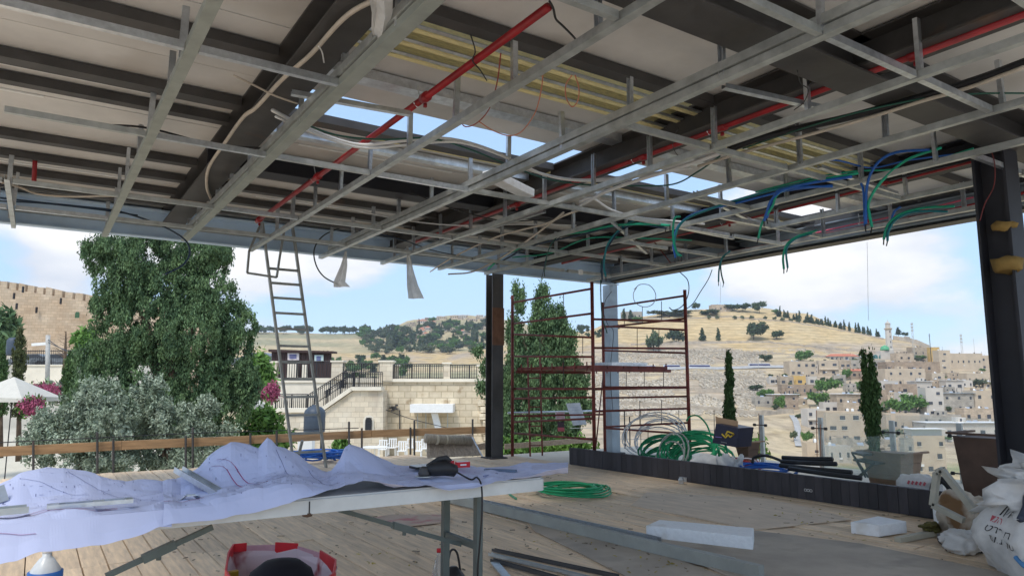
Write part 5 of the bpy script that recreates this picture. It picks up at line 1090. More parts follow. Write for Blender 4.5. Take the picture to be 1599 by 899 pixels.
# big Aleppo-like conifer
D = 19.0
t = thing('conifer_tree', 'huge dark green clumpy conifer towering left of the ladder', 'tree', PD(265, 780, D))
LB = [(150, 398, 26, 24), (175, 385, 34, 24), (225, 400, 50, 45), (300, 405, 46, 40), (335, 425, 30, 38), (190, 440, 45, 40), (260, 455, 60, 50), (335, 470, 42, 42), (172, 485, 32, 30), (220, 510, 60, 50), (300, 520, 65, 55), (355, 500, 34, 38), (375, 520, 22, 34), (150, 560, 30, 34), (165, 600, 45, 45), (230, 590, 70, 55), (310, 600, 70, 60), (365, 575, 34, 50), (385, 590, 20, 42), (350, 640, 50, 50), (260, 660, 70, 40), (180, 650, 40, 40)]
lb = lobes_px(clump(LB, 5, .42, 3), D, 1.0); crown(lb, 2600, 80, .12, .033, LEAF['pine'], t, inner=.6, tz=1.9, up=1.1)
trunk(t, PD(268, 790, D), PD(262, 450, D), .28, .06, [(PD(190, 440, D), .1), (PD(335, 470, D), .1), (PD(200, 560, D), .1), (PD(340, 560, D), .1)])
# feathery side tips
D = 15.5
t = thing('olive_tree', 'silvery olive tree at the foot of the big conifer, left part with tall sprays', 'tree', PD(160, 800, D))
crown(lobes_px(clump([(120, 640, 40, 34), (160, 615, 34, 30), (70, 665, 30, 24), (110, 690, 60, 34), (60, 705, 35, 24), (165, 670, 50, 44), (150, 720, 60, 30)], 4, .45, 7), D, 1), 700, 44, .10, .030, LEAF['olive'], t, inner=.4, up=.3, tz=1.4)
trunk(t, PD(140, 830, D), PD(135, 680, D), .14, .05, [(PD(90, 660, D), .05), (PD(165, 630, D), .05)])
t = thing('olive_tree', 'silvery olive tree right of the tall olive sprays, before the big conifer', 'tree', PD(290, 800, D+.8))
crown(lobes_px(clump([(235, 610, 26, 28), (228, 640, 36, 34), (270, 660, 46, 36), (310, 640, 28, 26), (320, 680, 38, 30), (240, 700, 60, 34), (300, 715, 50, 26), (205, 680, 40, 40)], 4, .45, 8), D+.8, 1), 700, 44, .10, .030, LEAF['olive'], t, inner=.4, up=.3, tz=1.4)
trunk(t, PD(270, 830, D+.8), PD(262, 680, D+.8), .14, .05, [(PD(230, 640, D+.8), .05), (PD(310, 650, D+.8), .05)])
for (px, top, bot, wd, D, lb, m, seed) in ((31, 515, 645, 27, 30, 'tall slim brownish cypress beside the cream umbrellas at the left', 'brownc', 1), (2, 540, 640, 26, 29, 'dark cypress cut by the left picture edge', 'cypress', 2), (110, 553, 630, 26, 27, 'shorter pointed cypress between the tall slim cypress and the big conifer', 'cypress', 3)):
    t = thing('cypress_tree', lb, 'tree', PD(px, bot+20, D)); s = D/FPX; lob = []
    for k in range(12):
        f = k/11; rr = wd/2*s*(1.0 if f < .55 else 1-.75*((f-.55)/.45)**1.2)*(.8+.2*math.sin(3+f*6)); lob.append((PD(px+(1-f)*-2, bot+(top-bot)*f, D), rr, rr, (bot-top)/11*s*.8))
    crown(lob, 420, 26, .07, .035, LEAF[m], t, up=1.3, inner=.35, tz=2)
    b = MB(); b.tube([PD(px-2, bot+75, D), PD(px-1, bot-20, D)], [.12, .07], 7); b.build('trunk', M['bark'], t, True)
# shrubs and background trees on the left
def shrub(label, L_, D, m, n=160, per=20, tuft=.18, size=.08, cat='tree', name='leafy_tree', up=.4):
    cx = sum(l[0] for l in L_)/len(L_); cy = max(l[1]+l[3] for l in L_)
    t = thing(name, label, cat, PD(cx, cy, D)); crown(lobes_px(L_, D, 1), n, per, tuft, size, m, t, up=up, inner=.3)
    b = MB(); b.tube([PD(cx, cy+12, D), PD(cx, sum(l[1] for l in L_)/len(L_), D)], [.1*D/20, .04*D/20], 6); b.build('trunk', M['bark'], t, True); return t
shrub('dark tree rising in front of the city wall at the left edge', [(0, 500, 16, 14), (10, 515, 16, 16), (-4, 530, 22, 18)], 60, LEAF['pine'], 120, 16, .5, .28)
shrub('grey green bush behind the short pointed cypress', [(135, 600, 18, 22), (128, 575, 12, 14), (95, 612, 20, 12)], 34, LEAF['olive'], 160, 16, .25, .12)
shrub('light green tree half hidden left of the big conifer', [(132, 528, 9, 8), (138, 545, 12, 14)], 45, LEAF['bright'], 100, 14, .4, .2)
shrub('round green shrub right of the big conifer, below the dark kiosk', [(405, 575, 17, 17), (415, 595, 14, 16)], 34, LEAF['bright'], 130, 16, .3, .14)
shrub('green bush at the foot of the big conifer on its right', [(405, 655, 24, 20), (425, 665, 16, 18), (395, 690, 30, 20)], 22, LEAF['bright'], 160, 18, .18, .075)
shrub('small light green bush below the ladder foot', [(440, 688, 22, 12), (405, 700, 20, 14)], 20, LEAF['bright'], 70, 16, .14, .06)
shrub('small plant behind the rail right of the ladder', [(532, 695, 12, 10)], 20, LEAF['bright'], 40, 14, .12, .055)
for (L_, D, lb) in (([(66, 610, 24, 6)], 33, 'pink bougainvillea bush on the terrace behind the left umbrella'), ([(50, 634, 15, 5)], 26, 'pink bougainvillea bush under the left umbrella beside the slim cypress'), ([(398, 616, 11, 8)], 33, 'pink bougainvillea left of the ladder, smaller'), ([(424, 612, 9, 12)], 33, 'pink bougainvillea behind the ladder, taller')):
    t = thing('bougainvillea', lb, 'shrub', PD(L_[0][0], L_[0][1]+L_[0][3], D)); crown(lobes_px(L_, D, .8), 120, 14, .16, .055, M['flower'], t, name='blossom', inner=.2); crown(lobes_px(L_, D+.4, .8), 110, 14, .2, .06, LEAF['bright'], t, name='foliage', inner=.1)
def umbrella(label, cx, cy_apex, cy_edge, half, D, hz=True):
    t = thing('parasol', label, 'parasol', PD(cx, cy_edge+60, D)); A = PD(cx, cy_apex, D); rr = half*D/FPX; ze = PD(cx, cy_edge, D).z
    P = [Vector((A.x+rr*math.cos(R_(45+90*k)+YAW*-1), A.y+rr*math.sin(R_(45+90*k)-YAW), ze)) for k in range(4)]
    for k in range(4):
        p, q = P[k], P[(k+1) % 4]; m_ = (p+q)/2+UP*.05; b = MB(); b.prism([A, p, m_, q], (0, 0, -.03)); b.build('canopy_panel', M['canvas'], t)
    for k in range(4):
        p, q = P[k], P[(k+1) % 4]; b = MB(); b.bar(p-UP*.06, q-UP*.06, .01, .14); b.build('valance', M['canvas'], t)
    b = MB(); b.tube([A, Vector((A.x, A.y, -3.2))], .022, 6); b.build('pole', M['iron'], t); return t
umbrella('big cream square parasol at the far left edge', 22, 588, 621, 52*1.3, 27)
umbrella('cream parasol half hidden behind the ladder and the big conifer', 380, 612, 632, 42, 30)
umbrella('second cream parasol further left, cut by the picture edge', -30, 592, 612, 50, 31)
# low white parking wall, iron fence on it, pole, tank, car
t = thing('retaining_wall', 'low pale wall of the car park below the city wall', 'wall', PD(60, 603, 60)); b = MB(); b.prism([PD(-60, 605, 60), PD(135, 607, 60), PD(135, 571, 60), PD(-60, 571, 60)], FH*.4); b.build('wall_face', M['ashlar'], t); b = MB(); b.prism([PD(-60, 571, 59.9), PD(135, 571, 59.9), PD(135, 569, 59.9), PD(-60, 569, 59.9)], FH*.6); b.build('coping', M['ashlar'], t)
t = thing('iron_fence', 'dark iron picket fence along the top of the low car park wall', 'fence', PD(60, 570, 60.2))
b = MB(); [b.tube([PD(-20, r, 60.2), PD(135, r, 60.2)], .03, 4) for r in (548, 566)]; tag(b.build('fence_rails', M['iron'], t), kind='stuff')
for k in range(48): b = MB(); b.tube([PD(-20+k*3.25, 546, 60.2), PD(-20+k*3.25, 569, 60.2)], .022, 4); b.build('picket', M['iron'], t)
b = MB(); b.tube([PD(74, 604, 42), PD(75, 523, 42)], .12, 8); t = b.build('lamp_pole', M['pole'], None, True); tag(t, 'pale concrete pole with a short arm between the two slim cypresses', 'pole'); b = MB(); b.bar(PD(75, 536, 42), PD(50, 538, 42), .10, .16); b.build('arm', M['white'], t)
for (a, c, lb) in (((75, 530), (135, 552), 'sagging wire from the pale pole towards the big conifer'), ((75, 534), (140, 545), 'lower sagging wire from the pale pole towards the big conifer')):
    p, q = PD(*a, 42), PD(*c, 36); cable(lb, [p, p.lerp(q, .5)-UP*.25, q], .02, M['iron'], 'overhead_wire', 'wire', None, 5)
b = MB(); c = PD(19, 555, 45); b.lathe(c, [(.32, 0), (.36, .1), (.36, .95), (.25, 1.1), (.08, 1.14)], 14); t = tag(b.build('water_tank', M['tank'], None, True), 'black water tank on a stand left of the slim brown cypress', 'water tank'); b = MB(); [b.tube([c+Vector((sx*.3, 0, -1.6)), c+Vector((sx*.3, 0, 0))], .03, 5) for sx in (-1, 1)]; tag(b.build('stand', M['iron'], t), kind='stuff')
def car(label, px, py, D, L_=4.2, m='car_g', yaw=0):
    c = PD(px, py, D); t = thing('parked_car', label, 'car', c); ax = (RT*math.cos(yaw)+FH*math.sin(yaw)); ay = (FH*math.cos(yaw)-RT*math.sin(yaw))
    P2 = [(-.5, .25), (-.5, .55), (-.47, .78), (-.28, .85), (-.16, 1.22), (.18, 1.25), (.34, .88), (.48, .74), (.5, .5), (.5, .25)]
    b = MB(); b.prism([c+ax*(x*L_)-ay*.85+UP*z for x, z in P2], ay*1.7); b.build('body', M[m], t)
    b = MB(); b.prism([c+ax*(x*L_)-ay*.87+UP*z for x, z in ((-.25, .86), (-.15, 1.17), (.16, 1.19), (.29, .88))], ay*1.74); b.build('window', M['glass_d'], t)
    for sx in (-.32, .32): b = MB(); q = c+ax*(sx*L_)+UP*.32; b.tube([q-ay*.88, q+ay*.88], .31, 12); b.build('wheel', M['black'], t)
    return t
car('grey parked car behind the low pale wall, left of the big conifer', 92, 574, 66)
car('dark parked car beside the kiosk, right of the big conifer', 404, 575, 58, 4.2, 'car_g')
car('second dark car almost hidden behind the slim brown cypress', 55, 574, 66)
# bare tree
t = thing('bare_tree', 'leafless thin tree in front of the city wall beside the pale pole', 'tree', PD(100, 575, 56)); b = MB(); base = PD(101, 580, 56); top = PD(103, 517, 56); b.tube([base, top], [.2, .04], 6)
for k in range(26):
    f = random.uniform(.25, .98); p = base.lerp(top, f); q = p+RT*random.uniform(-1.3, 1.3)*(1.2-f)+UP*random.uniform(.1, .7)*(1.3-f)+FH*random.uniform(-.6, .6); b.tube([p, p.lerp(q, .5)-UP*.03, q], [.05*(1.1-f), .03*(1.1-f), .012], 4)
b.build('branches', M['bark'], t)
# city wall with merlons
D0 = 104
cw = thing('city_wall', 'high ancient crenellated sandstone city wall rising at the far left', 'wall', PD(80, 560, D0))
Ws = [(-300, 372, 96), (-60, 428, 100), (0, 440, 104), (85, 453, 106), (165, 466, 108), (240, 478, 110), (330, 492, 112)]
for (x0, r0, d0), (x1, r1, d1) in zip(Ws, Ws[1:]):
    A, B = PD(x0, r0+9, d0), PD(x1, r1+9, d1); b = MB(); b.prism([A, B, Vector((B.x, B.y, -1)), Vector((A.x, A.y, -1))], FH*2.4); b.build('wall_section', M['cwall'], cw)
    n = max(1, int(abs(x1-x0)/13.5))
    for k in range(n):
        p = A.lerp(B, k/n)-FH*.02; q = A.lerp(B, (k+.72)/n)-FH*.02; h = .95+.12*random.random(); b = MB(); b.prism([p, q, q+UP*h, p+UP*(h+random.uniform(-.1, .1))], FH*.8); b.build('merlon', M['cwall'], cw)
for (x, y, w_, h_) in ((121, 492, 6, 9),):
    b = MB(); c = PD(x, y, 106.2); P = [c+RT*(-.3)-UP*.45, c+RT*.3-UP*.45, c+RT*.3+UP*.3, c+RT*.18+UP*.5, c-RT*.18+UP*.5, c-RT*.3+UP*.3]; b.prism(P, -FH*.12); wn = b.build('window', mat('green_shutter', (.05, .12, .06)), cw); b = MB(); b.bar(c-RT*.45-UP*.5-FH*.1, c+RT*.45-UP*.5-FH*.1, .3, .12); b.build('sill', M['cwall'], wn)
for (x, y) in ((26, 478), (57, 484), (22, 462), (36, 452), (95, 470)):
    b = MB(); c = PD(x, y, 102.9 if x < 50 else 105.0); b.obox(c, RT*.16, FH*.3, UP*.9); b.build('arrow_slit', M['iron'], cw)
# --- stone building beyond the deck
D1 = 44.0
sb = thing('stone_building', 'pale limestone building with outer stairs and terrace beyond the timber rail', 'building', PD(620, 720, D1))
def face(px, D, m, nm, ext=.5, parent=sb): b = MB(); b.prism([PD(x, y, D) for x, y in px], FH*ext); return b.build(nm, m, parent)
face([(598, 760), (860, 760), (860, 594), (598, 594)], D1, M['rstone'], 'rough_wall', 1.2)
face([(596, 596), (865, 596), (865, 591), (596, 591)], D1-.15, M['ashlar'], 'coping', 1.6)
face([(430, 760), (598, 760), (598, 609), (553, 609), (507, 641), (430, 641)], D1-1.6, M['stone'], 'stair_wall', 1.5)
for a, c in (((598, 606.5), (551, 606.5)), ((552, 606.5), (506, 638.5)), ((507, 640), (430, 640))):
    b = MB(); b.bar(PD(*a, D1-1.2), PD(*c, D1-1.2), 1.2, .22); b.build('stair_coping', M['ashlar'], sb)
face([(424, 665), (600, 665), (600, 592), (424, 592)], D1+1.6, M['ashlar'], 'upper_wall', 1.2)
face([(415, 597), (600, 597), (600, 590), (415, 590)], D1+1.5, M['ashlar'], 'terrace_edge', 1.3)
for (x0, x1, t_, bt2, dd) in ((592, 613, 565, 594, -.2), (517, 535, 565, 592, 1.3), (692, 703, 568, 594, -.1), (746, 756, 572, 594, -.1), (421, 432, 566, 592, 1.4), (614, 622, 572, 594, .8)):
    b = MB(); c0_, c1 = PD(x0, bt2, D1+dd), PD(x1, t_, D1+dd); wd = (c1-c0_).dot(RT); hh = c1.z-c0_.z; c = (c0_+c1)/2; b.obox(c+FH*wd/2, RT*wd, FH*wd, UP*hh); p_ = b.build('pillar', M['stone'], sb)
    b = MB(); b.obox(c+FH*wd/2+UP*(hh/2+.05), RT*(wd+.15), FH*(wd+.15), UP*.1); b.build('pillar_cap', M['ashlar'], p_)
def railing(a, c, D, h, n, nm='iron_railing'):
    A, B = PD(*a, D), PD(*c, D); b = MB(); b.tube([A+UP*h, B+UP*h], .028, 5); b.tube([A+UP*.1, B+UP*.1], .022, 5); b.tube([A+UP*h*.88, B+UP*h*.88], .016, 4); o = b.build(nm, M['iron'], sb)
    b = MB()
    for k in range(n+1): p = A.lerp(B, k/n); b.tube([p, p+UP*h], .022 if k % 8 else .05, 4)
    tag(b.build('balusters', M['iron'], o), kind='stuff')
railing((615, 592), (692, 592), D1, .92, 22); railing((703, 592), (800, 592), D1, .88, 26); railing((536, 606), (597, 606), D1-1.0, .95, 20); railing((553, 606), (505, 638), D1-1.2, .98, 18); railing((540, 601), (478, 641), D1-.1, .9, 20); railing((430, 640), (480, 640), D1-.4, .95, 16); railing((536, 592), (592, 592), D1+1.6, 1.0, 16); railing((432, 592), (517, 592), D1+1.9, 1.15, 22)
# arched window
def arch(px, w_, top, bot, D, nm, m, grow=0):
    c = PD(px, bot, D); r = w_/2*D/FPX+grow; hh = (bot-top)*D/FPX-r; P = [c-RT*r-UP*grow, c+RT*r-UP*grow]+[c+RT*r*math.cos(a)+UP*(hh+grow+r*math.sin(a)) for a in np.linspace(0, math.pi, 9)]; b = MB(); b.prism(P, -FH*.1); return b.build(nm, m, sb)
arch(575.5, 11, 651, 672, D1-1.62, 'window_surround', M['ashlar'], .1); wn = arch(575.5, 10, 652, 671, D1-1.73, 'arched_window', M['glass_d'])
b = MB(); c = PD(575.5, 671, D1-1.85)
for k in range(-2, 3): b.tube([c+RT*k*.075, c+RT*k*.075+UP*.72], .012, 4)
for k in range(5): b.tube([c-RT*.18+UP*(.1+k*.15), c+RT*.18+UP*(.1+k*.15)], .010, 4)
tag(b.build('grille', M['iron'], wn), kind='stuff')
face([(640, 644), (707, 644), (707, 631), (640, 631)], D1-1.6, M['white'], 'white_canopy', 1.6)
face([(673, 645), (683, 645), (690, 672), (680, 672)], D1-1.0, M['white'], 'canopy_strut', .3)
for x in (652, 699, 665): b = MB(); b.tube([PD(x, 645, D1-.5), PD(x, 705, D1-.5)], .03, 5); b.build('canopy_post', M['galv_d'], sb)
b = MB(); c = PD(619, 636, D1-.2); [b.obox(c+RT*random.uniform(-.3, .3)+UP*random.uniform(-.2, .25), RT*random.uniform(.1, .4), FH*.15, UP*random.uniform(.05, .2)) for k in range(7)]; b.tube([PD(624, 640, D1-.15), PD(624, 672, D1-.15)], .04, 5); tag(b.build('meter_box', M['steel'], sb), kind='stuff')
b = MB(); b.tube(arc([PD(588, 634, D1-.1), PD(640, 653, D1-1.7), PD(700, 668, D1-1.7)], 6), .02, 4); b.build('wall_cable', M['iron'], sb)
# broken wall edge at right
for k in range(9):
    b = MB(); c = PD(756+k*.5+random.uniform(0, 3), 606+k*11, D1-.14); b.obox(c, RT*random.uniform(.5, .9), FH*.25, UP*.36); b.build('rough_stone', M['rstone'], sb)
# kiosk with posters
kk = thing('dark_kiosk', 'dark brown slatted kiosk wall with two posters behind the ladder', 'kiosk', PD(470, 592, D1+5))
for i in range(14):
    x0 = 424+i*6.7; b = MB(); b.prism([PD(x0, 597, D1+5), PD(x0+6.2, 597, D1+5), PD(x0+6.2, 549, D1+5), PD(x0, 547, D1+5)], FH*.1); b.build('board', mat('dark_brown_board', (.055, .03, .028), .7), kk)
b = MB(); b.prism([PD(419, 549, D1+4.7), PD(520, 551, D1+4.7), PD(520, 548, D1+4.7), PD(419, 545, D1+4.7)], FH*1.2); b.build('roof_slab', MATS['dark_brown_board'], kk)
for i, (x0, x1, a, c, m) in enumerate(((449, 467, 551, 562, (.66, .60, .60)), (491, 505, 554, 564, (.55, .66, .64)))):
    b = MB(); b.prism([PD(x0, c, D1+4.9), PD(x1, c, D1+4.9), PD(x1, a, D1+4.9), PD(x0, a, D1+4.9)], FH*.05); p_ = b.build('poster', mat('poster_%s' % 'ab'[i], m, .6), kk)
    b = MB(); 
    for k in range(3): b.bar(PD(x0+3, a+3+k*2.5, D1+4.88), PD(x1-4, a+3+k*2.3, D1+4.88), .01, .08)
    b.build('poster_print', M['ink'], p_)
for (x0, x1, a, c) in ((448, 464, 568, 592), (471, 479, 569, 592)): b = MB(); b.prism([PD(x0, c, D1+4.6), PD(x1, c, D1+4.6), PD(x1, a, D1+4.6), PD(x0, a, D1+4.6)], FH*.2); b.build('pale_panel', M['ashlar'], kk)
# blue grey tank on stand
c = PD(490.5, 675, 30); s = 30/FPX; b = MB(); b.lathe(c, [(15*s, 0), (16*s, 2*s), (16*s, 30*s), (14.5*s, 34*s), (10*s, 38.5*s), (5*s, 40*s), (4*s, 42*s)], 18); tk = tag(b.build('water_tank', M['tank'], None, True), 'big dark blue water tank with domed top behind the ladder', 'water tank')
for r_ in (8, 16, 24): b = MB(); b.lathe(c+UP*r_*s, [(16.3*s, 0), (16.3*s, .8*s)], 18); b.build('hoop', M['tank'], tk)
b = MB(); 
for sx in (-.3, .3): b.tube([c+RT*sx, c+RT*sx-UP*2.2], .04, 5)
tag(b.build('stand', M['iron'], tk), kind='stuff')
# white garden chairs and table
def gchair(c, s=1.0, m=M['white']):
    t = thing('garden_chair', 'white', 'chair', c); b = MB(); b.obox(c+UP*.43, RT*.46, FH*.44, UP*.04); b.build('seat', m, t)
    for i in range(4): b = MB(); b.obox(c+UP*.68+FH*.2+RT*(i*.13-.195), RT*.07, FH*.03, UP*.46); b.build('back_slat', m, t)
    b = MB(); b.bar(c+UP*.92+FH*.2-RT*.24, c+UP*.92+FH*.2+RT*.24, .04, .06); b.build('top_rail', m, t)
    for i, j in ((-1, -1), (1, -1), (-1, 1), (1, 1)): b = MB(); b.tube([c+RT*i*.21+FH*j*.19, c+RT*i*.2+FH*j*.18+UP*.42], .022, 5); b.build('leg', m, t)
    for i in (-1, 1): b = MB(); b.bar(c+RT*i*.24-FH*.18+UP*.65, c+RT*i*.24+FH*.2+UP*.66, .05, .03); b.build('armrest', m, t)
    return t
g0 = None
cl = ('leftmost of the white garden chairs by the stone building, behind the blueprint', 'white garden chair second from the left by the stone building', 'white garden chair third from the left, left of the paired rail posts', 'white garden chair seen between the paired steel rail posts', 'white garden chair just right of the paired rail posts', 'rightmost white garden chair, left of the reed screens')
for k, (px, D) in enumerate(((597, 41), (612, 42), (627, 40), (641, 42), (652, 40), (663, 41.5))):
    c = tpt(px, D, .0); c.z = -2.95
    o = gchair(c) if g0 is None else dup(g0, c)
    if g0 is None: g0 = o
    o['label'] = cl[k]; o['group'] = 'white garden chairs'
b = MB(); c = PD(585, 712, 39); c.z = -2.95; b.lathe(c, [(.03, .02), (.03, .68)], 8); b.lathe(c+UP*.7, [(.72, 0), (.74, .03), (.7, .04)], 20); tag(b.build('garden_table', M['white']), 'round white garden table left of the white garden chairs', 'table')
for px, lb in ((395, 'pale blue grey crate behind the ladder foot, left of the blue tank'), (478, 'white crate below the big blue tank')):
    c = PD(px+26 if px < 400 else px, 705, 26); b = MB(); b.obox(c+UP*.25, RT*.5, FH*.4, UP*.5); b.obox(c+UP*.52, RT*.56, FH*.46, UP*.05); tag(b.build('crate', M['white']), lb, 'crate')
# second conifer behind the scaffold
D = 17.5
t = thing('conifer_tree', 'tall multi pointed conifer standing behind the rusty scaffold', 'tree', PD(850, 760, D))
LB = [(810, 470, 8, 26), (806, 520, 18, 34), (843, 462, 10, 22), (843, 500, 20, 34), (862, 500, 12, 26), (875, 505, 10, 24), (880, 540, 18, 34), (855, 545, 30, 40), (815, 570, 28, 44), (850, 600, 48, 45), (900, 600, 18, 36), (895, 640, 24, 36), (850, 655, 55, 40), (800, 640, 24, 40), (790, 600, 14, 40), (888, 575, 16, 30), (815, 690, 40, 30), (880, 690, 30, 24), (770, 585, 8, 16), (756, 606, 12, 5), (764, 560, 8, 5), (746, 548, 8, 3), (757, 575, 6, 6), (772, 645, 9, 14)]
crown(lobes_px(clump(LB, 4, .4, 5), D, 1), 1900, 60, .10, .030, LEAF['pine'], t, inner=.4, tz=2.2, up=1.2)
trunk(t, PD(850, 800, D), PD(846, 500, D), .22, .05, [(PD(810, 520, D), .06), (PD(885, 560, D), .06)])
shrub('low green hedge at the foot of the conifer behind the scaffold', [(800, 700, 26, 10), (850, 704, 34, 10), (900, 700, 28, 10)], 14, LEAF['bright'], 200, 18, .12, .05, 'hedge', 'hedge')
shrub('green weeds growing beyond the terrace edge right of the small planter', [(1180, 700, 16, 10), (1165, 690, 8, 8)], 14, LEAF['bright'], 80, 16, .10, .045, 'shrub', 'weed_clump')

# ================================================================== HILLSIDE TOWN AND FAR HILLS
LIME = [mat('house_cream', (.55, .45, .33), .9, 0, .16, .25, objvar=.06), mat('house_stone', (.52, .43, .33), .95, 0, .28, .35, objvar=.08, brick=(1.6, .8, .05)), mat('house_white', (.58, .53, .46), .85, 0, .1, .2, objvar=.05), mat('house_brown', (.42, .33, .25), .95, 0, .3, .3, objvar=.08, brick=(1.6, .8, .06)), mat('house_grey', (.46, .43, .38), .95, 0, .3, .3, objvar=.08, brick=(1.4, .7, .06)), mat('house_gold', (.66, .44, .16), .9, 0, .2, .3)]
def win(parent, c, ax, az, w_, h, nrm, frame=None):
    b = MB(); b.obox(c+nrm*.05, ax*w_, nrm*.12, az*h); o = b.build('window', M['glass_d'], parent)
    b = MB(); b.obox(c+nrm*.09-az*(h/2+.09), ax*(w_+.3), nrm*.22, az*.14); b.build('sill', M['ashlar'], o); return o
def house(label, x0, x1, yt, yb, mi, rows=2, cols=3, yaw=0, dep=.8, roof=None, tanks=1, ww=.5, wh=.55, cat='house', name='stone_house', door=False, rail=False, canopy=False, parapet=True):
    base, D = ground_at((x0+x1)/2, yb); s = D/FPX; W = (x1-x0)*s; Hh = (yb-yt)*s; base = PD((x0+x1)/2, yb, D)
    t = thing(name, label, cat, base); yaw = R_(yaw)
    ax = RT*math.cos(yaw)+FH*math.sin(yaw); ay = FH*math.cos(yaw)-RT*math.sin(yaw); W1 = W/(math.cos(yaw)+dep*abs(math.sin(yaw))); dp = W1*dep
    m = LIME[mi]; o0 = base-ax*(W1/2)+ay*.2
    b = MB(); b.obox(o0+ax*W1/2+ay*dp/2+UP*(Hh/2-3), ax*W1, ay*dp, UP*(Hh+6)); wl = b.build('walls', m, t)
    top = o0+UP*Hh
    if parapet and roof is None:
        b = MB(); th = .28
        b.obox(top+ax*W1/2+ay*th/2+UP*.3, ax*(W1+.1), ay*th, UP*.6); b.obox(top+ax*W1/2+ay*(dp-th/2)+UP*.3, ax*(W1+.1), ay*th, UP*.6)
        b.obox(top+ax*th/2+ay*dp/2+UP*.3, ax*th, ay*(dp-2*th), UP*.598); b.obox(top+ax*(W1-th/2)+ay*dp/2+UP*.3, ax*th, ay*(dp-2*th), UP*.598); b.build('parapet', m, t)
    if roof:
        b = MB()
        if roof == 'tile':
            P = [top-ax*.4-ay*.4, top+ax*(W1+.4)-ay*.4, top+ax*(W1+.4)+ay*(dp+.4), top-ax*.4+ay*(dp+.4)]; r0, r1 = top+ax*W1*.15+ay*dp/2+UP*min(2.2, dp*.22), top+ax*W1*.85+ay*dp/2+UP*min(2.2, dp*.22)
            b.add([*P, r0, r1], [(0, 1, 5, 4), (1, 2, 5), (2, 3, 4, 5), (3, 0, 4), (3, 2, 1, 0)]); b.build('roof', M['tile'], t)
        else:
            b.obox(top+ax*W1/2+ay*dp/2+UP*.35-ay*.5, ax*(W1+1.0), ay*(dp+1.0), UP*.22); b.build('roof', M['white'] if roof == 'white' else M['galv_d'], t)
    fn = -ay; rnd = random.Random(hash(label) & 0xffff if False else sum(map(ord, label)))
    for r in range(rows):
        for c in range(cols):
            if rnd.random() < .12 and rows*cols > 3: continue
            hh = Hh/rows; w0 = min(W1/cols*ww, 2.4)*rnd.uniform(.75, 1.1); h0 = min(hh*wh, 1.9)*rnd.uniform(.85, 1.1)
            win(wl, o0+ax*(W1*(c+.5+rnd.uniform(-.12, .12))/cols)+UP*(hh*(r+.52)), ax, UP, w0, h0, fn)
    if abs(yaw) > .15:
        sd_ = 1 if yaw > 0 else -1   # visible side face
        sx_ = -1 if yaw < 0 else 1
        px_face = o0+(ax*W1 if yaw < 0 else Vector()); nn_ = ax if yaw < 0 else -ax
        for r in range(rows):
            for c in range(max(1, cols-1)):
                win(wl, px_face+ay*(dp*(c+.5)/max(1, cols-1))+UP*(Hh/rows*(r+.52)), ay, UP, min(1.2, dp*.2), min(1.5, Hh/rows*.5), nn_)
    if door: b = MB(); b.obox(o0+ax*W1*.3+UP*1.1+fn*.05, ax*1.2, ay*.14, UP*2.2); b.build('door', M['iron'], wl)
    if rail:
        b = MB(); 
        for k in range(2): b.bar(o0+fn*1.1+UP*(Hh*.45+.5+k*.5), o0+ax*W1+fn*1.1+UP*(Hh*.45+.5+k*.5), .05, .06)
        b.obox(o0+ax*W1/2+fn*.6+UP*Hh*.45, ax*W1, ay*1.2, UP*.18); b.build('balcony', M['ashlar'], wl)
    if canopy: b = MB(); b.obox(top+ax*W1/2+ay*dp*.3+UP*2.4, ax*(W1*1.05), ay*dp*.8, UP*.15); b.build('roof_canopy', M['white'], t); 
    if canopy:
        b = MB(); b.obox(top+ax*W1*.5+ay*dp*.4+UP*1.2, ax*W1*.94, ay*dp*.6, UP*2.3); b.build('roof_room', M['galv_d'], t)
    for k in range(rnd.randint(0, 2)):   # pipes and aerials on the roof
        c = top+ax*W1*rnd.uniform(.1, .9)+ay*dp*rnd.uniform(.2, .8); b = MB(); hh_ = rnd.uniform(1.5, 3.5); b.tube([c, c+UP*hh_], .07, 4); b.tube([c+UP*hh_*.9-ax*.5, c+UP*hh_*.9+ax*.5], .05, 4); b.build('aerial', M['iron'], t)
    if rnd.random() < .3 and W1 > 7:
        c = top+ax*W1*rnd.uniform(.25, .75)+ay*dp*.6; b = MB(); b.obox(c+UP*1.1, ax*min(4, W1*.35), ay*min(3, dp*.5), UP*2.2); rb_ = b.build('roof_room', m, t); win(rb_, c+UP*1.2-ay*min(3, dp*.5)/2, ax, UP, .8, 1.1, fn)
    if rnd.random() < .4:
        c = o0+ax*W1*rnd.uniform(.1, .9)+fn*.2; b = MB(); b.obox(c+UP*.9*Hh*.3, ax*.9, fn*.35, UP*.6); b.build('air_conditioner', M['white'], wl)
    for k in range(tanks+1):
        c = top+ax*W1*rnd.uniform(.15, .85)+ay*dp*rnd.uniform(.2, .8)+UP*.02; b = MB()
        if rnd.random() < .6: b.lathe(c+UP*.35, [(.45, 0), (.48, .1), (.48, 1.0), (.2, 1.2)], 10); tk_ = b.build('water_tank', M['black'] if rnd.random() < .55 else M['white'], t, True)
        else: b.prism([c, c+ax*1.8, c+ax*1.8+ay*1.2+UP*1.0, c+ay*1.2+UP*1.0], (0, 0, .08)); b.build('solar_panel', M['galv'], t)
    return t
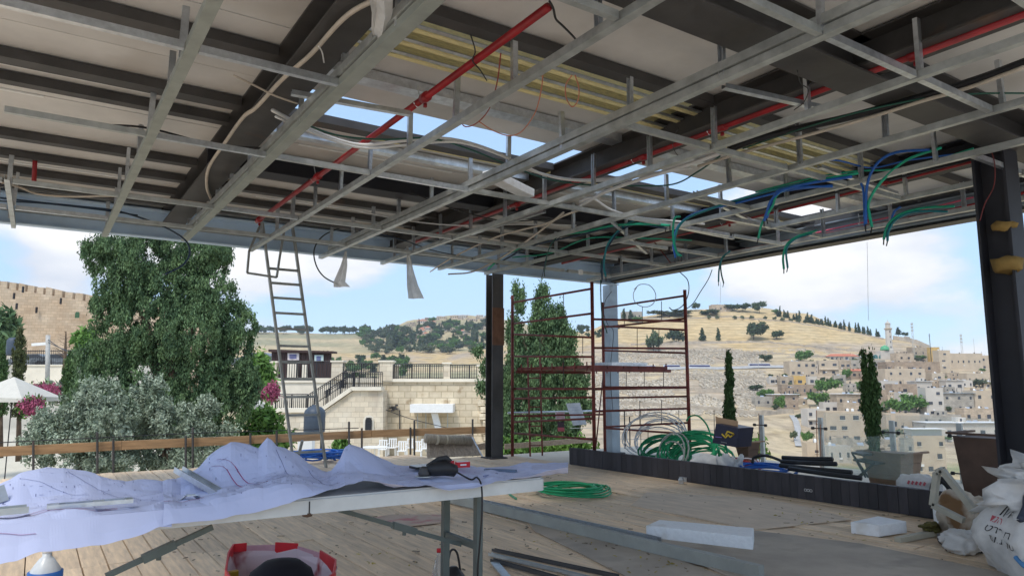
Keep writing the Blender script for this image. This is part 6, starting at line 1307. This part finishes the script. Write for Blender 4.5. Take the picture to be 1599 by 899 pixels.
Hs = [
 ('beige two storey house with small windows left of the balcony house', 1234, 1275, 565, 588, 0, 2, 4, 0, .6, None, 2),
 ('beige house with a dark covered balcony beside the two storey beige one', 1279, 1311, 564, 587, 0, 2, 2, -12, .7, None, 1, .5, .5, 'house', 'stone_house', False, True),
 ('stone house end with a pale wall line under the long red roof', 1311, 1330, 563, 579, 1, 1, 2, 0, .6, None, 1),
 ('long grey terrace wall house right under the long red roof', 1330, 1383, 563, 577, 4, 1, 5, 0, .3, None, 2),
 ('long low hall with a red tiled roof below the golden slope', 1296, 1343, 556, 563, 4, 1, 6, 0, .4, 'tile', 0),
 ('small white house with two wide dark openings at the left end of the town', 1202, 1219, 590, 601, 2, 1, 2, 0, .7, None, 1, .7, .6),
 ('small stone house between the white one and the golden clad one', 1219, 1240, 589, 604, 1, 1, 2, 0, .7, None, 1),
 ('house front clad in golden yellow sheets', 1240, 1259, 588, 604, 5, 1, 1, 0, .6, None, 0),
 ('wide brown stone house with small windows under the golden clad front', 1221, 1273, 602, 618, 3, 1, 5, -8, .6, None, 0, .3, .35),
 ('brown stone house with a pale roof at the lower left of the town', 1207, 1250, 617, 640, 3, 2, 3, 8, .6, 'white', 1, .3, .3),
 ('small white boxy house above the big green trees', 1262, 1277, 589, 602, 2, 1, 1, 0, .8, None, 1, .5),
 ('house with two stacked red awnings left of the forked cypress', 1328, 1351, 579, 592, 3, 1, 2, 0, .6, 'tile', 0),
 ('rough stone house with a pale flat roof left of the forked cypress', 1308, 1350, 616, 636, 1, 1, 3, 0, .6, 'white', 2, .3, .35),
 ('small white house with two black square openings', 1287, 1309, 630, 648, 2, 1, 2, 0, .7, None, 1, .6, .5),
 ('white house with a balcony above the dry slope', 1261, 1292, 641, 667, 2, 2, 3, 6, .7, None, 0, .5, .4, 'house', 'stone_house', False, True),
 ('biggest pale block with two rows of windows behind the left part of the glass', 1293, 1346, 646, 692, 0, 3, 3, 0, .6, None, 1, .55, .4),
 ('narrow pale extension behind the forked cypress trunk', 1345, 1372, 653, 684, 0, 2, 1, 0, .9, None, 0, .3, .3),
 ('low cream box building at the bottom of the dry slope behind the glass post', 1262, 1291, 695, 716, 0, 1, 1, 0, .7, None, 0, .2, .2),
 ('patched stone house with a rusty roof edge above the biggest pale block', 1318, 1346, 631, 653, 1, 1, 3, 0, .7, None, 1, .4, .4),
 ('flat fronted brown house right of the forked cypress top', 1366, 1388, 611, 642, 3, 2, 1, 0, .8, None, 2, .4, .3),
 ('long cream school like building with arched windows below the skyline', 1484, 1536, 553, 577, 0, 1, 6, 0, .5, None, 2, .25, .35, 'building', 'school_building'),
 ('square cream tower block left of the long cream building', 1468, 1486, 548, 579, 0, 3, 1, 0, .9, None, 2, .3, .25),
 ('narrow golden stone house left of the square cream tower', 1456, 1469, 543, 566, 5, 1, 1, 0, .9, None, 0, .3, .2),
 ('beige block near the big dark column below the skyline', 1532, 1556, 556, 579, 0, 2, 2, 0, .7, None, 1, .4, .35),
 ('tan tumbledown house on the ridge right of the minaret', 1427, 1458, 543, 560, 1, 1, 3, 0, .6, None, 0, .2, .25),
 ('long brown arcade house with dark arched openings below the minaret', 1385, 1469, 566, 585, 3, 1, 7, 0, .3, None, 3, .35, .55),
 ('cream house with four windows in a row and a thin red roof edge', 1384, 1446, 577, 604, 0, 2, 4, 0, .4, None, 3, .25, .3),
 ('brown stone base house with one big dark window', 1395, 1433, 601, 619, 3, 1, 1, 0, .6, None, 0, .5, .55),
 ('white fronted house with tilted solar panels on its roof', 1430, 1457, 596, 617, 2, 1, 2, 0, .8, 'white', 3, .3, .4),
 ('small pinkish cream house under the square tower', 1457, 1477, 584, 606, 0, 2, 1, 0, .8, None, 1, .4, .35),
 ('pergola roofed white house in the middle right of the town', 1479, 1506, 594, 612, 2, 1, 2, 0, .7, 'white', 1, .6, .6),
 ('cream house with four small windows near the big dark column', 1512, 1549, 584, 602, 0, 1, 4, 0, .6, None, 2, .22, .35),
 ('tall cream house with a pale blue top floor and brown windows', 1449, 1476, 608, 652, 2, 3, 2, 0, .8, None, 2, .5, .35),
 ('grey rubble stone house right of the tall cream one', 1475, 1524, 615, 644, 4, 2, 3, 0, .6, 'galv', 1, .22, .28),
 ('beige house with an outside stair beside the big dark column', 1523, 1566, 612, 646, 0, 2, 2, 0, .6, None, 2, .22, .3),
 ('low cluttered house with a red lean-to near the big dark column', 1508, 1566, 640, 662, 1, 1, 4, 0, .4, None, 3, .4, .5),
 ('cream wall house with a big satellite dish below the bright green tree', 1386, 1438, 648, 678, 0, 1, 2, 0, .4, None, 1, .12, .25),
 ('low terrace house with a red railing below the tall cream house', 1437, 1502, 650, 666, 4, 1, 3, 0, .5, None, 2, .2, .4),
 ('long white flat roofed house behind the big brown planter', 1450, 1570, 662, 690, 2, 1, 5, 0, .3, 'white', 2, .3, .5),
 ('tall cream apartment block with three rows of windows left of the big brown planter', 1428, 1482, 686, 742, 0, 3, 3, 4, .6, None, 0, .42, .38, 'house', 'apartment_block', False, False, True),
 ('narrow grey house between the slatted planter and the tall apartment block', 1416, 1431, 690, 740, 4, 2, 1, 0, .9, None, 0, .3, .3),
 ('low hillside house left of the glass post, half hidden in the green', 1296, 1330, 700, 722, 2, 1, 3, 0, .5, None, 1, .3, .4),
 ('small grey stone house at the left foot of the town beside the cemetery', 1180, 1207, 621, 636, 4, 1, 2, 0, .6, None, 0, .25, .3),
 ('white low house above the curved path', 1376, 1404, 596, 611, 2, 1, 2, 0, .6, None, 1, .4, .4),
 ('small stone house over the arcade near the ridge', 1400, 1428, 552, 566, 1, 1, 2, 0, .6, None, 1, .3, .4),
 ('grey house in the gap above the cream dish wall', 1404, 1432, 628, 645, 4, 1, 2, 0, .6, None, 2, .3, .4),
 ('pale house low down in front of the biggest pale block', 1346, 1382, 700, 730, 0, 2, 2, 0, .6, None, 0, .3, .3),
 ('stone house low down right of the curved lane', 1384, 1416, 690, 716, 1, 2, 2, 0, .6, None, 1, .3, .3),
]
for h in Hs: house(*h)
# mosque: green dome, teal arcade, minaret
def at_hill(px, row): p, D = ground_at(px, row); return PD(px, row, D), D
b0, Dm = at_hill(1381, 560); s = Dm/FPX
ms = thing('mosque', 'small mosque with a green dome and teal arches beside the minaret', 'mosque', b0)
b = MB(); b.obox(b0+UP*6*s-UP*2, RT*17*s, FH*14*s, UP*(12*s+4)); b.build('hall', LIME[2], ms)
b = MB(); c = b0+UP*13*s-FH*3*s; b.lathe(c, [(6.5*s, 0), (6.5*s, 1.5*s), (6*s, 4*s), (4.4*s, 6*s), (2*s, 7.2*s), (.3*s, 7.8*s), (.2*s, 9*s)], 16); b.build('dome', M['dome'], ms, True)
b = MB(); b.obox(b0-RT*26*s+UP*3*s-UP*2, RT*42*s, FH*8*s, UP*(8*s+4)); b.build('arcade_wall', LIME[2], ms)
for k in range(5):
    cc_ = b0+RT*(-43+k*9)*s-FH*4.2*s; P = [cc_-RT*3.6*s, cc_+RT*3.6*s]+[cc_+RT*3.6*s*math.cos(a)+UP*(3*s+3.4*s*math.sin(a)) for a in np.linspace(0, math.pi, 8)]; b = MB(); b.prism(P, -FH*.3); b.build('teal_arch', M['tealwin'], ms)
m0, Dm = at_hill(1390, 560); s = Dm/FPX; mn = thing('minaret', 'tall grey white square minaret with a balcony rising above the town', 'minaret', m0)
b = MB(); b.lathe(m0, [(6*s, -4), (6*s, 14*s), (5*s, 15*s), (4.6*s, 44*s), (5.0*s, 45*s)], 8); b.build('shaft', LIME[2], mn)
b = MB(); b.lathe(m0+UP*45*s, [(4.6*s, 0), (6.2*s, 1.2*s), (6.2*s, 2.6*s), (4.2*s, 2.7*s)], 8); b.build('balcony', LIME[0], mn)
b = MB(); b.lathe(m0+UP*47.6*s, [(3.8*s, 0), (3.8*s, 6.5*s), (4.6*s, 7*s), (4.4*s, 7.6*s)], 8); b.build('lantern', LIME[2], mn)
b = MB(); b.lathe(m0+UP*55.2*s, [(3.2*s, 0), (2.6*s, 1.6*s), (.4*s, 3.2*s), (.3*s, 6*s)], 8); b.build('cap', LIME[2], mn)
for k in range(4): b = MB(); b.obox(m0+UP*(18+k*8)*s-FH*4.9*s, RT*1.1*s, FH*.5*s, UP*2.6*s); b.build('slit_window', M['glass_d'], mn)
# masts on the ridge
for (px, t_, b_, w_, lb) in ((1428, 503, 562, .5, 'lattice mast just right of the minaret'), (1455, 521, 572, .25, 'thin dark utility pole left of the cream tower'), (1503, 521, 556, .5, 'lattice mast above the long cream building'), (1522, 528, 552, .15, 'thin antenna right of the second lattice mast'), (1547, 536, 556, .2, 'short antenna beside the big dark column'), (1185, 556, 580, .15, 'thin pole on the cemetery slope near the buses')):
    p, D = at_hill(px, b_); s = D/FPX; b = MB(); tp = p+UP*(b_-t_)*s
    if w_ >= .5:
        for sx in (-1, 1): b.tube([p+RT*sx*1.3*s, tp+RT*sx*.9*s], .16, 4)
        for k in range(9): z0 = (b_-t_)*s*k/9; b.tube([p+UP*z0+RT*s*(1.3 if k % 2 else -1.3), p+UP*(z0+(b_-t_)*s/9)+RT*s*(-1.2 if k % 2 else 1.2)], .10, 4)
        for k in range(3): b.obox(tp-UP*(3+k*5)*s, RT*3.4*s, FH*.3, UP*2.4*s)
    else: b.tube([p, tp], w_, 5); b.tube([tp-UP*3*s-RT*1.5*s, tp-UP*3*s+RT*1.5*s], w_*.5, 4)
    tag(b.build('mast', M['pole'] if w_ != .25 else M['iron']), lb, 'mast')
# buses
for (px, row, L_, lb) in ((1093, 575, 34, 'long white coach with violet windows, the one nearest the slim cypress on the right of the scaffold'), (1050, 575, 26, 'white coach seen through the scaffold frames, middle one'), (1012, 576, 26, 'white coach seen through the scaffold frames, leftmost'), (1187, 573, 34, 'white coach at the left edge of the town beyond the slim cypress')):
    p, D = at_hill(px, row+1); s = D/FPX; c = p; t = thing('coach_bus', lb if len(lb.split()) <= 16 else 'long white coach with violet windows beside the slim single cypress', 'bus', c, 'coaches on the cemetery road')
    b = MB(); ax = RT; l2 = L_*s/2; P = [c-ax*l2+UP*.4, c+ax*l2+UP*.4, c+ax*l2+UP*2.0, c+ax*(l2-1.2)+UP*3.3, c-ax*l2+UP*3.3]; b.prism(P, FH*2.5); b.build('body', M['bus'], t)
    b = MB(); b.prism([c-ax*(l2-.3)+UP*1.7-FH*.06, c+ax*(l2-.3)+UP*1.7-FH*.06, c+ax*(l2-1.0)+UP*2.9-FH*.06, c-ax*(l2-.3)+UP*2.9-FH*.06], FH*.05); b.build('window_band', M['busglass'], t)
    for f in (-.6, .6): b = MB(); q = c+ax*l2*f+UP*.5; b.tube([q-FH*.05, q+FH*2.5], .5, 10); b.build('wheel', M['black'], t)
# roads as sheets draped on the terrain
def road(pts, wd, m, nm):
    b = MB(); P = []
    for px, row in pts: p, D = ground_at(px, row, 60); P.append((px, D))
    rows = [[], []]
    for (x0, d0), (x1, d1) in zip(P, P[1:]):
        for k in range(8):
            f = k/8; x = x0+(x1-x0)*f; dd = d0+(d1-d0)*f; rows[0].append(tpt(x, dd-wd/2, .8)); rows[1].append(tpt(x, dd+wd/2, 1.3))
    b.grid(rows); tag(b.build(nm, m), kind='structure')
road([(930, 577), (1000, 577.5), (1060, 577), (1120, 577), (1180, 575), (1240, 574)], 9, M['road'], 'road')
def lane(pts, w_):
    b = MB(); rows = [[], []]
    for px, row in pts:
        p, D = ground_at(px, row, 60); rows[0].append(tpt(px-w_, D, .7)); rows[1].append(tpt(px+w_, D, .7))
    b.grid(rows); tag(b.build('path', M['road']), kind='structure')
lane([(1237, 650), (1243, 660), (1246, 672), (1244, 684), (1247, 700)], 5)
# cemetery stones: uncountable rows of graves on the slope
b = MB(); r = random.Random(3)
for k in range(13000):
    px = r.uniform(925, 1300); row = r.uniform(548, 652) if px < 1180 else r.uniform(548, 640-(px-1180)*.35)
    f = (652-row)/104; D = 340+f*300
    # snap into rows along the contour
    D = round(D/4.2)*4.2+r.uniform(-.4, .4); 
    rw = zrow(terr(px, D), D)
    if rw > 660 or rw < 545 or 570 < rw < 579: continue
    if noise.noise(Vector((px*.02, D*.02, 1))) < -.22: continue
    if px > 1195 and rw > 560: continue
    p = tpt(px, D, .2); w_ = r.uniform(.6, 1.3); h = r.uniform(.25, .55); a = r.uniform(-.2, .2); ax = (RT*math.cos(a)+FH*math.sin(a)); ay = FH*math.cos(a)-RT*math.sin(a)
    vs = [p+ax*i*w_/2+ay*j*1.0+UP*q for i, j, q in ((-1,-1,-.6),(1,-1,-.6),(1,1,-.3),(-1,1,-.3),(-1,-1,h),(1,-1,h),(1,1,h+.4),(-1,1,h+.4))]
    b.add(vs, [(4,5,6,7),(0,1,5,4),(1,2,6,5),(3,0,4,7)])
tag(b.build('gravestones', M['grave']), 'thousands of pale grave slabs covering the lower slope of the hill', 'gravestones', kind='stuff')
# terrace walls
for i, (pts, h, lb) in enumerate((([(985, 541), (1100, 536), (1200, 537), (1290, 546), (1370, 552)], 2.2, 'upper rubble terrace wall between the golden slope and the graves'), ([(960, 556), (1080, 551), (1200, 553), (1290, 560)], 2.0, 'second rubble terrace wall below the two dark cypresses'), ([(960, 590), (1060, 588), (1160, 592), (1215, 598)], 2.4, 'rubble terrace wall below the coach road'), ([(965, 612), (1080, 610), (1180, 616)], 2.0, 'rubble terrace wall across the middle of the graves'), ([(970, 634), (1080, 640), (1180, 650), (1240, 646)], 2.6, 'lowest terrace wall above the dry gully'), ([(975, 497), (1060, 500), (1130, 495), (1230, 503), (1330, 520), (1380, 530)], 1.4, 'thin wall line under the olive row on the golden slope'), ([(1395, 529), (1430, 534), (1452, 540)], 4, 'stone boundary wall on the ridge right of the minaret'), ([(1290, 690), (1340, 700), (1390, 712)], 3, 'pale retaining wall along the lane behind the glass panel'))):
    b = MB(); P = []
    for (x0, r0), (x1, r1) in zip(pts, pts[1:]):
        n = max(2, int((x1-x0)/8))
        for k in range(n): f = k/n; P.append((x0+(x1-x0)*f, r0+(r1-r0)*f))
    P.append(pts[-1]); Q = []
    for x, rw in P: p, D = ground_at(x, rw); Q.append(tpt(x, D, 0))
    for p, q in zip(Q, Q[1:]):
        h_ = h*random.uniform(.8, 1.1); b.prism([p-UP*2, q-UP*2, q+UP*h_, p+UP*h_], FH*.7)
    tag(b.build('terrace_wall', M['terrw']), lb, 'wall', 'terrace walls on the hill')
# ---- trees on hill: two shared shapes copied
def tree_mesh(kind, seed):
    global RNG
    st = RNG; RNG = np.random.default_rng(seed); t = bpy.data.objects.new('tmp', None)
    if kind == 'cyp': lob = [((0, 0, .12+.8*k/6), .12*(1-.8*max(0, k-2)/4.4), .12*(1-.8*max(0, k-2)/4.4), .1) for k in range(7)]; v = ('far', 150, 7, .03, .035)
    else:
        r = random.Random(seed); lob = [((r.uniform(-.27, .27), r.uniform(-.27, .27), r.uniform(.4, .72)), r.uniform(.18, .3), r.uniform(.18, .3), r.uniform(.16, .27)) for _ in range(7)]; v = ('far', 230, 9, .06, .055)
    o = crown(lob, v[1], v[2], v[3], v[4], LEAF['far'], None, inner=.3); me = o.data; bpy.data.objects.remove(o); RNG = st; return me
CY = [tree_mesh('cyp', 11), tree_mesh('cyp', 12)]; RO = [tree_mesh('round', 21+k) for k in range(4)]
MESH_L = {}
def variant(me, m):
    k = (me.name, m.name)
    if k not in MESH_L: c = me.copy(); c.materials.clear(); c.materials.append(m); MESH_L[k] = c
    return MESH_L[k]
tb_ = MB(); tb_.tube([(0, 0, -.15), (0, 0, .45)], [.03, .015], 5)
tkm = tb_.build('trunk', M['bark']); TK = tkm.data; bpy.data.objects.remove(tkm)
def ftree(px, row, w_, h, kind, label, group=None, m='far', name=None, Dfix=None, wide=1.0):
    if Dfix: D = Dfix; p = PD(px, row, D)
    else: p, D = ground_at(px, row); p = PD(px, row, D)
    s = D/FPX; t = thing(name or ('cypress_tree' if kind == 'cyp' else 'round_tree'), label, 'tree', p, group)
    me = random.choice(CY if kind == 'cyp' else RO); o = bpy.data.objects.new('crown', variant(me, LEAF[m])); COL.objects.link(o); o.parent = t
    k = random.uniform(0, 6.28); o.rotation_euler = (0, 0, k); bw = .27 if kind == 'cyp' else .95
    o.scale = (w_*s/bw, w_*s/bw, h*s/.98); q = bpy.data.objects.new('trunk', TK); COL.objects.link(q); q.parent = t; q.scale = (w_*s*.8, w_*s*.8, h*s)
    return t
# named trees on the right hill
for a in (
 (1020, 549, 30, 34, 'round', 'dark bushy tree seen through the right scaffold frame, left one'), (1056, 537, 30, 24, 'round', 'dark bushy tree just left of the right scaffold post'),
 (1097, 532, 12, 20, 'cyp', 'wide dark cypress on the slope, left of the slimmer one'), (1122, 532, 9, 20, 'cyp', 'slim dark cypress on the slope beside the wide one'),
 (1177, 531, 40, 30, 'round', 'big dark spreading tree on the grave slope above the coaches'), (1212, 530, 22, 15, 'round', 'smaller dark round tree right of the big spreading one'),
 (1196, 566, 18, 14, 'round', 'bush at the roadside left of the beige two storey house'), (1250, 566, 34, 20, 'round', 'green tree clump behind the beige two storey house'),
 (1290, 620, 38, 30, 'round', 'big bright green tree in the middle of the town'), (1278, 636, 30, 26, 'round', 'lower bright green tree left of the small white house with black openings'), (1308, 604, 16, 14, 'round', 'olive green tree beside the red awnings'),
 (1320, 593, 18, 18, 'round', 'light green tree left of the stacked red awnings'), (1345, 612, 20, 18, 'round', 'green tree beside the forked cypress'), (1200, 626, 34, 20, 'round', 'green bushes at the left end of the town'), (1217, 642, 18, 26, 'round', 'bright green young tree above the dry gully'),
 (1180, 612, 22, 12, 'round', 'low green bush at the edge of the cemetery'), (1405, 652, 40, 30, 'round', 'bright green tree with broad leaves right of the forked cypress, left half'), (1432, 646, 42, 32, 'round', 'bright green tree with broad leaves right of the forked cypress, right half'),
 (1260, 695, 18, 22, 'round', 'light green bush in the dry gully beside the lane'), (1240, 690, 12, 18, 'round', 'grey green shrub in the dry gully'), (1530, 605, 28, 14, 'round', 'olive green garden bushes before the four window cream house'), (1515, 572, 40, 8, 'round', 'yellow green garden under the long cream building'),
 (1440, 562, 28, 8, 'round', 'green shrubs under the ridge right of the minaret'), (1395, 690, 30, 22, 'round', 'grey green tree behind the glass above the slatted planter'), (1288, 580, 12, 9, 'round', 'small olive tree before the balcony house'), (1403, 523, 9, 12, 'cyp', 'pointed dark tree on the ridge just right of the minaret'), (1414, 527, 11, 9, 'round', 'small round tree on the ridge right of the pointed one'),
 (1160, 487, 26, 14, 'round', 'dark green tree cluster on the hilltop, left of the highest one'), (1186, 489, 20, 20, 'round', 'highest round tree on the hilltop'), (1140, 486, 24, 12, 'round', 'dense green tree beside the hilltop ruin'), (1087, 486, 14, 14, 'round', 'umbrella shaped tree on the hilltop seen over the scaffold'), (985, 502, 10, 18, 'cyp', 'dark cypress beside the flat hilltop house, near the column'), (974, 500, 8, 18, 'cyp', 'dark cypress left of the flat hilltop house'),
 (995, 503, 16, 9, 'round', 'green bush before the flat hilltop house'), (1045, 495, 60, 12, 'round', 'wide grey green bushes along the hilltop behind the scaffold'), (1110, 493, 34, 10, 'round', 'low green bushes on the hilltop right of the scaffold'), (1210, 490, 12, 8, 'round', 'yellow green bush at the edge of the hilltop')):
    ftree(*a, m='bright' if ('bright' in a[5] or 'light green' in a[5] or 'yellow' in a[5] or a[5].startswith('green')) else ('farg' if 'olive' in a[5] or 'grey' in a[5] else 'far'))
r = random.Random(8)
_o = ['leftmost', 'second', 'third', 'fourth', 'fifth', 'sixth', 'seventh', 'eighth', 'ninth', 'tenth', 'eleventh', 'twelfth', 'thirteenth', 'fourteenth', 'fifteenth', 'sixteenth', 'seventeenth', 'eighteenth', 'nineteenth']
_n = [0]
def ORD(k):
    k = _n[0]; _n[0] += 1
    return 'first' if k == 0 else _o[k] if k < 19 else 'twentieth' if k == 19 else ('twenty', 'thirty', 'forty')[k//10-2 if (k+1) % 10 else k//10-1][:99].replace('y', 'y')+('' if (k+1) % 10 == 0 else ' ')+('', 'first', 'second', 'third', 'fourth', 'fifth', 'sixth', 'seventh', 'eighth', 'ninth')[(k+1) % 10]
for k in range(46):   # row of cypresses along the ridge
    f = k/45; px = 1216+f*185+r.uniform(-2, 2); row = 489+(px-1216)*.2+5; 
    if 1372 < px: continue
    if r.random() < .16: continue
    h = r.uniform(9, 18)*(1-.15*f); ftree(px, row+1, r.uniform(4.5, 7), h, 'cyp', f'dark cypress, {ORD(k)} from the left in the long row along the right ridge', 'cypresses along the ridge')
_n[0] = 0
for k, px in enumerate((1108, 1120, 1148, 1160, 1174, 1195, 1210, 1222, 1235, 1246, 1258, 1270, 1282)):
    ftree(px, 499+max(0, px-1190)*.1, 7, 7, 'round', f'small round olive tree, {ORD(k)} from the left in the spaced row below the hilltop', 'spaced olive trees below the hilltop', 'farg')
LMK = (('minaret', 1390, 545), ('forked cypress', 1364, 635), ('golden clad house front', 1249, 596), ('square cream tower', 1477, 563), ('long cream school building', 1510, 564), ('tall cream house', 1462, 630), ('stacked red awnings', 1340, 585), ('big bright green tree', 1290, 605), ('white balcony house', 1276, 654), ('biggest pale block', 1320, 670), ('grey rubble stone house', 1500, 630), ('big dark column', 1562, 600), ('four window cream house', 1530, 592), ('long red roofed hall', 1320, 558), ('satellite dish wall', 1412, 660))
SEEN = set()
def where(x, y):
    L_ = sorted(LMK, key=lambda q: (q[1]-x)**2+(q[2]-y)**2)
    for nm, lx, ly in L_:
        dx, dy = x-lx, y-ly; v = 'above' if dy < -6 else 'below' if dy > 6 else ''; h_ = 'left of' if dx < -6 else 'right of' if dx > 6 else ''
        s = (v+(' and ' if v and h_ else '')+h_ or 'beside')+' the '+nm
        if s not in SEEN: SEEN.add(s); return s
for k in range(60):
    px = r.uniform(1195, 1560); row = r.uniform(565, 690); ftree(px, row, r.uniform(7, 14), r.uniform(5, 10), 'round', 'small green garden tree ' + where(px, row-4), 'garden trees between the houses', r.choice(('bright', 'far', 'farg')))
# hilltop ruin
house('flat pale building on the hilltop seen through the scaffold', 972, 1003, 487, 500, 4, 1, 4, 0, .6, None, 0, .3, .3); house('pale ruin on the hilltop among dark trees', 1112, 1142, 476, 488, 1, 1, 3, 0, .6, None, 0, .2, .2)
# ---- far left hills
def far_at(px, row): 
    D = 500
    while D < 1600:
        if zrow(terr(px, D), D) <= row: return D
        D += 6
    return 1340
def fl(px, row, w_, h, kind, label, group, m='far'): return ftree(px, row, w_, h, kind, label, group, m, Dfix=far_at(px, row))
for k in range(44): px = r.choice((r.uniform(388, 470), r.uniform(470, 575))); fl(px, 520+r.uniform(-1, 2), r.uniform(8, 15), r.uniform(8, 14), 'round', 'dark tree on the far left skyline behind the ladder', 'far skyline trees')
for k in range(175):
    px = r.uniform(560, 765); top = 517 if px < 580 else 517-(px-580)*.16
    row = r.uniform(max(500, top+2), 553); 
    if px > 700 and row < 505: continue
    fl(px, row, r.uniform(10, 19), r.uniform(7, 14), 'round', 'dark round tree in the woodland on the far hill', 'woodland on the far hill', r.choice(('far', 'farg', 'farg', 'bright')))
for k in range(30): px = r.uniform(600, 765); fl(px, r.uniform(515, 550), r.uniform(4, 7), r.uniform(10, 19), 'cyp', 'slim dark cypress in the woodland on the far hill', 'far hill cypresses')
for (px, row, w_, h) in ((618, 543, 16, 26), (628, 545, 14, 24), (655, 545, 9, 20), (686, 520, 5, 14)): fl(px, row, w_, h, 'cyp', 'large dark cypress at the upper edge of the golden field', 'large cypresses above the golden field')
for k in range(74): px = r.uniform(530, 640) if k % 3 else r.uniform(390, 560); fl(px, r.uniform(562, 596), r.uniform(9, 18), r.uniform(8, 16), r.choice(('round', 'round', 'cyp')), 'green tree in the valley behind the stone building', 'valley trees', r.choice(('far', 'bright')))
for k in range(26): px = r.uniform(895, 965); row = r.uniform(513, 530); fl(px, row, r.uniform(7, 12), r.uniform(6, 9), 'round', 'dark tree on the far saddle behind the scaffold', 'saddle trees')
for k in range(80):
    px = r.uniform(600, 766); top = float(np.interp(px, (600, 640, 660, 700, 740, 766), (514, 503, 498, 493, 493, 495))); row = top+r.uniform(2, 30)*(1-.3*(px > 730)); w_ = r.uniform(6, 12); h = r.uniform(3.2, 5.5); D = far_at(px, row); base = PD(px, row, D); s = D/FPX
    t = thing('far_house', 'small pale far away house in the hilltop town on the left horizon', 'house', base, 'hilltop town houses'); a = r.uniform(-.4, .4); ax = RT*math.cos(a)+FH*math.sin(a); ay = FH*math.cos(a)-RT*math.sin(a)
    b = MB(); b.obox(base+UP*(h*s/2-3), ax*w_*s, ay*w_*s*.8, UP*(h*s+6)); wl = b.build('walls', LIME[r.choice((0, 0, 2, 1))], t)
    for j in range(3): b = MB(); b.obox(base+ax*((j-1)*w_*s*.3)-ay*w_*s*.41+UP*h*s*.55, ax*1.6, ay*.3, UP*1.6); b.build('window', M['glass_d'], wl)
    if r.random() < .22: b = MB(); z = h*s; q = base+UP*z; b.add([q-ax*w_*s*.52-ay*w_*s*.42, q+ax*w_*s*.52-ay*w_*s*.42, q+ax*w_*s*.52+ay*w_*s*.42, q-ax*w_*s*.52+ay*w_*s*.42, q+UP*2.5], [(0, 1, 4), (1, 2, 4), (2, 3, 4), (3, 0, 4), (3, 2, 1, 0)]); b.build('roof', M['tile'], t)

# ================================================================== smaller houses, clutter on roofs, and the air
rr2 = random.Random(21)
SEEN = set()
for (x0, y0) in ((1272, 576), (1312, 592), (1356, 588), (1362, 604), (1352, 628), (1283, 618), (1255, 628), (1236, 612), (1410, 590), (1442, 588), (1462, 600), (1490, 588), (1500, 602), (1528, 592), (1545, 602), (1438, 602), (1420, 610), (1432, 632), (1416, 620), (1485, 612), (1404, 640), (1350, 660), (1376, 668), (1400, 664), (1310, 668), (1420, 676), (1500, 622), (1540, 625), (1476, 598), (1330, 606), (1270, 612), (1395, 617), (1440, 570), (1478, 566), (1530, 612), (1512, 600)):
    w_ = rr2.uniform(10, 22); h_ = rr2.uniform(7, 14)
    mi_ = rr2.choice((0, 1, 1, 3, 4, 2))
    house('small plain %s house %s' % (('cream', 'stone', 'whitish', 'brown stone', 'grey stone')[mi_], where(x0, y0)), x0-w_/2, x0+w_/2, y0-h_/2, y0+h_/2+1, mi_, rr2.choice((1, 2)), rr2.choice((1, 2, 3)), rr2.choice((-14, 0, 0, 12)), .7, None, rr2.choice((0, 1, 1, 2)), .3, .4, 'house', 'stone_house')['group'] = 'infill houses on the slope'
# air
b = MB(); b.box(-2500, 2600, -60, 2600, -70, 330)
hm = bpy.data.materials.new('haze'); hm.use_nodes = True; hn = hm.node_tree; hn.nodes.clear(); ho = hn.nodes.new('ShaderNodeOutputMaterial'); hv = hn.nodes.new('ShaderNodeVolumePrincipled')
hv.inputs['Color'].default_value = (.80, .88, 1, 1); hv.inputs['Density'].default_value = .00014; hv.inputs['Anisotropy'].default_value = .2; hn.links.new(hv.outputs[0], ho.inputs['Volume'])
HAZE = True
if HAZE: tag(b.build('haze', hm), kind='stuff')

import sys
for o in sc.objects:
    if o.get('label') and len(o['label'].split()) > 16: print('LONGLABEL', o['label'], file=sys.stderr)
